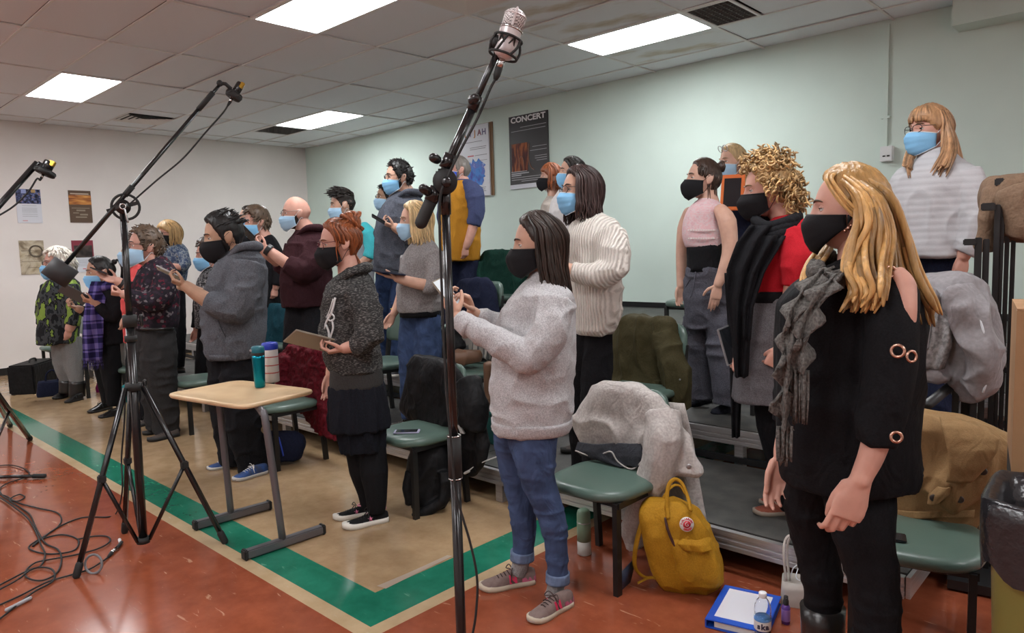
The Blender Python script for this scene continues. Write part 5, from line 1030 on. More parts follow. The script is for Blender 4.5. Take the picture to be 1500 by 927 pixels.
KHEA = heather('warm_grey_knit', (.20, .185, .185), (.30, .28, .28), 120)
def x(P):
    b = MB(); b.torus(.034, .004, 20, 8, basis(P.f.vec(.9, .3, -.3).normalized(), P.f.vec(-.3, .9, 0).normalized(), P.f.vec(.3, 0, .9).normalized(), P.J(579, 454, .1))); P.obj('bracelet', b, mat('yellow_band', (.62, .42, .05), .5)); P.obj('undershirt', band(P, [(463, 586, 646, .158), (452, 585, 646, .16)]), BLK)
P_ta = person('person with a blond bob and taupe sweater, holding a navy tablet flat on one hand', 5.25, 615, .2, 'fair',
    [('sweater', KHEA, [(456, 584, 646, .165), (440, 582, 648, .175), (415, 584, 648, .18), (390, 588, 648, .18), (372, 592, 646, .17), (360, 600, 641, .13), (352, 607, 633, .08), (345, 612, 627, .055)], [[(636, 372, 32, -.11), (638, 400, 32, -.17), (633, 419, 28, -.2), (622, 418, 22, -.2)], [(602, 378, 30, .12), (594, 418, 26, .15), (590, 432, 22, .13)]], dict(wr=.006))],
    [('jeans', denim('mid_denim', (.045, .075, .16)), None, [[(628, 448, 46, -.07), (627, 510, 42, -.07), (625, 560, 36, -.07), (625, 606, 30, -.07)], [(604, 448, 44, .09), (602, 510, 38, .09), (602, 560, 32, .09), (602, 600, 28, .09)]], dict(wr=.004))],
    [([(626, 418, 18, -.2), (602, 413, 16, -.2), (582, 407, 13, -.19)], ((-.97, 0, .2), (.2, .1, .95), 'L', 'flat', .95)), ([(590, 428, 17, .13), (583, 447, 14, .1), (577, 459, 11, .08)], ((-.5, -.1, -.85), (-.1, -.9, .1), 'R', 'relaxed', .95))],
    [], dict(cx=608, cy=323, hpx=57, yaw=10, pitch=-4, hair='bob', hcol=H_blond, mask='surgical', mcols=PALE_MASK, neck=(617, 350)), x)
held('tablet', 'navy tablet lying flat on the palm of the person with the blond bob', 'tablet', P_ta, (563, 397, -.2), (.95, .25, -.17), (.16, -.06, .98), (.27, .19, .011), (mat('navy_case', (.016, .020, .045), .5), M_scr))

def hood(P, pts, r, m): h = MB(); h.tube([P.J(*q) for q in pts], r, 10, sub=4, rnd=True); P.obj('hood', h, m)
MAR = cloth('maroon_hoodie', (.040, .014, .018), .2, 170)
P_ba = person('bald bearded person in a maroon hooded sweatshirt and glasses, holding a black tablet', 6.3, 448, .2, 'pink',
    [('hoodie', MAR, [(448, 416, 482, .2), (430, 414, 484, .21), (400, 414, 484, .22), (370, 417, 482, .215), (352, 425, 478, .18), (342, 432, 472, .12), (334, 438, 462, .07)], [[(468, 360, 38, -.14), (457, 388, 40, -.2), (442, 397, 34, -.23), (420, 387, 25, -.21)], [(434, 362, 34, .15), (420, 392, 28, .16), (406, 384, 18, .08)]], dict(wr=.007))],
    [('trousers', DENIM_BLK, None, [[(462, 440, 46, -.08), (460, 490, 42, -.08), (458, 540, 34, -.08), (458, 560, 30, -.08)], [(436, 440, 44, .1), (436, 490, 40, .1), (438, 540, 32, .1), (438, 555, 28, .1)]], dict(wr=.005))],
    [([(420, 386, 17, -.21), (402, 373, 15, -.2), (391, 365, 12, -.19)], ((-.8, .1, .5), (.3, .6, .6), 'L', 'grip', 1.0)), ([(406, 384, 14, .08), (392, 374, 12, .0), (386, 368, 11, -.02)], ((-.7, -.3, .5), (.1, -.3, .9), 'R', 'grip', 1.0))], [],
    dict(cx=434, cy=312, hpx=50, yaw=6, pitch=-5, mask='surgical', mcols=PALE_MASK, glasses=G_wire, beard=H_brown[2], brow=H_brown[0], neck=(450, 340), bscale=1.2),
    lambda P: [hood(P, [(436, 344, -.08), (450, 334, -.12), (466, 334, -.07), (470, 336, .05), (455, 334, .12), (440, 340, .10)], [.012, .026, .036, .036, .026, .014], MAR), P.obj('watch', arm_band(P, (396, 368, 14, -.195), (390, 364, 13, -.19), 1.2), M_black)])
held('tablet', 'black tablet held in both hands by the bald person in maroon', 'tablet', P_ba, (364, 343, -.12), (.62, .2, -.72), (.6, .3, .6), (.21, .14, .010), (M_phone, M_scr))

SLATE = heather('slate_hoodie', (.060, .066, .086), (.09, .098, .12), 120)
P_tl = person('tall person in a slate hooded sweatshirt with glasses, reading a phone on the second riser', 6.55, 585, .4, 'light',
    [('hoodie', SLATE, [(396, 549, 612, .2), (370, 549, 616, .215), (340, 551, 619, .22), (315, 556, 620, .215), (300, 562, 620, .19), (290, 570, 616, .13), (282, 578, 606, .07)], [[(612, 312, 36, -.13), (613, 338, 35, -.19), (604, 346, 28, -.22), (596, 343, 23, -.22)], [(572, 312, 34, .15), (562, 345, 28, .17), (566, 346, 20, .08)]], dict(wr=.007))],
    [('jeans', denim('dark_denim', (.022, .040, .095)), None, [[(592, 388, 42, -.08), (588, 440, 37, -.08), (586, 490, 32, -.08), (588, 536, 29, -.08)], [(568, 388, 40, .1), (566, 440, 35, .1), (566, 490, 30, .1), (568, 528, 27, .1)]], dict(wr=.005))],
    [([(600, 344, 18, -.22), (588, 338, 16, -.22), (579, 333, 13, -.22)], ((-.9, .05, .35), (.3, .35, .85), 'L', 'grip', 1.0))],
    [((600, 547), (567, 553), 'sneaker', GYM), ((584, 537), (552, 542), 'sneaker', GYM)],
    dict(cx=584, cy=260, hpx=50, yaw=14, pitch=-3, hair='short', hcol=H_black, mask='surgical', mcols=BLUE_MASK, glasses=G_black, beard=H_dark[2], neck=(598, 288), bscale=1.2),
    lambda P: hood(P, [(580, 292, -.08), (594, 281, -.13), (610, 282, -.08), (614, 285, .05), (598, 282, .12), (584, 288, .10)], [.012, .024, .034, .034, .024, .014], SLATE))
held('phone', 'black phone in the hand of the tall person in the slate hoodie', 'phone', P_tl, (556, 322, -.2), (-.82, .1, .52), (.45, .25, .8), (.155, .078, .011), (M_phone, M_scr))

TEAL = cloth('teal_sleeve', (.06, .42, .47), .1, 200)
person('dark-haired person in a grey top with turquoise sleeves on the second riser', 7.7, 525, .4, 'light',
    [('shirt', cloth('pale_grey_jersey', (.30, .32, .35), .1, 200), [(450, 503, 546, .17), (400, 501, 548, .19), (350, 503, 546, .18), (335, 508, 538, .12), (327, 512, 528, .06)], [], dict(wr=.004)), ('sleeve', TEAL, None, [[(530, 332, 18, -.08), (540, 344, 24, -.16), (544, 364, 21, -.2), (540, 378, 18, -.21)]], dict(wr=.004)), ('sleeve', TEAL, None, [[(520, 335, 16, .1), (508, 350, 22, .17), (502, 378, 18, .17)]], dict(wr=.004))],
    [('trousers', DENIM_BLK, None, [[(532, 436, 32, -.07), (530, 500, 26, -.07), (530, 520, 22, -.07)], [(514, 436, 32, .08), (514, 500, 24, .08), (514, 518, 22, .08)]], {})],
    [([(539, 379, 14, -.21), (529, 386, 12, -.2), (520, 389, 9, -.2)], ((-.95, 0, .1), (.2, .3, .9), 'L', 'grip', 1))], [],
    dict(cx=502, cy=300, hpx=45, yaw=4, pitch=-8, hair='fringe', hcol=H_dark, mask='surgical', mcols=PALE_MASK, neck=(515, 326)))
person('person with glasses and blue mask half hidden behind the tall slate-hooded person', 8.3, 572, .6, 'olive',
    [('jacket', cloth('plum_jacket', (.03, .012, .018), .2, 170), [(400, 552, 592, .17), (340, 551, 592, .18), (318, 555, 588, .15), (310, 562, 582, .08)], [[(584, 322, 17, -.1), (588, 350, 17, -.16), (586, 380, 14, -.17)], [(560, 322, 17, .12), (554, 350, 15, .16), (552, 380, 13, .16)]], {})], [('trousers', BLK, None, [[(578, 390, 26, -.06), (578, 470, 20, -.06)], [(562, 390, 26, .08), (562, 470, 20, .08)]], {})], [], [],
    dict(cx=566, cy=289, hpx=38, yaw=16, hair='short', hcol=H_black, mask='surgical', mcols=PALE_MASK, glasses=G_black, neck=(572, 312)))
BLUSL = cloth('blue_raglan', (.055, .068, .145), .14, 200)
person('person in a mustard shirt with blue raglan sleeves and bright blue mask, by the posters', 7.55, 678, .6, 'pink',
    [('shirt', cloth('mustard_jersey', (.44, .20, .022), .1, 200), [(382, 648, 703, .2), (360, 646, 704, .21), (330, 646, 704, .215), (300, 647, 704, .21), (284, 650, 702, .19), (272, 657, 696, .14), (264, 664, 687, .085)], [], dict(wr=.005)), ('sleeve', BLUSL, None, [[(682, 268, 16, -.06), (694, 282, 28, -.15), (698, 308, 25, -.19), (694, 330, 21, -.2)]], dict(wr=.006)), ('sleeve', BLUSL, None, [[(664, 270, 16, .08), (656, 284, 26, .17), (652, 310, 24, .19), (651, 330, 20, .19)]], dict(wr=.006))],
    [('trousers', NAVY, None, [[(689, 374, 36, -.08), (688, 430, 32, -.08), (686, 485, 26, -.08)], [(662, 374, 36, .1), (662, 430, 30, .1), (664, 480, 24, .1)]], dict(wr=.005))],
    [([(694, 328, 15, -.2), (688, 348, 13, -.21), (683, 361, 10, -.21)], ((-.15, 0, -1), (-.3, .9, 0), 'L', 'loose', 1)), ([(651, 328, 14, .19), (650, 350, 12, .19), (650, 360, 10, .19)], ((-.1, 0, -1), (.3, -.9, 0), 'R', 'loose', 1))], [],
    dict(cx=671, cy=249, hpx=44, yaw=10, pitch=4, hair='crop', hcol=H_grey, mask='surgical', mcols=ROYAL_MASK, glasses=G_wire, beard=H_grey[1], neck=(678, 270), bscale=1.2),
    lambda P: P.obj('collar', band(P, [(268, 662, 690, .085), (263, 664, 687, .075)]), BLUSL))
WHT = cloth('white_jersey', (.62, .60, .60), .05, 200)
person('dark-haired person in a white top just behind the cream knit sweater', 6.6, 830, .6, 'light',
    [('top', WHT, [(470, 806, 850, .16), (400, 803, 852, .17), (330, 803, 853, .18), (300, 806, 850, .17), (286, 813, 845, .12), (277, 820, 838, .06)], [[(842, 296, 20, -.1), (844, 340, 20, -.16), (836, 372, 17, -.18), (824, 380, 14, -.17)], [(820, 298, 18, .12), (812, 345, 17, .16), (810, 378, 15, .16)]], {})], [('trousers', BLK, None, [[(838, 460, 28, -.06), (836, 520, 22, -.06)], [(818, 460, 28, .08), (818, 520, 22, .08)]], {})], [], [],
    dict(cx=837, cy=252, hpx=46, yaw=14, hair='straight', hcol=H_dark, mask='surgical', mcols=BLUE_MASK, neck=(838, 282)))
person('ginger-haired person in a beige top and black mask, below the dark poster', 7.05, 808, .6, 'fair',
    [('top', cloth('beige_jersey', (.40, .35, .31), .08, 200), [(460, 791, 826, .16), (380, 790, 828, .17), (310, 791, 827, .17), (296, 796, 822, .12), (287, 802, 816, .06)], [[(819, 306, 16, -.1), (822, 345, 16, -.16), (814, 372, 14, -.17), (806, 376, 12, -.17)], [(800, 308, 16, .12), (796, 350, 14, .16), (794, 378, 12, .16)]], {})], [('trousers', BLK, None, [[(816, 450, 26, -.06), (815, 500, 20, -.06)], [(800, 450, 26, .08), (800, 500, 20, .08)]], {})], [], [],
    dict(cx=807, cy=260, hpx=41, yaw=10, pitch=2, hair='bob_face', hcol=H_ginger, mask='fold', mcols=BLACK_MASK, neck=(811, 287)))
person('short-haired person in a black sweater and blue mask, behind the grey hooded sweatshirt', 7.75, 393, .2, 'pink',
    [('sweater', BLK, [(450, 375, 412, .17), (430, 374, 414, .17), (390, 372, 414, .175), (366, 375, 411, .16), (352, 381, 405, .11), (344, 387, 398, .06)], [[(405, 366, 18, -.13), (409, 398, 17, -.18), (405, 418, 14, -.18)], [(382, 368, 18, .13), (376, 400, 16, .16), (374, 418, 13, .16)]], {})], [('trousers', BLK2, None, [[(402, 440, 30, -.06), (400, 500, 24, -.06), (400, 530, 20, -.06)], [(386, 440, 30, .08), (386, 500, 22, .08), (386, 525, 20, .08)]], {})],
    [([(405, 417, 10, -.18), (404, 421, 9, -.18)], ((-.2, 0, -1), (-.3, .9, 0), 'L', 'loose', .95))], [], dict(cx=376, cy=325, hpx=42, yaw=16, pitch=-8, hair='pixie', hcol=H_ash, mask='surgical', mcols=BLUE_MASK, neck=(388, 347)))
person('dark-haired masked person almost hidden behind the short-haired person in black', 8.9, 366, .4, 'light', [('top', BLK, [(420, 352, 388, .16), (360, 350, 390, .17), (345, 354, 386, .13), (337, 362, 378, .06)], [[(382, 350, 16, -.1), (386, 380, 16, -.16), (384, 408, 13, -.17)], [(358, 350, 16, .12), (353, 380, 15, .16), (352, 408, 13, .16)]], {})], [('trousers', BLK, None, [[(376, 410, 24, -.06), (376, 480, 18, -.06)], [(362, 410, 24, .08), (362, 480, 18, .08)]], {})], [], [], dict(cx=365, cy=320, hpx=36, yaw=14, hair='straight', hcol=H_dark, mask='surgical', mcols=BLUE_MASK, neck=(370, 340)))
DFL = blotch('blue_leaf_print', [(0, (.05, .075, .14)), (.42, (.09, .12, .19)), (.50, (.22, .25, .28)), (.58, (.06, .085, .15)), (.70, (.26, .24, .17))], 30, st=(1, 1, .7))
person('person in a blue leaf-print blouse and black mask standing before the left wall', 9.1, 256, .2, 'pink',
    [('blouse', DFL, [(412, 240, 270, .14), (390, 237, 273, .16), (375, 236, 274, .17), (363, 241, 270, .15), (356, 247, 264, .07)], [[(266, 371, 14, -.12), (272, 386, 14, -.18), (263, 392, 12, -.21)], [(244, 371, 13, .13), (238, 388, 12, .13), (244, 392, 9, .04)]], {})], [('trousers', BLK, None, [[(262, 405, 22, -.06), (262, 460, 18, -.06), (262, 500, 15, -.06)], [(250, 405, 22, .08), (250, 460, 17, .08), (250, 496, 14, .08)]], {})],
    [([(264, 391, 9, -.21), (254, 390, 8, -.21), (247, 388, 7, -.2)], ((-.95, 0, .1), (0, .6, .8), 'L', 'loose', .95))], [], dict(cx=247, cy=343, hpx=37, yaw=28, hair='bob_face', hcol=H_curl, mask='fold', mcols=BLACK_MASK, glasses=G_black, neck=(254, 361)))
PAT = blotch('black_white_print', [(0, (.02, .02, .022)), (.48, (.16, .16, .165)), (.56, (.03, .03, .032)), (.62, (.34, .33, .33))], 60)
person('person in a black cardigan over a speckled top, blue mask, behind the bearded person', 7.9, 312, .2, 'pink',
    [('top', PAT, [(480, 289, 330, .155), (440, 288, 331, .165), (412, 291, 329, .165), (399, 298, 325, .12), (391, 306, 320, .06)], [], {}), ('cardigan', BLK, [(490, 297, 338, .17), (440, 298, 338, .175), (410, 301, 336, .175), (398, 307, 330, .13), (391, 312, 325, .07)], [[(328, 412, 18, -.13), (330, 440, 18, -.18), (318, 455, 14, -.2)], [(300, 412, 18, .14), (292, 445, 16, .17), (288, 480, 14, .15)]], {})],
    [('trousers', BLK2, None, [[(322, 478, 30, -.06), (318, 530, 26, -.06), (314, 560, 22, -.06)], [(304, 478, 30, .08), (300, 530, 25, .08), (298, 556, 22, .08)]], {})], [], [], dict(cx=306, cy=373, hpx=43, yaw=10, pitch=-6, hair='pixie', hcol=H_brown, mask='surgical', mcols=BLUE_MASK, neck=(317, 394)))
person('person in a coral shirt mostly hidden behind the person in the floral shirt', 7.45, 205, 0, 'fair',
    [('shirt', cloth('coral_jersey', (.70, .10, .10), .08, 200), [(500, 186, 224, .16), (440, 184, 226, .17), (408, 187, 225, .17), (394, 193, 220, .13), (385, 200, 213, .06)], [[(194, 410, 18, -.1), (187, 440, 16, -.14), (186, 460, 13, -.14)]], {})], [('trousers', BLK, None, [[(212, 485, 30, -.06), (212, 560, 22, -.06), (212, 615, 18, -.06)], [(198, 485, 30, .08), (198, 560, 22, .08), (198, 605, 18, .08)]], {})], [],
    [((230, 620), (190, 627), 'low', DULL)], dict(cx=200, cy=366, hpx=46, yaw=8, hair='short', hcol=H_brown, mask='surgical', mcols=PALE_MASK, neck=(208, 390)))
# ------------------------------------------------------------------ chairs
M_vin = mat('green_vinyl_seat', (.085, .135, .112), .33, bump=.06, bscale=220, spec=.5); M_leg = mat('chair_black', (.012, .012, .012), .42, spec=.45)
CH = {}
def chair_meshes():
    n = 40; out = lambda g, z, k=1: [V((.225 * g * math.copysign(abs(math.cos(a)) ** .62, math.cos(a)) + .005, (.225 - .018 * math.cos(a)) * g * math.copysign(abs(math.sin(a)) ** .62, math.sin(a)), z)) for a in [2 * math.pi * j / n for j in range(n)]]
    s = MB(); s.rings([out(.90, .408), out(.97, .415), out(1.0, .428), out(.995, .442), out(.96, .454), out(.86, .461), out(.6, .464), out(.2, .464)]); CH['seat'] = s.mesh('seat'); CH['seat'].materials.append(M_vin)
    b = MB(); rs = []
    for k, (z, w_, th) in enumerate(((.585, .17, .006), (.59, .19, .014), (.61, .203, .019), (.68, .208, .02), (.76, .200, .019), (.80, .180, .016), (.822, .140, .011), (.826, .10, .005))):
        bow = lambda y: .028 * (1 - (y / .21) ** 2); lean = -.175 - (z - .45) * .17
        rs.append([V((lean - bow(y) + (th if s_ > 0 else -th) * (1 - .3 * abs(y / w_) ** 4), y, z)) for s_, yy in ((1, range(9)), (-1, range(8, -1, -1))) for y in [w_ * (-1 + q / 4) for q in yy]])
    b.rings(rs); CH['backrest'] = b.mesh('backrest'); CH['backrest'].materials.append(M_vin)
    for nm, pts in (('front', [(.165, 0), (.165, .41)]), ('rear', [(-.215, 0), (-.185, .42), (-.225, .70)])):
        for sg in (-1, 1):
            m = MB(); y = sg * (.178 if nm == 'front' else .196)
            for (xa, za), (xb, zb) in zip(pts, pts[1:]):
                hw, hd = .017, .012; m.rings([[V((xx - hw, y - hd, zz)), V((xx + hw, y - hd, zz)), V((xx + hw, y + hd, zz)), V((xx - hw, y + hd, zz))] for xx, zz in ((xa, za), (xb, zb))])
            CH[nm, sg] = m.mesh('leg', False); CH[nm, sg].materials.append(M_leg)
    f = MB(); f.box((-.01, .185, .40), (.36, .022, .028)); f.box((-.01, -.185, .40), (.36, .022, .028)); f.box((.15, 0, .40), (.022, .36, .026)); f.box((-.17, 0, .40), (.022, .36, .026)); CH['frame'] = f.mesh('seat_frame', False); CH['frame'].materials.append(M_leg)
chair_meshes()
def chair(label, x_, y_, z=0, rz=-math.pi / 2):
    t = thing('chair', label, 'chair', (x_, y_, z), rz, 'green vinyl choir chairs')
    for nm, me in (('seat', CH['seat']), ('backrest', CH['backrest']), ('leg', CH['front', -1]), ('leg', CH['front', 1]), ('leg', CH['rear', -1]), ('leg', CH['rear', 1]), ('seat_frame', CH['frame'])):
        o = bpy.data.objects.new(nm, me); C.objects.link(o); o.parent = t
    return t
def chair_leg(label, px, py, z=0, side=1, rz=-math.pi / 2):
    """chair whose front leg on the given side meets the ground at a spot"""
    p = onz(px, py, z); c, s_ = math.cos(rz), math.sin(rz); lx, ly = .165, side * .178; t = chair(label, p.x - (c * lx - s_ * ly), p.y - (s_ * lx + c * ly), z, rz); return t
def back_of(t):
    p = t.location; r = t.rotation_euler.z; return V((p.x - math.cos(r) * .24, p.y - math.sin(r) * .24, p.z))
c1 = chair_leg('green vinyl chair under the pale grey-beige coat, beside the yellow backpack', 905, 872)
p = onz(1418, 838, .42); c2 = chair('green vinyl chair under the tan trench coat at lower right', p.x - .20, p.y + .15, 0, -math.pi / 2 + .22)
c3 = chair_leg('green vinyl chair with a black coat on its back and a phone on its seat', 610, 760)
c4 = chair_leg('green vinyl chair under the dark red quilted jacket', 407, 690)
c5 = chair_leg('green vinyl chair just left of the small desk, in front of the grey hoodie', 281, 637)
c6 = chair_leg('green vinyl chair with a white fleece on it, behind the plaid scarf', 192, 607)
c7 = chair_leg('green vinyl chair between the grey leggings and the plaid scarf', 130, 583)
c8 = chair_leg('green vinyl chair behind the white-haired person, nearest the left wall', 79, 562)
c9 = chair('green vinyl chair under the olive parka on the lowest riser', -2.36, 3.62, .2)
c10 = chair('green vinyl chair on the lowest riser, its back showing right of the copper hair', -4.62, 3.42, .2)
c11 = chair('green vinyl chair under the teal jacket', -6.45, 3.62, .2)
c13 = chair('empty green vinyl chair seen between the floral shirt and the speckled top', -7.62, 3.50, .2)
c14 = chair('green vinyl chair under the striped coat on the lowest riser', -3.72, 3.60, .2)
c15 = chair_leg('green vinyl chair hidden behind the grey skirt on the second riser', 1103, 608, .4, -1)
c16 = chair('green vinyl chair under the navy jacket on the second riser', -4.62, 4.38, .4)
c17 = chair('green vinyl chair under the dark green jackets', -5.02, 5.14, .6)
c18 = chair('empty green vinyl chair behind the arm of the sleeveless pink top', -2.86, 5.26, .6)
c19 = chair('green vinyl chair on the top riser behind the dark green jackets', -5.35, 6.1, .8)

# ------------------------------------------------------------------ coats hung over chair backs
ROT = []
class Draped(Person):
    def J(s, x, y, b=0): return s.f.J(x, y, b + s.k_tilt * max(-.4, min(.4, s.f.m(x - s.px0))))
    def __init__(s, name, label, cat, spot, px, group=None, tilt=True):
        s.f = Frame(math.hypot(spot.x, spot.y), px, z=spot.z); s.z = spot.z; s.px0 = px; rz = math.pi / 2 + (ROT.pop() if ROT else -math.pi / 2); dx = V((math.cos(rz), math.sin(rz), 0)); s.k_tilt = s.f.e2.dot(dx) / s.f.e1.dot(dx) if tilt else 0; s.root = thing(name, label, cat, s.f.o, 0, group); s.seed = px
def coat(label, ch, px, m, rows, limbs=(), name='coat', cat='coat', db=0, **kw):
    p = back_of(ch) if not isinstance(ch, V) else ch; ROT[:] = [] if isinstance(ch, V) else [ch.rotation_euler.z if ch.rotation_euler.z else ch.matrix_basis.to_euler().z]; d = Draped(name, label, cat, p, px, tilt=not isinstance(ch, V)); kw.setdefault('wr', .009); kw.setdefault('wf', (8, 8, 7)); kw.setdefault('it', 3); kw.setdefault('voxel', max(.008, d.f.D * .002))
    d.garment('cloth', m, rows if rows[0][0] > rows[-1][0] else rows[::-1], limbs, **kw)
    return d
PALE = heather('pale_wool', (.42, .385, .365), (.52, .485, .46), 90, bump=.15); LINING = cloth('charcoal_lining', (.040, .042, .05), .15, 200)
d = coat('pale grey-beige wool coat with dark lining over the chair by the yellow backpack', c1, 925, PALE, [(561, 900, 938, .05), (569, 874, 962, .075), (585, 856, 979, .085), (606, 843, 994, .09), (630, 832, 1005, .1), (652, 836, 1014, .1), (668, 862, 1019, .1), (682, 935, 1022, .085), (692, 962, 1018, .06)],
    [[(972, 606, 52, -.04), (974, 645, 54, -.10), (964, 690, 50, -.12), (944, 735, 45, -.10), (928, 772, 42, -.04), (933, 796, 38, .0)]], wr=.010)
b = MB(); G = strip(d, [(590, 905, 1000, .10), (650, 925, 1016, .13), (710, 925, 1026, .14), (765, 930, 1036, .13), (792, 925, 985, .10)], th=.010, amp=.022); d.obj('back_panel', G, PALE)
d.obj('lining', strip(d, [(648, 846, 938, -.100), (660, 842, 942, -.118), (668, 850, 942, -.125), (682, 898, 938, -.125)], th=.008, amp=.012), LINING)
b = MB(); b.tube([d.J(843, 660, -.125), d.J(866, 668, -.135), d.J(884, 664, -.138), d.J(896, 662, -.14), d.J(905, 676, -.14), d.J(925, 687, -.14), d.J(940, 676, -.135)], .004, 6, sub=4); d.obj('hem_edge', b, PALE)
b = MB(); b.lathe([(.012, 0), (.012, .004), (.008, .006)], 14, basis(d.f.e1, d.f.e3, -d.f.e2, d.J(1009, 683, -.085))); d.obj('snap', b, M_silver)
TRENCH = cloth('tan_gabardine', (.27, .165, .075), .08, 240, .15, .75)
d = coat('tan trench coat with dark buttons over the chair behind the golden-haired person', c2, 1375, TRENCH, [(605, 1318, 1396, .07), (614, 1304, 1424, .095), (632, 1298, 1456, .11), (662, 1294, 1472, .12), (695, 1294, 1476, .12), (720, 1296, 1452, .1), (742, 1298, 1433, .1), (765, 1300, 1425, .11), (784, 1302, 1425, .10)],
    [[(1400, 632, 50, -.05), (1424, 660, 60, -.075), (1416, 692, 58, -.09), (1394, 716, 50, -.10), (1374, 734, 44, -.105)]], wr=.005, it=6)
d.obj('storm_flap', strip(d, [(610, 1376, 1396, -.09), (624, 1379, 1436, -.14), (642, 1384, 1464, -.165), (660, 1388, 1462, -.18), (684, 1390, 1446, -.185), (706, 1386, 1424, -.175)], th=.008, amp=.004, freq=2), TRENCH)
for q in ((1368, 729, -.178), (1406, 731, -.165), (1440, 690, -.165)):
    b = MB(); b.lathe([(.013, 0), (.014, .003), (.012, .006), (.004, .006)], 16, basis(d.f.e1, d.f.e3, -d.f.e2, d.J(*q))); d.obj('button', b, mat('dark_button', (.035, .025, .02), .4))
d.obj('cuff_strap', strip(d, [(712, 1374, 1398, -.165), (724, 1360, 1392, -.17), (738, 1358, 1374, -.165)], th=.006, amp=.002, freq=2), TRENCH)
d.obj('belt', strip(d, [(746, 1300, 1428, -.088), (757, 1300, 1427, -.094)], th=.008, amp=.006), TRENCH)
BLKN = cloth('black_nylon', (.009, .009, .010), .3, 30, .2, .55)
d = coat('black coat with a white care label over the chair right of the skirt', c3, 645, BLKN, [(521, 606, 652, .05), (530, 598, 668, .08), (555, 591, 688, .1), (585, 584, 700, .11), (612, 580, 708, .115), (640, 612, 712, .11), (665, 645, 711, .10), (690, 664, 697, .06)], [[(684, 560, 40, -.04), (694, 595, 42, -.08), (690, 625, 38, -.1)]])
d.obj('label_tag', strip(d, [(616, 672, 682, -.125), (624, 670, 676, -.128), (634, 674, 682, -.125)], th=.002, amp=.002), mat('white_tag', (.62, .62, .62), .7))
b = MB(); b.tube([d.J(683, 692, -.08), d.J(700, 680, -.06), d.J(730, 668, -.02)], .0035, 6, sub=3); b.tube([d.J(681, 693, -.08), d.J(687, 690, -.08)], .008, 8, rnd=True); d.obj('drawcord', b, MATS['white_tag'])
d = coat('dark red quilted jacket over the chair behind the small desk', c4, 450, cloth('red_quilt', (.12, .008, .016), .3, 45, .7, .7), [(505, 430, 452, .04), (512, 420, 474, .07), (535, 411, 480, .09), (560, 407, 484, .1), (585, 425, 487, .09), (615, 446, 494, .085), (640, 468, 497, .06)], [[(424, 520, 26, -.04), (416, 550, 28, -.08), (414, 580, 24, -.09)]], name='jacket', cat='jacket', wr=.010, wf=(24, 24, 24))
d = coat('teal jacket over a chair behind the grey hooded sweatshirt', c11, 405, cloth('teal_wool', (.012, .060, .085), .15, 160), [(443, 388, 412, .05), (450, 381, 423, .08), (475, 379, 433, .1), (500, 381, 438, .1), (522, 385, 441, .09)], [], name='jacket', cat='jacket')
OLIVE = cloth('olive_cotton', (.050, .042, .018), .15, 150, .2, .75)
d = coat('olive green parka over a chair behind the pale coat', c9, 945, OLIVE, [(464, 922, 978, .06), (471, 906, 986, .09), (498, 898, 988, .11), (530, 894, 984, .1), (560, 893, 985, .1), (588, 897, 984, .1)], [[(972, 488, 32, -.04), (985, 528, 38, -.08), (993, 566, 38, -.09), (997, 597, 32, -.07)]], wr=.012)
d.obj('pocket_flap', strip(d, [(556, 926, 970, -.085), (568, 926, 970, -.092)], th=.008, amp=.004), OLIVE); b = MB(); b.sphere(d.J(996, 556, -.165), .006, 8, 6); d.obj('snap', b, M_silver)
FOREST = cloth('forest_fleece', (.008, .036, .026), .2, 120)
d = coat('dark green fleece jackets heaped over a chair on the third riser', c17, 735, FOREST, [(366, 716, 750, .05), (373, 703, 758, .09), (395, 699, 764, .1), (415, 703, 766, .1), (445, 738, 768, .08)], [[(704, 384, 16, -.06), (702, 400, 16, -.1), (708, 416, 14, -.1)], [(752, 380, 18, -.06), (760, 405, 20, -.1), (764, 435, 18, -.1)]], name='jacket', cat='jacket')
d = coat('navy jacket over a chair on the second riser, left of the dark green jackets', c16, 698, NAVY, [(407, 682, 714, .05), (414, 671, 722, .08), (434, 667, 727, .09), (454, 690, 731, .08), (470, 706, 734, .05)], [], name='jacket', cat='jacket')
d = coat('grey and cream striped coat heaped over a chair behind the grey sweater sleeve', c14, 700, blotch('striped_wool', [(0, (.03, .03, .03)), (.40, (.30, .28, .25)), (.52, (.12, .12, .12)), (.62, (.42, .39, .34))], 9, st=(1.6, 1.6, .3)), [(454, 690, 716, .05), (462, 680, 728, .08), (485, 672, 734, .1), (505, 660, 736, .1), (522, 655, 730, .1)], [])
d.garment('dark_sleeve', BLKN, None, [[(672, 470, 28, -.05), (664, 492, 34, -.09), (672, 516, 36, -.1)]], .011, wr=.008); d.garment('dark_sleeve', BLKN, None, [[(722, 475, 26, -.06), (730, 500, 28, -.09), (728, 520, 24, -.09)]], .011, wr=.008)
d = coat('white fleece over a chair behind the plaid scarf', c6, 180, cloth('white_fleece', (.55, .53, .50), .08, 120, .6), [(468, 171, 186, .05), (478, 168, 190, .08), (505, 168, 191, .09), (540, 171, 190, .08)], [], name='fleece', cat='jacket')

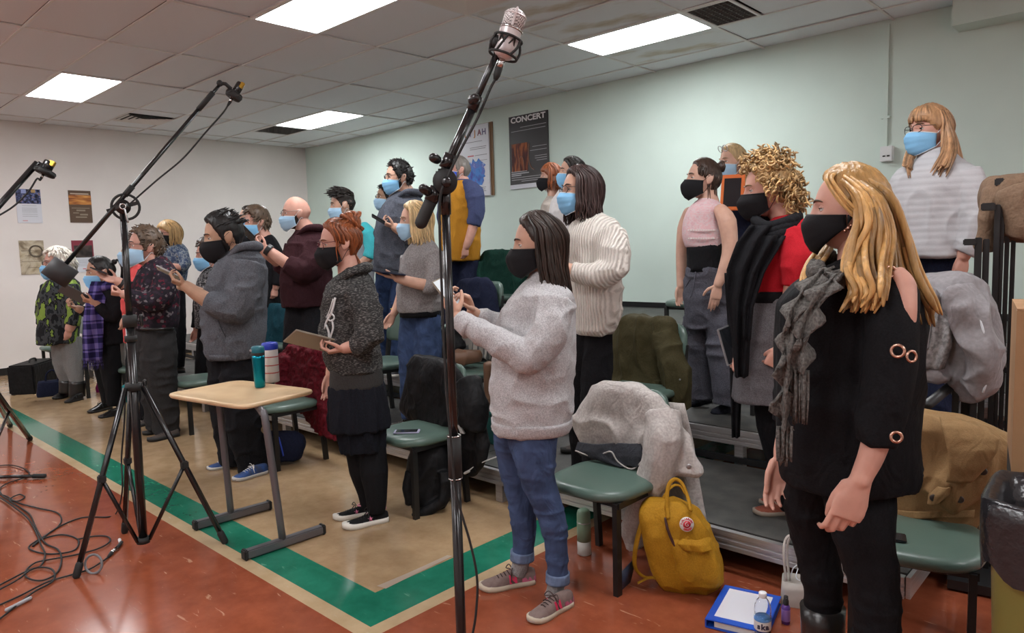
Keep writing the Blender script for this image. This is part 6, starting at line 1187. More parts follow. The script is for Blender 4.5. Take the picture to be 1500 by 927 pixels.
# ------------------------------------------------------------------ storage rack at the right with two jackets
RD = 3.55; rf = Frame(RD, 1440); rk = thing('storage_rack', 'black metal rack of stepped uprights with short arms, at the right', 'rack', rf.o); MI = M_black
def rbox(name, x0, x1, y0, y1, b, dep=.05):
    a = rf.J(x0, y0, b); c = rf.J(x1, y1, b); m = MB(); mid = (a + c) / 2; m.box(mid, (abs((c - a).dot(rf.e1)), dep, abs(a.z - c.z)), M=basis(rf.e1, rf.e2, rf.e3), bev=.004); return obj(name, m, MI, rk)
def upright(x0, x1, ytop, b, dep=.05):
    a = rf.J(x0, ytop, b); c = rf.J(x1, ytop, b); m = MB(); w_ = (c - a).length; mid = (a + c) / 2; m.box((mid.x, mid.y, (a.z + .02) / 2), (w_, dep, a.z - .02), M=basis(rf.e1, rf.e2, rf.e3), bev=.003); return obj('upright', m, MI, rk)
for x0, x1, yt, b in ((1413, 1427, 412, .10), (1428, 1439, 348, 0), (1440, 1450, 350, .03), (1457, 1466, 300, .12), (1466, 1472, 304, .15), (1472, 1479, 345, .22), (1481, 1488, 350, .28), (1398, 1408, 470, -.02)): upright(x0, x1, yt, b)
for x0, x1, y0, y1, b in ((1411, 1430, 350, 359, -.02), (1437, 1458, 298, 308, .10), (1457, 1471, 262, 272, .2), (1362, 1378, 430, 444, -.06), (1413, 1430, 411, 416, .08)): rbox('arm', x0, x1, y0, y1, b, .06)
m = MB(); m.tube([rf.J(1357, 594, -.28), rf.J(1392, 566, 0), rf.J(1412, 560, .06)], [.028, .028, .026], 4); obj('arm', m, MI, rk)
upright(1460, 1467, 266, .2); m = MB(); m.box(rf.J(1443, 655, .1) * 1, (.24, .40, .04), M=basis(rf.e1, rf.e2, rf.e3)); o = obj('base', m, MI, rk); o.location.z -= rf.J(1443, 655, .1).z - .03
m = MB(); a = rf.J(1370, 437, -.03); c = rf.J(1420, 430, .10); m.tube([a, c], .018, 4); obj('arm', m, MI, rk)
SOFT = cloth('grey_softshell', (.27, .255, .265), .1, 60, .12, .5)
d = coat('light grey soft-shell jacket hung on a low arm of the black rack', V((rf.o.x, rf.o.y, .9)), 1400, SOFT, [(403, 1372, 1412, .06), (411, 1358, 1421, .1), (438, 1347, 1434, .12), (470, 1344, 1441, .11), (505, 1356, 1447, .1), (530, 1375, 1452, .09), (555, 1396, 1455, .09), (574, 1404, 1450, .07), (585, 1414, 1438, .04)], [[(1362, 425, 30, -.10), (1351, 465, 24, -.14), (1350, 510, 24, -.14)], [(1352, 520, 30, -.06), (1362, 545, 34, -.08), (1384, 540, 30, -.1)], [(1400, 425, 40, -.1), (1424, 470, 44, -.13), (1440, 520, 40, -.13), (1438, 560, 36, -.1), (1418, 575, 30, -.1)]], name='jacket', cat='jacket', wr=.014)
d.obj('lining', strip(d, [(432, 1364, 1386, -.11), (470, 1362, 1394, -.135), (505, 1352, 1396, -.14), (540, 1346, 1384, -.13)], th=.006, amp=.012), heather('grey_fleece', (.16, .155, .155), (.30, .29, .29), 60))
b = MB(); b.tube([d.J(1410, 420, -.15), d.J(1428, 450, -.185), d.J(1442, 490, -.195), d.J(1449, 540, -.17), d.J(1440, 575, -.14)], .005, 6, sub=4); d.obj('zip', b, MATS['mask_white'])
KHAKI = cloth('khaki_jacket', (.20, .13, .085), .12, 120, .2, .7)
d = coat('brown jacket hung on the top arm of the black rack', V((rf.o.x * 1.08, rf.o.y * 1.08, 1.4)), 1475, KHAKI, [(260, 1460, 1502, .06), (268, 1452, 1516, .1), (295, 1452, 1526, .12), (325, 1462, 1526, .12), (350, 1475, 1520, .09)], [[(1455, 280, 22, -.06), (1447, 320, 22, -.08), (1443, 365, 18, -.06)], [(1490, 280, 40, -.1), (1500, 320, 42, -.13), (1496, 345, 34, -.12)]], name='jacket', cat='jacket', wr=.012)
# ------------------------------------------------------------------ microphone stands
M_tube = mat('stand_tube', (.010, .010, .011), .22, spec=.6); M_rub = mat('stand_rubber', (.014, .014, .014), .7); M_chrome = mat('chrome', (.6, .6, .6), .15, metal=1); M_nick = mat('mic_silver', (.62, .56, .56), .32, metal=.35, col2=(.70, .64, .64), scale=4); M_gold = mat('mic_gold', (.45, .28, .04), .3, metal=.8)
def part_tube(name, root, pts, r, m=None, n=12, sub=0, rnd=False): b = MB(); b.tube(pts, r, n, sub=sub, rnd=rnd); return obj(name, b, m or M_tube, root)
def along(a, b, t): return a + (b - a) * t
# the stand in front, with the silver studio microphone
f = Frame(1.78, 662); top = f.J(652, 284); st = thing('microphone_stand', 'tall black microphone stand with boom in front, nearest the camera', 'stand', (top.x, top.y, 0)); J = f.J
bx, by = top.x, top.y; mid = onx(672, 700, 0) if False else None; zj = f.J(664, 648).z; zk = f.J(666, 690).z
part_tube('upper_pole', st, [V((bx, by, zj - .05)), V((bx, by, top.z - .02))], .0105); part_tube('lower_pole', st, [V((bx, by, .10)), V((bx, by, zj - .02))], .0135)
part_tube('clutch', st, [V((bx, by, zk - .015)), V((bx, by, zj + .015))], .0175, M_rub, 16)
for z_ in (zk - .018, zj + .018): b = MB(); b.torus(.017, .0016, 20, 6, Matrix.Translation((bx, by, z_))); obj('clutch_ring', b, M_chrome, st)
for k in range(3):
    a = .4 + k * 2.094; part_tube('leg', st, [V((bx, by, .14)), V((bx + .33 * math.cos(a), by + .33 * math.sin(a), .012))], .010, rnd=True)
p0, p1 = J(617, 326, -.02), J(737, 58, -.02); ax = (p1 - p0).normalized()
part_tube('grip', st, [p0, along(p0, p1, .135)], .0155, M_rub, 16, rnd=True); part_tube('boom_sleeve', st, [along(p0, p1, .13), along(p0, p1, .66)], .0105); part_tube('boom', st, [along(p0, p1, .6), p1], .0075)
for t, r in ((.155, .017), (.335, .017), (.655, .0135)):
    c = along(p0, p1, t); part_tube('boom_collar', st, [c - ax * .018, c + ax * .018], r, None, 16)
for q, e in (((630, 283), (620, 276)), ((643, 235), (635, 231)), ((689, 148), (696, 144))):
    b = MB(); a, c = J(*q, -.03), J(*e, -.045); b.tube([a, along(a, c, .5)], .006, 8); b.tube([along(a, c, .4), c], .0115, 12, rnd=True); obj('thumb_screw', b, M_tube, st)
b = MB(); d = f.e2; b.lathe([(.001, -.020), (.028, -.020), (.030, -.014), (.030, .014), (.028, .020), (.001, .020)], 24, basis(f.e1, f.e3, -f.e2, J(652, 266, -.02))); b.box(along(J(652, 266, -.02), along(p0, p1, .25), .5), (.035, .034, .050), M=basis(f.e1, f.e2, f.e3), bev=.006); obj('pivot', b, M_rub, st)
b = MB(); b.lathe([(.001, 0), (.012, 0), (.013, .006), (.009, .012), (.001, .013)], 16, basis(f.e1, f.e3, -f.e2, J(654, 267, -.045))); obj('pivot_knob', b, M_tube, st)
part_tube('neck', st, [V((bx, by, top.z - .05)), J(652, 274, -.01)], .0135)
mic = thing('microphone', 'silver large studio microphone in a black shock mount on the front boom', 'microphone', J(745, 60, -.02))
m0, m1 = J(736, 84, -.02), J(758, 15, -.02); ma = (m1 - m0).normalized(); mx = ma.orthogonal().normalized(); Mm = basis(mx, ma.cross(mx), ma, m0); L = (m1 - m0).length
b = MB(); b.lathe([(.010, -.004), (.020, 0), (.0255, .012), (.0265, .02), (.0265, L * .55), (.027, L * .58)], 28, Mm); obj('body', b, M_nick, mic)
b = MB(); b.lathe([(.027, L * .56), (.0285, L * .57), (.0285, L * .60), (.027, L * .61)], 28, Mm); obj('ring', b, M_chrome, mic)
def grille_mat():
    def build(nt, tc):
        v = nt.nodes.new('ShaderNodeTexChecker'); v.inputs['Scale'].default_value = 260; nt.links.new(tc.outputs['Object'], v.inputs['Vector']); v.inputs[1].default_value = (.75, .72, .72, 1); v.inputs[2].default_value = (.22, .20, .20, 1); return v.outputs[0]
    return nodes_mat('mic_mesh', .35, build)
b = MB(); b.lathe([(.0265, L * .6), (.0265, L * .85), (.024, L * .93), (.016, L * .985), (.004, L)], 28, Mm); obj('grille', b, grille_mat(), mic)
b = MB(); b.lathe([(.0275, L * .86), (.0285, L * .87), (.027, L * .89)], 28, Mm); b.box(Mm @ V((0, 0, L * .80)), (.006, .058, L * .4), M=Mm.to_3x3(), bev=.002); obj('grille_band', b, M_nick, mic)
def shock(root, Mx, r, zs, m):
    for z_ in zs: b = MB(); b.torus(r, .0032, 24, 7, Mx @ Matrix.Translation((0, 0, z_))); obj('mount_ring', b, m, root)
    b = MB()
    for k in range(6):
        a = k * math.pi / 3; b.tube([Mx @ V((r * math.cos(a), r * math.sin(a), zs[0])), Mx @ V((r * 1.12 * math.cos(a + .3), r * 1.12 * math.sin(a + .3), (zs[0] + zs[-1]) / 2)), Mx @ V((r * math.cos(a + .5), r * math.sin(a + .5), zs[-1]))], .0032, 6, sub=3); b.tube([Mx @ V((r * math.cos(a), r * math.sin(a), zs[-1])), Mx @ V((r * .68 * math.cos(a + .52), r * .68 * math.sin(a + .52), (zs[0] + zs[-1]) / 2)), Mx @ V((r * math.cos(a + 1.04), r * math.sin(a + 1.04), zs[-1]))], .0022, 5, sub=3)
    obj('mount_basket', b, m, root)
shock(mic, Mm, .034, (.004, .046), M_rub)
b = MB(); q = Mm @ V((0, 0, .045)); b.tube([J(729, 66, -.02), along(J(729, 66, -.02), q, .4), along(J(729, 66, -.02), q, .7)], .011, 10); b.sphere(J(727, 62, -.02), .017, 12, 8); obj('mount_joint', b, M_rub, mic)
b = MB(); b.tube([Mm @ V((0, 0, -.002)), Mm @ V((0, 0, -.028))], .009, 14); obj('plug', b, M_chrome, mic); b = MB(); b.tube([Mm @ V((0, 0, -.026)), Mm @ V((0, 0, -.045)), Mm @ V((0, 0, -.056))], [.0095, .0085, .005], 14); obj('plug_boot', b, M_rub, mic)
cb = MB(); pts = [Mm @ V((0, 0, -.054)), J(718, 130, -.02), J(700, 172, -.03), J(672, 225, -.04), J(655, 262, -.05), J(644, 300, -.045), J(647, 420, -.035), J(653, 560, -.03), J(660, 640, -.03), J(668, 720, -.03), J(690, 800, -.03), J(699, 850, -.03), J(697, 900, -.03), J(690, 960, -.03)]; q = pts[-1].copy(); q.z = .006; pts += [q + V((0, 0, .2)), q + V((.02, 0, 0)), q + V((.2, -.2, 0))]
cb.tube(pts, .0032, 6, sub=8); tag(obj('cable', cb, M_rub), 'black microphone cable running down the front stand', 'cable')

# the big tripod on the left
A, B = onz(113, 846, 0), onz(329, 796, 0); Cn = onz(211, 806, 0); T3 = Cn * 3 - A - B; T3 = V((T3.x, T3.y, 0)); D = math.hypot(Cn.x, Cn.y); f = Frame(D, 211); J = f.J
st2 = thing('microphone_stand', 'big black tripod microphone stand with counterweighted boom, at left', 'stand', Cn); zt = J(180, 312).z; zc = J(197, 566).z; zm = J(190, 470).z; zh = J(212, 790).z; cx, cy = Cn.x, Cn.y
def vp(z_): return V((cx, cy, z_))
tp = J(180, 308); lean = V((tp.x - cx, tp.y - cy, 0)) / (zt - zh)
def vp(z_): return V((cx, cy, z_)) + lean * (z_ - zh)
part_tube('upper_pole', st2, [vp(zm - .1), vp(zt)], .0165); part_tube('lower_pole', st2, [vp(zh), vp(zm)], .0215)
for z_, r, h in ((zm, .034, .06), (zc, .040, .035), (zm - .09, .03, .03), (zh, .032, .03)): part_tube('collar', st2, [vp(z_ - h / 2), vp(z_ + h / 2)], r, M_rub, 18)
for z_ in (zm, zc): b = MB(); b.tube([vp(z_), vp(z_) + f.e1 * .06], .006, 8); b.tube([vp(z_) + f.e1 * .052 - f.e3 * .022, vp(z_) + f.e1 * .052 + f.e3 * .022], .010, 10, rnd=True); obj('wing_knob', b, M_tube, st2)
for ft in (A, B, T3):
    tp_ = vp(zc); d = (ft - tp_); dh = V((d.x, d.y, 0)).normalized(); s0 = tp_ + dh * .045; en = ft + V((0, 0, .016)); lg = part_tube('leg', st2, [s0, along(s0, en, .97)], .0145, None, 4); part_tube('foot', lg, [along(s0, en, .95), en + (en - s0).normalized() * .004], .018, M_rub, 10, rnd=True)
    part_tube('brace', st2, [vp(zh) + dh * .03, along(s0, en, .5)], .010, None, 4); b = MB(); b.box(along(s0, en, .5), (.035, .035, .04), bev=.006); obj('brace_joint', b, M_rub, st2)
b0, b1 = J(84, 401), J(322, 124); ax = (b1 - b0).normalized(); part_tube('boom', st2, [along(b0, b1, .0), along(b0, b1, .90)], .0105); part_tube('boom_tip', st2, [along(b0, b1, .88), b1], .0085); part_tube('boom_grip', st2, [along(b0, b1, .86), along(b0, b1, .955)], .0135, M_rub)
part_tube('counterweight', st2, [J(78, 410), J(98, 387)], .062, mat('weight_grey', (.030, .030, .032), .6), 28)
w0 = J(180, 303); b = MB(); b.torus(.062, .0065, 28, 8, basis(f.e1, f.e3, -f.e2, w0 + f.e1 * .012)); obj('pivot_wheel', b, M_rub, st2); b = MB(); b.lathe([(.001, -.022), (.036, -.022), (.036, .022), (.001, .022)], 22, basis(f.e1, f.e3, -f.e2, w0)); b.box(w0 - f.e3 * .03, (.03, .03, .07), M=basis(f.e1, f.e2, f.e3)); b.box(w0, (.15, .012, .018), M=basis((f.e1 + f.e3 * .3).normalized(), f.e2, (f.e3 - f.e1 * .3).normalized())); obj('pivot', b, M_tube, st2)
b = MB(); b.torus(.013, .004, 18, 7, basis(f.e1, f.e3, -f.e2, w0 - f.e2 * .026)); obj('pivot_washer', b, M_chrome, st2); b = MB(); b.tube([w0 - f.e2 * .03 - f.e3 * .015 + f.e1 * .008, w0 - f.e2 * .03 - f.e3 * .075 + f.e1 * .018], .005, 8, rnd=True); obj('pivot_key', b, M_chrome, st2)
c = along(b0, b1, .42); b = MB(); b.tube([c - ax * .03, c + ax * .03], .0145, 12); obj('boom_clamp', b, M_rub, st2)
def small_mic(root_label, J, f, c, tip, jt, rr=.021):
    m_ = thing('microphone', root_label, 'microphone', c); ax_ = (tip - c).normalized(); u = ax_.orthogonal().normalized(); Mx = basis(u, ax_.cross(u), ax_, c)
    b = MB(); b.lathe([(.008, -.045), (rr, -.04), (rr, .045), (rr * .9, .052), (.004, .054)], 20, Mx); obj('body', b, M_tube, m_)
    b = MB(); b.box(c + ax_ * .035 - f.e2 * rr * .75 + f.e1 * rr * .45, (rr * 1.0, rr * .8, .034), M=Mx.to_3x3(), bev=.003); obj('gold_grille', b, M_gold, m_)
    shock(m_, Mx @ Matrix.Translation((0, 0, -.022)), rr * 1.75, (-.016, .012), M_rub); b = MB(); b.lathe([(rr * 1.75, -.042), (rr * 1.95, -.036), (rr * 1.95, -.018), (rr * 1.7, -.012), (rr * 1.2, -.012), (rr * 1.2, -.042)], 20, Mx); obj('mount_cup', b, M_rub, m_)
    b = MB(); b.tube([jt, along(jt, c, .35) + f.e3 * .012, along(jt, c, .7)], .010, 10); b.sphere(jt, .017, 10, 8); obj('mount_joint', b, M_rub, m_)
    b = MB(); b.tube([Mx @ V((0, 0, -.044)), Mx @ V((0, 0, -.066))], .008, 12); obj('plug', b, M_chrome, m_); b = MB(); b.tube([Mx @ V((0, 0, -.064)), Mx @ V((0, 0, -.09))], [.009, .005], 12); obj('plug_boot', b, M_rub, m_); return Mx @ V((0, 0, -.088))
pl = small_mic('black microphone with gold grille on the big left boom', J, f, J(346, 134), J(355, 119), J(322, 122))
cb = MB(); cb.tube([pl, J(326, 166), J(302, 193), J(268, 232), J(232, 262), J(200, 290), J(184, 304)], .0042, 6, sub=8); G_ = vp(zm)
cb.tube([J(184, 560, .04), J(182, 620, .05), J(178, 670, .05), J(179, 720, .04), onz(170, 752, .006), onz(157, 757, .006), onz(120, 758, .006), onz(85, 772, .006), onz(60, 790, .006), onz(48, 800, .006), onz(60, 790, .006), onz(90, 783, .006), onz(114, 790, .006), onz(108, 806, .006), onz(70, 811, .006), onz(42, 802, .006), onz(62, 787, .006), onz(84, 772, .006), onz(90, 760, .006), onz(82, 750, .006), onz(56, 744, .006), onz(26, 736, .006), onz(8, 726, .006), onz(-20, 720, .006)], .0042, 6, sub=7)
tag(obj('cable', cb, M_rub), 'black cable from the big left microphone down to the floor', 'cable')['kind'] = 'stuff'
def floor_cable(pts, label, z=.006, r=.0044, jit=0):
    b = MB(); b.tube([onz(x_, y_, z + (i % 3) * .002) for i, (x_, y_) in enumerate(pts)], r, 6, sub=7); return tag(obj('cable', b, M_rub), label, 'cable')
floor_cable([(-10, 683), (14, 681), (32, 685), (43, 693), (34, 700), (12, 707), (0, 716), (6, 728), (24, 734), (36, 728), (28, 724), (14, 732), (28, 742), (44, 754), (52, 772), (66, 795), (84, 804), (90, 818), (84, 838), (62, 850), (40, 846), (38, 836), (52, 824), (80, 818), (112, 812), (142, 804), (160, 794), (158, 786), (140, 785), (112, 790)], 'black cable snaking down the left edge into the coil on the red floor')
floor_cable([(-10, 868), (24, 850), (44, 835), (60, 828), (66, 812), (60, 798), (52, 778), (40, 758), (20, 742), (2, 730), (-12, 724)], 'black cable crossing the coil of cables on the red floor', .010)
floor_cable([(-10, 890), (30, 872), (70, 852), (104, 842), (132, 833), (150, 822), (158, 816)], 'black cable ending in a silver plug beside the tripod foot')
b = MB(); b.tube([onz(158, 816, .008), onz(163, 810, .009)], [.006, .011], 10); b.tube([onz(170, 804, .010), onz(178, 794, .010)], .009, 10); o = obj('cable_plug', b, M_rub); tag(o, 'black and silver cable plug lying on the red floor', 'plug'); b = MB(); b.tube([onz(163, 810, .009), onz(171, 803, .010)], .0105, 12); obj('plug_sleeve', b, M_chrome, o); b = MB(); b.tube([onz(177, 796, .010), onz(175, 790, .010)], .008, 8); obj('label_sleeve', b, MATS['white_tag'], o)
floor_cable([(-10, 914), (20, 890), (48, 868), (76, 852), (80, 840), (72, 832), (50, 832), (20, 846), (-10, 862)], 'black cable looping back to the lower left corner', .008)
b = MB(); b.torus(.045, .006, 24, 6, Matrix.Translation(onz(137, 826, .045)) @ Matrix.Rotation(1.35, 4, 'X') @ Matrix.Rotation(.6, 4, 'Y')); o = tag(obj('cable_tie', b, mat('grey_velcro', (.22, .22, .23), .8)), 'grey hook-and-loop cable tie standing in a ring on the cable', 'cable tie')
b = MB(); b.tube([onz(10, 893, .011), onz(44, 876, .011)], .0085, 8, rnd=True); tag(obj('cable_sleeve', b, mat('grey_sleeve', (.36, .36, .38), .5)), 'pale grey label sleeve on the cable at lower left', 'sleeve')
# stand cut off by the left edge
f = Frame(5.6, -40); J = f.J; st3 = thing('microphone_stand', 'black microphone stand cut off by the left edge of the photo', 'stand', f.o)
hub = V((f.o.x, f.o.y, 0)); part_tube('pole', st3, [hub + V((0, 0, .25)), hub + V((0, 0, J(-40, 340).z))], .019)
tops = hub + V((0, 0, .82)); lgs = [onz(44, 645, 0), onz(15, 625, 0)]; lgs.append(hub * 3 - lgs[0] - lgs[1])
for q in lgs: q = V((q.x, q.y, .016)); l = part_tube('leg', st3, [tops, q], .019, None, 6); part_tube('foot', l, [along(tops, q, .975), q], .023, M_rub, 10, rnd=True); part_tube('brace', st3, [hub + V((0, 0, .3)), along(tops, q, .5)], .011, None, 6)
part_tube('boom', st3, [J(-110, 422), J(55, 238)], .019); part_tube('boom_joint', st3, [J(55, 238), J(62, 244)], .016); b = MB(); b.sphere(J(-40, 344), .05, 14, 10); obj('pivot', b, M_rub, st3)
pl = small_mic('small black microphone with gold grille on the boom at the left edge', J, f, J(68, 247), J(74, 236), J(60, 243), .034)
b = MB(); b.tube([pl, J(54, 262), J(42, 280), J(20, 302), J(-12, 322), J(-45, 345)], .0055, 6, sub=6); tag(obj('cable', b, M_rub), 'thin black cable sagging from the microphone at the left edge', 'cable')
fa, fb = onz(62, 697, .02), onz(-60, 700, .02); st4 = thing('stand_base', 'foot of a black stand lying in from the left edge on the red floor', 'stand', (fa.x, fa.y, 0)); part_tube('leg', st4, [fb, fa], .012, None, 8); part_tube('foot', st4, [along(fb, fa, .9), along(fb, fa, 1.02)], .017, M_rub, 10, rnd=True)

# ------------------------------------------------------------------ the desk
Zd = .76; q = [onz(261, 573, Zd), onz(334, 599, Zd), onz(458, 572, Zd), onz(357, 554, Zd)]; ctr = (q[0] + q[1] + q[2] + q[3]) / 4
ux = ((q[2] - q[1]) + (q[3] - q[0])).normalized(); uy = V((0, 0, 1)).cross(ux); wd, dp = ((q[2] - q[1]).length + (q[3] - q[0]).length) / 2, ((q[0] - q[1]).length + (q[3] - q[2]).length) / 2
dk = thing('desk', 'small student desk with beige top and two grey column legs', 'desk', (ctr.x, ctr.y, 0)); Md = basis(ux, uy, (0, 0, 1), (ctr.x, ctr.y, 0))
def dout(g, z_): return [Md @ V((wd / 2 * g * math.copysign(abs(math.cos(a)) ** .22, math.cos(a)), dp / 2 * g * math.copysign(abs(math.sin(a)) ** .22, math.sin(a)), z_)) for a in [2 * math.pi * (j + .5) / 56 for j in range(56)]]
b = MB(); b.rings([dout(.95, Zd - .026), dout(.985, Zd - .022), dout(1, Zd - .014), dout(1, Zd - .008), dout(.992, Zd - .002), dout(.975, Zd), dout(.90, Zd - .001), dout(.88, Zd - .003), dout(.4, Zd - .003)]); obj('tabletop', b, mat('beige_laminate', (.62, .43, .245), .32, col2=(.68, .49, .29), scale=8, spec=.5), dk)
M_grey = mat('grey_steel', (.15, .145, .155), .38, metal=.5)
f1, f2 = [onz(287, 776, .0), onz(394, 746, .0)], [onz(360, 820, .0), onz(472, 782, .0)]
for (a, c), tl, bl in ((f1, (321, 592), (338, 760)), (f2, (386, 588), (412, 800))):
    a, c = V((a.x, a.y, .028)), V((c.x, c.y, .028)); X = (c - a).normalized(); Y = V((0, 0, 1)).cross(X); Mx = basis(X, Y, (0, 0, 1), (a + c) / 2); b = MB(); b.box((a + c) / 2, ((c - a).length, .045, .044), M=Mx.to_3x3(), bev=.006); ft = obj('foot_bar', b, M_grey, dk)
    for s_ in (-1, 1): b = MB(); b.box((a + c) / 2 + X * s_ * ((c - a).length / 2 + .002), (.022, .050, .054), M=Mx.to_3x3(), bev=.006); obj('end_cap', b, M_rub, ft)
    base = along(a, c, .47); fr = Frame(math.hypot(base.x, base.y), bl[0]); tp = fr.J(*tl); tp.z = Zd - .03; tp2 = tp + (V((ctr.x, ctr.y, tp.z)) - tp) * .25; b = MB(); b.tube([base, along(base, tp, .88), tp + (tp2 - tp) * .3 - V((0, 0, .02)), tp2], .019, 14, sub=4); obj('column', b, M_grey, dk)
b = MB(); b.box(Md @ V((0, 0, Zd - .035)), (wd * .7, dp * .6, .018), M=Md.to_3x3()); obj('under_frame', b, M_grey, dk)
p = onz(381, 567, Zd); t = thing('tumbler', 'teal metal travel tumbler on the small desk', 'bottle', p); k = F / math.hypot(p.x, p.y) / F
b = MB(); b.lathe([(.024, 0), (.029, .004), (.031, .05), (.036, .17), (.036, .185)], 32); loc('body', b, mat('teal_metal', (.0, .20, .27), .25, metal=.75), t); b = MB(); b.lathe([(.0362, .185), (.0365, .19), (.0365, .20), (.036, .203)], 32); loc('band', b, M_rub, t); b = MB(); b.lathe([(.036, .20), (.037, .205), (.036, .232), (.028, .238), (.004, .238)], 32); loc('lid', b, mat('teal_lid', (.0, .11, .15), .4), t); b = MB(); b.box((-.012, -.032, .215), (.03, .012, .014), bev=.003); loc('button', b, M_silver, t)
p = onz(398, 559, Zd); t = thing('wipes_canister', 'white wipes canister with a royal blue lid, behind the teal tumbler', 'canister', p)
b = MB(); b.lathe([(.040, 0), (.046, .004), (.046, .195), (.044, .2)], 32); loc('body', b, mat('canister_label', (.70, .68, .68), .4), t); b = MB(); b.lathe([(.047, .196), (.049, .2), (.049, .222), (.044, .234), (.03, .238), (.028, .232), (.003, .232)], 32); loc('lid', b, mat('royal_lid', (.012, .035, .42), .35), t)
b = MB()
for z_ in (.15, .10, .055): b.lathe([(.0463, z_), (.0466, z_ + .001), (.0466, z_ + .005), (.0463, z_ + .006)], 32)
loc('label_lines', b, mat('label_red', (.45, .06, .06), .5), t)['kind'] = 'stuff'
# ------------------------------------------------------------------ things on the floor at lower right
p = onz(856, 811, 0); t = thing('flask', 'green and white insulated flask standing under the green chair', 'bottle', p)
b = MB(); b.lathe([(.030, 0), (.034, .003), (.034, .07)], 32); loc('lower_body', b, mat('flask_white', (.62, .62, .58), .35), t); b = MB(); b.lathe([(.0342, .07), (.0342, .155), (.032, .165)], 32); loc('body', b, mat('flask_green', (.24, .38, .27), .4), t); b = MB(); b.lathe([(.0325, .163), (.034, .168), (.033, .205), (.029, .222), (.02, .228), (.003, .23)], 32); loc('cap', b, MATS['flask_green'], t); b = MB(); b.lathe([(.0335, .160), (.0350, .162), (.0335, .166)], 32); loc('ring', b, M_silver, t)
# yellow backpack
base = onz(992, 858, 0); fb = Frame(math.hypot(base.x, base.y), 1000); YEL = cloth('ochre_canvas', (.40, .20, .014), .12, 200, .2, .7)
bp = Draped('backpack', 'ochre yellow backpack with handle loops and a round badge, leaning by the chair', 'backpack', base, 1000, tilt=False)
bp.garment('pack', YEL, [(863, 978, 1030, .05), (852, 966, 1050, .085), (835, 958, 1057, .11), (810, 950, 1054, .115), (785, 944, 1044, .11), (765, 939, 1034, .10), (748, 937, 1022, .085), (738, 942, 1010, .06), (731, 950, 998, .035)], wr=.005, wf=(11, 11, 9), voxel=.006, it=2, sq=5)
bp.garment('front_pocket', YEL, [(858, 1003, 1046, .03, -.07), (845, 995, 1053, .045, -.085), (825, 990, 1053, .05, -.09), (805, 985, 1047, .045, -.088), (790, 984, 1040, .035, -.08), (784, 990, 1034, .02, -.075)], wr=.006, wf=(14, 14, 10), voxel=.005, it=2, sq=4.5)
bp.obj('pocket_flap', strip(bp, [(788, 1000, 1033, -.12), (796, 992, 1040, -.135), (806, 1002, 1046, -.14)], th=.008, amp=.004), YEL)
z_ = MB(); z_.tube([bp.J(974, 758, -.085), bp.J(978, 775, -.105), bp.J(986, 795, -.112), bp.J(1000, 818, -.12)], .006, 6, sub=4); bp.obj('zip', z_, mat('dark_zip', (.05, .012, .012), .6))
for pts in (((979, 760, -.095), (977, 735, -.06), (979, 712, -.03), (988, 702, -.01), (999, 708, -.005), (1008, 730, -.03), (1012, 748, -.08)), ((962, 752, -.0), (972, 728, .02), (985, 712, .04), (996, 712, .05), (1004, 724, .04))): b = MB(); b.tube([bp.J(*q) for q in pts], .0085, 8, sub=5, flat=((0, 0, 1), .5)); bp.obj('handle', b, YEL)
b = MB(); b.tube([bp.J(945, 752, -.03), bp.J(936, 780, -.05), bp.J(930, 810, -.05), bp.J(931, 832, -.03), bp.J(944, 845, -.03), bp.J(960, 846, -.03), bp.J(968, 852, -.04)], .012, 8, sub=5, flat=((0, 1, 0), .3)); b.tube([bp.J(968, 850, -.05), bp.J(952, 846, -.06), bp.J(934, 854, -.07)], .010, 8, sub=4, flat=((0, 0, 1), .3)); bp.obj('strap', b, YEL)
n_ = bp.f.vec(.22, -.95, .22).normalized(); up_ = bp.f.vec(-.12, 0, 1); up_ = (up_ - n_ * up_.dot(n_)).normalized(); rt_ = up_.cross(n_); Mb = basis(rt_, up_, n_, bp.J(1006, 768, -.108))
b = MB(); b.lathe([(.030, -.006), (.030, .002), (.001, .002)], 36, Mb); bd = bp.obj('badge', b, mat('badge_white', (.72, .70, .68), .5)); R_ = mat('badge_red', (.55, .02, .04), .5)
b = MB(); b.prism([(.0155 * math.cos(a) * (1 + .12 * math.sin(2 * a + 1)), .0155 * math.sin(a)) for a in [2 * math.pi * k / 24 for k in range(24)]], .0015, Mb @ Matrix.Translation((0, 0, .0022))); obj('badge_fox', b, R_, bd); b = MB(); b.tube([Mb @ V((.004, .010, .004)), Mb @ V((-.006, .004, .004)), Mb @ V((-.004, -.006, .004)), Mb @ V((.005, -.005, .004)), Mb @ V((.003, .002, .004))], .0014, 5, sub=4); obj('badge_tail', b, MATS['badge_white'], bd)
b = MB()
for word, a0, da, s_ in (('FJÄLLRÄVEN', 165, -16.6, 1), ('KÅNKEN', 232, 15, -1)):
    for k, ch_ in enumerate(word):
        a = math.radians(a0 + da * k); m = text_mb(ch_, .0095, .0006, .0006); m.xf(Mb @ Matrix.Translation((.0225 * math.cos(a), .0225 * math.sin(a), .0026)) @ Matrix.Rotation(a - math.pi / 2 * s_, 4, 'Z')); b.merge(m)
obj('badge_lettering', b, R_, bd)
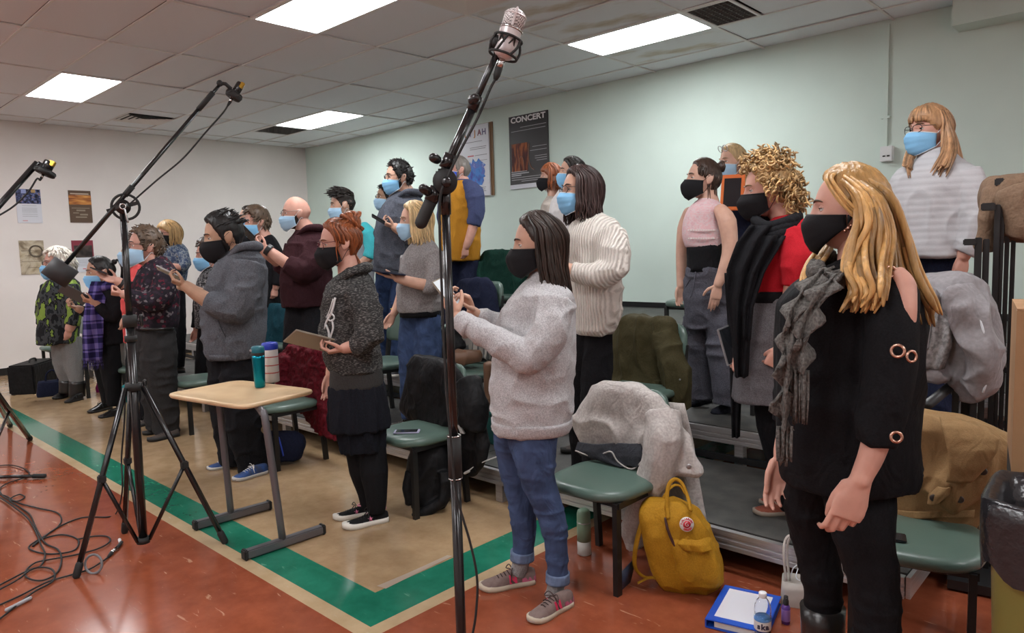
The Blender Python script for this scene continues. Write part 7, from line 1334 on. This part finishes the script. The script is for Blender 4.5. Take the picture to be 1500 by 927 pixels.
# blue binder
q = [onz(1056, 856, .035), onz(1137, 876, .035), onz(1131, 926, .035), onz(1038, 908, .035)]; c = (q[0] + q[1] + q[2] + q[3]) / 4; X = ((q[1] - q[0]) + (q[2] - q[3])).normalized(); Y = V((0, 0, 1)).cross(X); wx, wy = (q[1] - q[0]).length, (q[0] - q[3]).length; t = thing('ring_binder', 'blue ring binder with white cover sheet lying on the red floor', 'binder', (c.x, c.y, 0)); t.rotation_mode = 'XYZ'; t.matrix_basis = basis(X, Y, (0, 0, 1), (c.x, c.y, 0))
BLU = mat('binder_blue', (.012, .085, .52), .35)
for z_, nm in ((.004, 'back_cover'), (.036, 'front_cover')): b = MB(); b.box((0, 0, z_), (wx, wy, .005), bev=.002); loc(nm, b, BLU, t)
b = MB(); b.box((-wx / 2 + .003, 0, .02), (.006, wy, .034), bev=.002); loc('spine', b, BLU, t); b = MB(); b.box((.012, 0, .018), (wx - .045, wy - .02, .022)); loc('pages', b, mat('paper', (.68, .67, .64), .8), t, False); b = MB(); b.box((.0, .004, .0390), (wx * .76, wy * .80, .0008)); loc('cover_sheet', b, mat('cover_paper', (.72, .72, .78), .35), t, False)
# water bottle
p = onz(1117, 935, 0); t = thing('water_bottle', 'clear plastic water bottle with white cap beside the blue binder', 'bottle', p); GL = mat('clear_plastic', (.95, .97, 1), .06, trans=1, ior=1.15); k = 1.02
b = MB(); b.lathe([(.002, .004), (.024, .0), (.031, .006), (.031, .03), (.029, .034), (.031, .038), (.031, .095), (.0285, .10), (.031, .106), (.031, .118), (.029, .135), (.022, .152), (.013, .164), (.0125, .172)], 36); b.lathe([(.011, .170), (.0115, .163), (.020, .151), (.027, .134), (.029, .117), (.029, .106), (.0265, .1), (.029, .094), (.029, .008), (.002, .006)], 36); loc('bottle', b, GL, t)
b = MB(); b.lathe([(.002, .008), (.0285, .009), (.0285, .09), (.002, .09)], 32); loc('water', b, mat('water', (.98, .99, 1), .02, trans=1, ior=1.33), t); b = MB(); b.lathe([(.0145, .165), (.0148, .168), (.0148, .182), (.0135, .184), (.002, .184)], 28); loc('cap', b, mat('cap_white', (.74, .74, .76), .4), t)
b = MB(); b.lathe([(.0313, .042), (.0316, .043), (.0316, .084), (.0313, .085)], 36); lb = loc('label', b, mat('bottle_label', (.70, .68, .66), .5), t); b = MB(); b.lathe([(.0318, .078), (.0319, .079), (.0319, .085), (.0318, .086)], 36); loc('label_stripe', b, mat('label_blue', (.10, .28, .62), .5), lb)
b = MB(); ang0 = math.atan2(-p.y, -p.x)
for k, ch_ in enumerate('ska'):
    a = ang0 + (k - .9) * .50; m = text_mb(ch_, .030, .0012, .0006); m.xf(basis((-math.sin(a), math.cos(a), 0), (0, 0, 1), (math.cos(a), math.sin(a), 0), (.0318 * math.cos(a), .0318 * math.sin(a), .060))); b.merge(m)
loc('label_lettering', b, mat('label_ink', (.03, .025, .06), .6), lb)
# purple spray
p = onz(1151, 913, 0); t = thing('spray_bottle', 'small purple spray bottle with black pump', 'bottle', p); b = MB(); b.lathe([(.012, 0), (.0165, .003), (.0165, .068), (.013, .076), (.009, .08)], 28); loc('bottle', b, mat('purple_plastic', (.10, .035, .24), .2, spec=.6), t); b = MB(); b.lathe([(.0168, .014), (.0169, .015), (.0169, .06), (.0168, .061)], 28); loc('label', b, mat('lilac_label', (.26, .15, .45), .4), t); b = MB(); b.lathe([(.010, .078), (.011, .08), (.011, .095), (.009, .098), (.0085, .112), (.007, .114), (.002, .114)], 24); b.tube([V((0, 0, .106)), V((.008, -.010, .106))], .003, 8); loc('pump', b, M_rub, t)
# white handbag by the boots
base = onz(1168, 882, 0); hb = Draped('handbag', 'small off-white handbag with loop handles beside the black boots', 'bag', base, 1168, tilt=False); OW = mat('off_white_leather', (.50, .47, .43), .55, bump=.1, bscale=40)
b = MB(); R0 = [hb.rows([(y, a, c, d)], n=24, sq=6)[0] for y, a, c, d in ((899, 1146, 1196, .05), (893, 1145, 1197, .055), (860, 1147, 1194, .052), (848, 1148, 1193, .05), (848, 1150, 1191, .046), (875, 1149, 1193, .046))]; b.rings(R0); hb.obj('body', b, OW)
for s_, dx in ((-.045, 0), (.045, 5)): b = MB(); b.tube([hb.J(1152 + dx, 850, s_), hb.J(1148 + dx, 815, s_), hb.J(1150 + dx, 792, s_ * .6), hb.J(1158 + dx, 784, s_ * .5), hb.J(1166 + dx, 793, s_ * .6), hb.J(1172 + dx, 820, s_), hb.J(1176 + dx, 850, s_)], .0055, 8, sub=5); hb.obj('handle', b, OW)
b = MB(); b.tube([hb.J(1158, 846, -.03), hb.J(1162, 832, -.04), hb.J(1170, 828, -.03), hb.J(1166, 844, -.05), hb.J(1172, 850, -.055), hb.J(1180, 842, -.04)], .0022, 6, sub=4); tag(obj('charger_cord', b, MATS['mask_white']), 'white charging cord spilling out of the small handbag', 'cord')
# card folder leaning on the chair leg
b = MB(); G = [[V(onz(900, 872, .004)), V(onz(922, 852, .006))], [V(onz(900, 872, .004)) + V((.0, .05, .085)), V(onz(922, 852, .006)) + V((.0, .05, .10))]]; solidify(G, .006, b); tag(obj('booklet', b, mat('navy_cover', (.030, .045, .085), .5)), 'dark blue booklet leaning against the leg of the coat-covered chair', 'booklet')
# phones on chair seats
def phone_on(label, px, py, z, rz, m2):
    p = onz(px, py, z); t = thing('phone', label, 'phone', (p.x, p.y, z), rz); b = MB(); b.box((0, 0, .0045), (.15, .074, .008), bev=.003); loc('case', b, m2, t); b = MB(); b.box((0, 0, .0088), (.125, .066, .0008)); loc('screen', b, M_scr, t, False)
phone_on('white and violet phone lying on the green seat beside the skirt', 596, 633, .4645, .75, mat('violet_case', (.42, .40, .55), .4)); phone_on('dark phone at the back of the seat under the trench coat', 1292, 786, .4645, .3, M_phone)
# white handbag etc. at the left wall
def sbox(name, label, cat, cen, size, rz, m, lid=None):
    t = thing(name, label, cat, cen, rz); b = MB(); b.box((0, 0, size[2] / 2), size, bev=min(size) * .06); loc('body', b, m, t)
    if lid: b = MB(); b.box((0, 0, size[2] + .01), (size[0] * 1.03, size[1] * 1.03, .03), bev=.008); loc('lid', b, lid, t)
    return t
p = onz(36, 574, 0); t = sbox('case', 'black soft equipment case on the floor by the left wall', 'case', (p.x - .05, p.y + .12, 0), (.62, .28, .34), -.65, BLKN); b = MB(); b.box((0, -.142, .2), (.5, .006, .012)); loc('zip', b, M_rub, t); b = MB(); b.tube([V((-.08, 0, .34)), V((-.06, 0, .375)), V((.06, 0, .375)), V((.08, 0, .34))], .010, 8, sub=3); loc('handle', b, M_rub, t)
p = onz(77, 579, 0); hb = Draped('tote_bag', 'navy tote bag with loop handles between the black case and the leggings', 'bag', p, 77, tilt=False); b = MB(); b.rings([hb.rows([(y, a, c, d)], n=24, sq=5)[0] for y, a, c, d in ((580, 61, 92, .07), (576, 60, 93, .075), (560, 61, 92, .065), (557, 62, 91, .06))]); hb.obj('body', b, NAVY)
for s_ in (-.03, .03): b = MB(); b.tube([hb.J(67, 560, s_), hb.J(68, 548, s_), hb.J(76, 542, s_), hb.J(84, 548, s_), hb.J(85, 560, s_)], .010, 8, sub=4); hb.obj('handle', b, NAVY)
d = coat('cream cloth bag behind the navy tote bag', V((c8.location.x, c8.location.y - .1, 0)), 76, cloth('cream_cloth', (.45, .43, .38), .1, 120), [(566, 62, 92, .06), (553, 61, 93, .08), (545, 64, 90, .06)], [], name='cloth_bag', cat='bag')
d = coat('teal bag on the floor behind the tripod stand', onz(192, 593, 0) + V((-.15, .35, 0)), 192, cloth('teal_bag', (.02, .16, .17), .15, 60), [(592, 178, 212, .07), (580, 176, 214, .09), (566, 180, 210, .08), (561, 186, 204, .05)], [], name='bag', cat='bag')
d = coat('magenta bag on the floor between the plaid scarf and the chair leg', onz(147, 577, 0) + V((-.1, .25, 0)), 147, cloth('magenta_bag', (.20, .01, .10), .15, 60), [(578, 143, 152, .05), (566, 142, 152, .06), (554, 144, 151, .04)], [], name='bag', cat='bag')
d = coat('black backpack leaning under the chair beside the skirt', V((c3.location.x + .02, c3.location.y - .02, 0)), 628, BLKN, [(744, 602, 655, .10), (725, 597, 662, .13), (695, 594, 664, .13), (668, 598, 662, .12), (650, 608, 655, .09)], [[(602, 690, 18, -.13), (597, 715, 18, -.14), (604, 735, 16, -.14)], [(650, 690, 18, -.13), (652, 725, 16, -.15), (630, 745, 14, -.15), (604, 757, 12, -.15)]], name='backpack', cat='backpack')
d = coat('dark bag with a blue zip pull under the chair behind the desk', V((c4.location.x + .05, c4.location.y, 0)), 415, NAVY, [(672, 385, 440, .1), (655, 380, 445, .12), (640, 386, 440, .1), (632, 396, 430, .06)], [], name='bag', cat='bag'); b = MB(); b.tube([d.J(408, 640, -.12), d.J(412, 655, -.135), d.J(415, 668, -.13)], .006, 6, sub=3); d.obj('zip_pull', b, mat('blue_pull', (.02, .06, .45), .5))
p = onz(712, 648, .2); t = sbox('storage_box', 'teal plastic storage box on the lowest riser behind the jeans', 'box', (p.x + .05, p.y + .12, .2), (.34, .28, .20), .1, mat('teal_plastic', (.01, .14, .13), .45), mat('teal_lid_plastic', (.012, .17, .155), .4))
t = thing('bottle', 'blue bottle standing on the teal storage box', 'bottle', t.location + V((-.10, -.02, .225))); b = MB(); b.lathe([(.03, 0), (.034, .004), (.034, .12), (.028, .145), (.012, .16)], 24); loc('body', b, mat('blue_bottle', (.02, .10, .38), .3), t); b = MB(); b.lathe([(.016, .158), (.016, .19), (.003, .192)], 20); loc('cap', b, MATS['mask_white'], t)
d = coat('brown leather shoulder bag on the chair behind the grey sweater', V((c14.location.x, c14.location.y - .15, .66)), 682, mat('brown_leather', (.16, .085, .05), .5, bump=.1, bscale=40), [(532, 662, 706, .06), (522, 661, 708, .08), (513, 664, 704, .06)], [], name='bag', cat='bag')
d = coat('brown boots standing behind the grey sweater on the riser', V((c14.location.x + .22, c14.location.y - .32, .2)), 714, MATS['brown_leather'], [(620, 706, 724, .05), (590, 707, 722, .05), (555, 708, 722, .05), (532, 710, 720, .045)], [], name='boots', cat='boots')
# cardboard box on a black cabinet, and the bin
f = Frame(2.15, 1482); cor = f.J(1481, 690); top = f.J(1481, 455); zb, zt2 = cor.z, top.z; Xv = (f.e1 + f.e2 * .03).normalized(); Yv = V((0, 0, 1)).cross(Xv); CBm = mat('cardboard', (.36, .20, .095), .75, col2=(.42, .245, .125), scale=5, bump=.05, bscale=80)
cb = thing('cardboard_box', 'brown cardboard box with two dark blue bars at the right edge', 'box', (0, 0, 0)); cb.matrix_basis = basis(Xv, Yv, (0, 0, 1), (cor.x, cor.y, zb)); h = zt2 - zb
b = MB(); b.box((.23, .17, h / 2), (.46, .34, h)); loc('carton', b, CBm, cb, False); b = MB(); b.box((.23, .085, h + .003), (.46, .168, .004)); loc('flap', b, CBm, cb, False); b = MB(); b.box((.23, .255, h + .003), (.46, .168, .004)); loc('flap', b, CBm, cb, False)
for z_ in (h - .034, h - .064): b = MB(); b.box((.135, -.0008, z_), (.23, .0016, .012)); loc('printed_bar', b, mat('navy_print', (.02, .03, .12), .6), cb, False)
ct = thing('cabinet', 'black cabinet carrying the cardboard box at the right edge', 'cabinet', (0, 0, 0)); ct.matrix_basis = basis(Xv, Yv, (0, 0, 1), (cor.x, cor.y, 0)); b = MB(); b.box((.262, .18, zb - .05), (.52, .36, .098), bev=.012); loc('top', b, M_rub, ct); b = MB(); b.box((.26, .19, (zb - .1) / 2), (.46, .34, zb - .1), bev=.008); loc('body', b, M_rub, ct)
f = Frame(1.86, 1436); c0 = f.J(1436, 742, -.01); zr = c0.z; Xv = (f.e1 * .99 - f.e2 * .12).normalized(); Yv = V((0, 0, 1)).cross(Xv)
bn = thing('waste_bin', 'olive green waste bin lined with a black bag, at the lower right corner', 'bin', (0, 0, 0)); bn.matrix_basis = basis(Xv, Yv, (0, 0, 1), (c0.x, c0.y, 0)); W, Dp = .38, .30
def rr_(i, z_, wob=0, sd=0): return [V((W / 2 + (W / 2 - i) * math.copysign(abs(math.cos(a)) ** .35, math.cos(a)), Dp / 2 + (Dp / 2 - i) * math.copysign(abs(math.sin(a)) ** .35, math.sin(a)), z_ + wob * math.sin(5 * a + sd))) for a in [2 * math.pi * j / 44 for j in range(44)]]
b = MB(); b.rings([rr_(.045, 0), rr_(.04, .01), rr_(.010, zr - .03), rr_(.0, zr - .02), rr_(.0, zr), rr_(.012, zr), rr_(.052, .02), rr_(.1, .02)]); loc('bin', b, mat('olive_plastic', (.24, .235, .065), .45), bn)
b = MB(); b.rings([rr_(-.004, zr - .15, .022, 1), rr_(-.008, zr - .10, .008, 2), rr_(-.009, zr - .03, .004), rr_(-.008, zr + .008, .004, 2), rr_(.004, zr + .014, .003), rr_(.022, zr + .004), rr_(.03, zr - .08, .004), rr_(.045, zr - .25, .01), rr_(.07, zr - .40, .01), rr_(.14, zr - .44)], False); loc('bag', b, mat('black_bag', (.020, .020, .023), .25, bump=.5, bscale=30, spec=.6), bn)

# ------------------------------------------------------------------ walls: conduit, outlet, duct, posters
a, c = ony(1297, 36, WALL_Y - .015), ony(1299.5, 218, WALL_Y - .015); b = MB(); b.box(((a.x + c.x) / 2, WALL_Y - .012, (a.z + c.z) / 2), (.035, .024, a.z - c.z)); k_ = tag(obj('cable_conduit', b, MATS['pale_green_paint'], None, False), 'pale green cable conduit running down the wall from the ceiling', 'conduit'); b = MB(); b.box(((a.x + c.x) / 2, WALL_Y - .012, c.z + .28), (.075, .028, .02)); obj('bracket', b, MATS['pale_green_paint'], k_, False)
a, c = ony(1293, 215, WALL_Y - .03), ony(1306, 236, WALL_Y - .03); t = thing('socket_box', 'white electric socket box at the end of the conduit', 'socket', ((a.x + c.x) / 2, WALL_Y, (a.z + c.z) / 2)); b = MB(); b.box((0, -.03, 0), (.105, .06, a.z - c.z), bev=.006); loc('box', b, mat('socket_white', (.66, .68, .68), .4), t)
for x_ in (-.018, .018): b = MB(); b.box((x_, -.062, -.02), (.022, .004, .012)); loc('slot', b, M_dark, t, False)
a, c = ony(1395, 14, WALL_Y - .26), ony(1395, 38, WALL_Y - .26); b = MB(); b.box(((a.x + XR) / 2, WALL_Y - .13, (CEIL + c.z) / 2), (XR - a.x, .26, CEIL - c.z)); struct('trim_1', b, MATS['pale_green_paint'])
def poster(label, wall, q, m, thick=.012, extra=None):
    """q = corner pixels: top left, top right, bottom right, bottom left"""
    P4 = [ony(*p, WALL_Y - thick - .006) if wall == 'back' else onx(*p, WALL_X + thick) for p in q]; U = (P4[1] - P4[0] + P4[2] - P4[3]) / 2; Vv = (P4[0] - P4[3] + P4[1] - P4[2]) / 2; n_ = V((0, -1, 0)) if wall == 'back' else V((1, 0, 0)); c = (P4[0] + P4[1] + P4[2] + P4[3]) / 4
    X = U.normalized(); X.z = 0; X.normalize(); Z = V((0, 0, 1)); t = thing('poster', label, 'poster', c); t.matrix_basis = basis(X, Z, X.cross(Z), c); w_, h_ = U.length, Vv.length; b = MB(); b.box((0, 0, -thick / 2), (w_, h_, thick)); loc('sheet', b, m, t, False); return t, w_, h_
def strip_on(t, name, x0, y0, x1, y1, m, z=.001):
    b = MB(); b.box(((x0 + x1) / 2, (y0 + y1) / 2, z), (abs(x1 - x0), abs(y1 - y0), .0015)); return loc(name, b, m, t, False)
def lines_on(t, rows, m, w_, h_):
    b = MB()
    for x0, x1, y_, hh in rows: b.box(((x0 + x1) / 2 * w_, y_ * h_, .001), ((x1 - x0) * w_, hh * h_, .0014))
    o = loc('small_print', b, m, t, False); o['kind'] = 'stuff'; return o
def words(t, s_, x_, y_, size, m, bold=.0, sp=None, name='lettering', sx=1):
    b = text_mb(s_, size, bold, .001); b.xf(Matrix.Translation((x_, y_, .0022)) @ Matrix.Diagonal((sx, 1, 1, 1))); return loc(name, b, m, t, False)
M_pw = mat('poster_white', (.62, .63, .68), .5); M_pk = mat('poster_black', (.018, .016, .018), .4); M_ink = mat('print_grey', (.20, .20, .22), .6); M_lt = mat('print_light', (.42, .42, .44), .6)
def glow_art(name, build): return nodes_mat(name, .5, build)
# concert poster
t, w_, h_ = poster('black concert poster with white headline and orange glow, on the green wall', 'back', [(745.5, 171.3), (802.3, 161.3), (804.3, 270), (747.5, 279.5)], M_pk)
words(t, 'CONCERT', 0, h_ * .44, h_ * .105, mat('headline_white', (.75, .74, .74), .5), .003, sx=w_ * .86 / (h_ * .105 * 4.55)); strip_on(t, 'footer', -w_ / 2, -h_ / 2, w_ / 2, -h_ * .44, M_pw)
def art(nt, tc):
    sp = nt.nodes.new('ShaderNodeSeparateXYZ'); nt.links.new(tc.outputs['Object'], sp.inputs[0]); n = nt.nodes.new('ShaderNodeTexNoise'); n.inputs['Scale'].default_value = 9; mp = nt.nodes.new('ShaderNodeMapping'); mp.inputs['Scale'].default_value = (2.2, .5, 1); nt.links.new(tc.outputs['Object'], mp.inputs[0]); nt.links.new(mp.outputs[0], n.inputs['Vector']); return ramp(nt, n.outputs['Fac'], [(.28, (.016, .014, .016)), (.46, (.09, .018, .014)), (.62, (.36, .11, .035)), (.78, (.20, .04, .02))])
ag = glow_art('flame_art', art); strip_on(t, 'artwork', -w_ * .44, -h_ * .26, -w_ * .02, h_ * .12, ag); b = MB(); b.tube([V((.02 * w_, h_ * .1, .002)), V((0, -h_ * .1, .002)), V((.06 * w_, -h_ * .22, .002)), V((.14 * w_, -h_ * .26, .002))], .006, 6, sub=5); b.tube([V((-.22 * w_, -h_ * .26, .002)), V((-.24 * w_, -h_ * .12, .002)), V((-.18 * w_, -h_ * .06, .002)), V((-.13 * w_, -h_ * .14, .002)), V((-.12 * w_, -h_ * .26, .002))], .006, 6, sub=5); loc('strings', b, mat('string_brown', (.26, .12, .07), .5), t)
lines_on(t, [(-.2, .46, .335, .006), (-.44, .44, .29, .006), (.1, .46, .05, .006), (.04, .46, -.0, .006), (.16, .46, -.08, .006), (.16, .46, -.11, .006), (.2, .46, -.14, .006), (-.46, -.05, -.262, .014), (-.46, .0, -.29, .014), (-.46, -.2, -.315, .014), (-.46, .3, -.345, .007), (-.46, .36, -.375, .007), (-.2, .3, -.40, .007)], M_lt, w_, h_); lines_on(t, [(-.42, -.36, -.47, .014), (-.28, -.2, -.47, .012), (-.1, -.02, -.47, .012), (.06, .14, -.47, .012), (.22, .3, -.47, .012), (.36, .42, -.47, .014)], M_ink, w_, h_)
# the tilted white poster with a blue splash
b = MB(); q = [ony(708, 180, WALL_Y - .012), ony(719, 178.5, WALL_Y - .012), ony(722.5, 286, WALL_Y - .012), ony(676, 291, WALL_Y - .012)]
t, w_, h_ = poster('white poster with a blue splash in front of a brown board, on the green wall', 'back', [(671, 188.5), (711.5, 180), (721.3, 283.8), (672, 292)], M_pw, .03)
b = MB(); b.box((.035, .004, -.026), (w_ + .05, h_ + .01, .008)); loc('backing_board', b, mat('brown_board', (.20, .105, .04), .6), t, False)
for k_, (ch_, col_) in enumerate(zip('ELIJAH', ((.12, .07, .04), (.35, .14, .05), (.14, .14, .3), (.45, .2, .05), (.2, .05, .08), (.12, .1, .2)))): words(t, ch_, -w_ * .36 + k_ * w_ * .145, h_ * .385, h_ * .115, mat('elijah_%d' % k_, col_, .5), .003, name='letter')
def splash(nt, tc):
    n = nt.nodes.new('ShaderNodeTexNoise'); n.inputs['Scale'].default_value = 7; n.inputs['Detail'].default_value = 6; nt.links.new(tc.outputs['Object'], n.inputs['Vector']); return ramp(nt, n.outputs['Fac'], [(.35, (.06, .06, .30)), (.5, (.06, .22, .60)), (.62, (.12, .14, .45)), (.72, (.35, .5, .75))])
b = MB(); R = random.Random(8); b.prism([((.05 + w_ * (.23 + .12 * R.random()) * math.cos(a) * 1.1), -h_ * .16 + h_ * (.13 + .09 * R.random()) * math.sin(a)) for a in [2 * math.pi * k_ / 30 for k_ in range(30)]], .0012, Matrix.Translation((0, 0, .0006))); loc('splash', b, glow_art('blue_splash', splash), t, False)
lines_on(t, [(-.42, .30, .27, .008), (-.1, .42, .19, .008), (-.1, .40, .165, .008), (.05, .44, .075, .008), (.12, .44, .0, .006), (.02, .38, -.38, .008), (.02, .36, -.405, .008), (-.1, .38, -.43, .008)], M_ink, w_, h_); strip_on(t, 'red_line', -w_ * .18, h_ * .068, w_ * .02, h_ * .084, mat('print_red', (.5, .08, .09), .6))
# four posters on the left wall
t, w_, h_ = poster('poster with a choir photo above white text, upper left on the left wall', 'left', [(22.5, 276.5), (59.3, 277.6), (62, 326.6), (25.8, 326.6)], M_pw)
def crowd(nt, tc):
    n = nt.nodes.new('ShaderNodeTexNoise'); n.inputs['Scale'].default_value = 26; nt.links.new(tc.outputs['Object'], n.inputs['Vector']); return ramp(nt, n.outputs['Fac'], [(.38, (.012, .012, .018)), (.52, (.05, .06, .14)), (.60, (.14, .18, .38)), (.66, (.25, .13, .06)), (.75, (.05, .05, .07))])
strip_on(t, 'choir_photo', -w_ / 2, h_ * .07, w_ / 2, h_ / 2, glow_art('crowd_art', crowd)); strip_on(t, 'stage_screen', -w_ * .28, h_ * .37, -w_ * .08, h_ * .49, mat('screen_blue', (.25, .3, .55), .5), .002); strip_on(t, 'stage_screen', w_ * .12, h_ * .40, w_ * .3, h_ * .49, mat('screen_amber', (.38, .24, .08), .5), .002); lines_on(t, [(-.28, .3, .01, .008)] + [(-.3, .32, y_, .008) for y_ in (-.06, -.1, -.14, -.18, -.24, -.3)], M_ink, w_, h_); strip_on(t, 'red_mark', -w_ * .3, -h_ * .44, -w_ * .1, -h_ * .425, MATS['print_red'])
t, w_, h_ = poster('poster with an orange sunset over a dark town, upper right on the left wall', 'left', [(100.2, 278.7), (133.3, 279.6), (135.2, 325.8), (102.8, 326)], mat('dusk_brown', (.10, .055, .030), .5))
def dusk(nt, tc):
    sp = nt.nodes.new('ShaderNodeSeparateXYZ'); nt.links.new(tc.outputs['Object'], sp.inputs[0]); n = nt.nodes.new('ShaderNodeTexNoise'); n.inputs['Scale'].default_value = 8; mp = nt.nodes.new('ShaderNodeMapping'); mp.inputs['Scale'].default_value = (.5, 2.5, 1); nt.links.new(tc.outputs['Object'], mp.inputs[0]); nt.links.new(mp.outputs[0], n.inputs['Vector']); return ramp(nt, n.outputs['Fac'], [(.38, (.22, .07, .03)), (.52, (.55, .22, .06)), (.66, (.75, .42, .12))])
strip_on(t, 'sunset', -w_ / 2, h_ * .06, w_ / 2, h_ * .36, glow_art('dusk_art', dusk)); lines_on(t, [(-.42, .40, .40, .03), (-.2, .45, .35, .03)], mat('print_cream', (.55, .45, .36), .6), w_, h_); lines_on(t, [(-.4, .4, -.05, .02), (-.2, .2, -.12, .05), (-.35, -.1, -.2, .03), (-.05, .3, -.25, .05), (-.25, .25, -.33, .04)], mat('town_grey', (.26, .21, .15), .6), w_, h_)
def sketch(nt, tc):
    n = nt.nodes.new('ShaderNodeTexNoise'); n.inputs['Scale'].default_value = 5; n.inputs['Detail'].default_value = 8; n.inputs['Distortion'].default_value = .8; nt.links.new(tc.outputs['Object'], n.inputs['Vector']); return ramp(nt, n.outputs['Fac'], [(.30, (.06, .045, .03)), (.42, (.28, .22, .15)), (.52, (.52, .45, .34)), (.62, (.46, .38, .26)), (.7, (.22, .17, .11))])
t, w_, h_ = poster('sepia sketch poster, lower left on the left wall', 'left', [(27.3, 352.4), (63.8, 352), (67.2, 400.5), (31.5, 402.8)], glow_art('sepia_art', sketch)); lines_on(t, [(-.45, .1, .2, .012), (-.3, .45, .05, .01), (-.45, .3, -.12, .012), (-.2, .4, -.3, .012)], mat('sepia_dark', (.10, .075, .05), .6), w_, h_); b = MB(); b.torus(.075, .012, 20, 5, Matrix.Translation((w_ * .16, h_ * .18, .002)) @ Matrix.Diagonal((1, 1, .15, 1))); loc('round_sketch', b, MATS['sepia_dark'], t)
t, w_, h_ = poster('white poster with a red head and dark photo, lower right on the left wall', 'left', [(104.5, 352), (136.8, 352), (138.5, 398), (107.5, 398.8)], M_pw); strip_on(t, 'red_panel', -w_ / 2, h_ * -.04, w_ / 2, h_ / 2, mat('poster_crimson', (.22, .02, .04), .5)); strip_on(t, 'photo', -w_ * .4, h_ * -.04, w_ * .44, h_ * .34, glow_art('hall_art', lambda nt, tc: (lambda n: (nt.links.new(tc.outputs['Object'], n.inputs['Vector']), ramp(nt, n.outputs['Fac'], [(.4, (.025, .02, .02)), (.6, (.12, .09, .08))]))[1])(nt.nodes.new('ShaderNodeTexNoise'))), .002); lines_on(t, [(-.38, .4, .41, .04)], M_lt, w_, h_); lines_on(t, [(-.35, .35, y_, .008) for y_ in (-.12, -.16, -.2, -.25, -.3)], M_ink, w_, h_); strip_on(t, 'red_line', -w_ * .06, -h_ * .41, w_ * .08, -h_ * .385, MATS['print_red'])
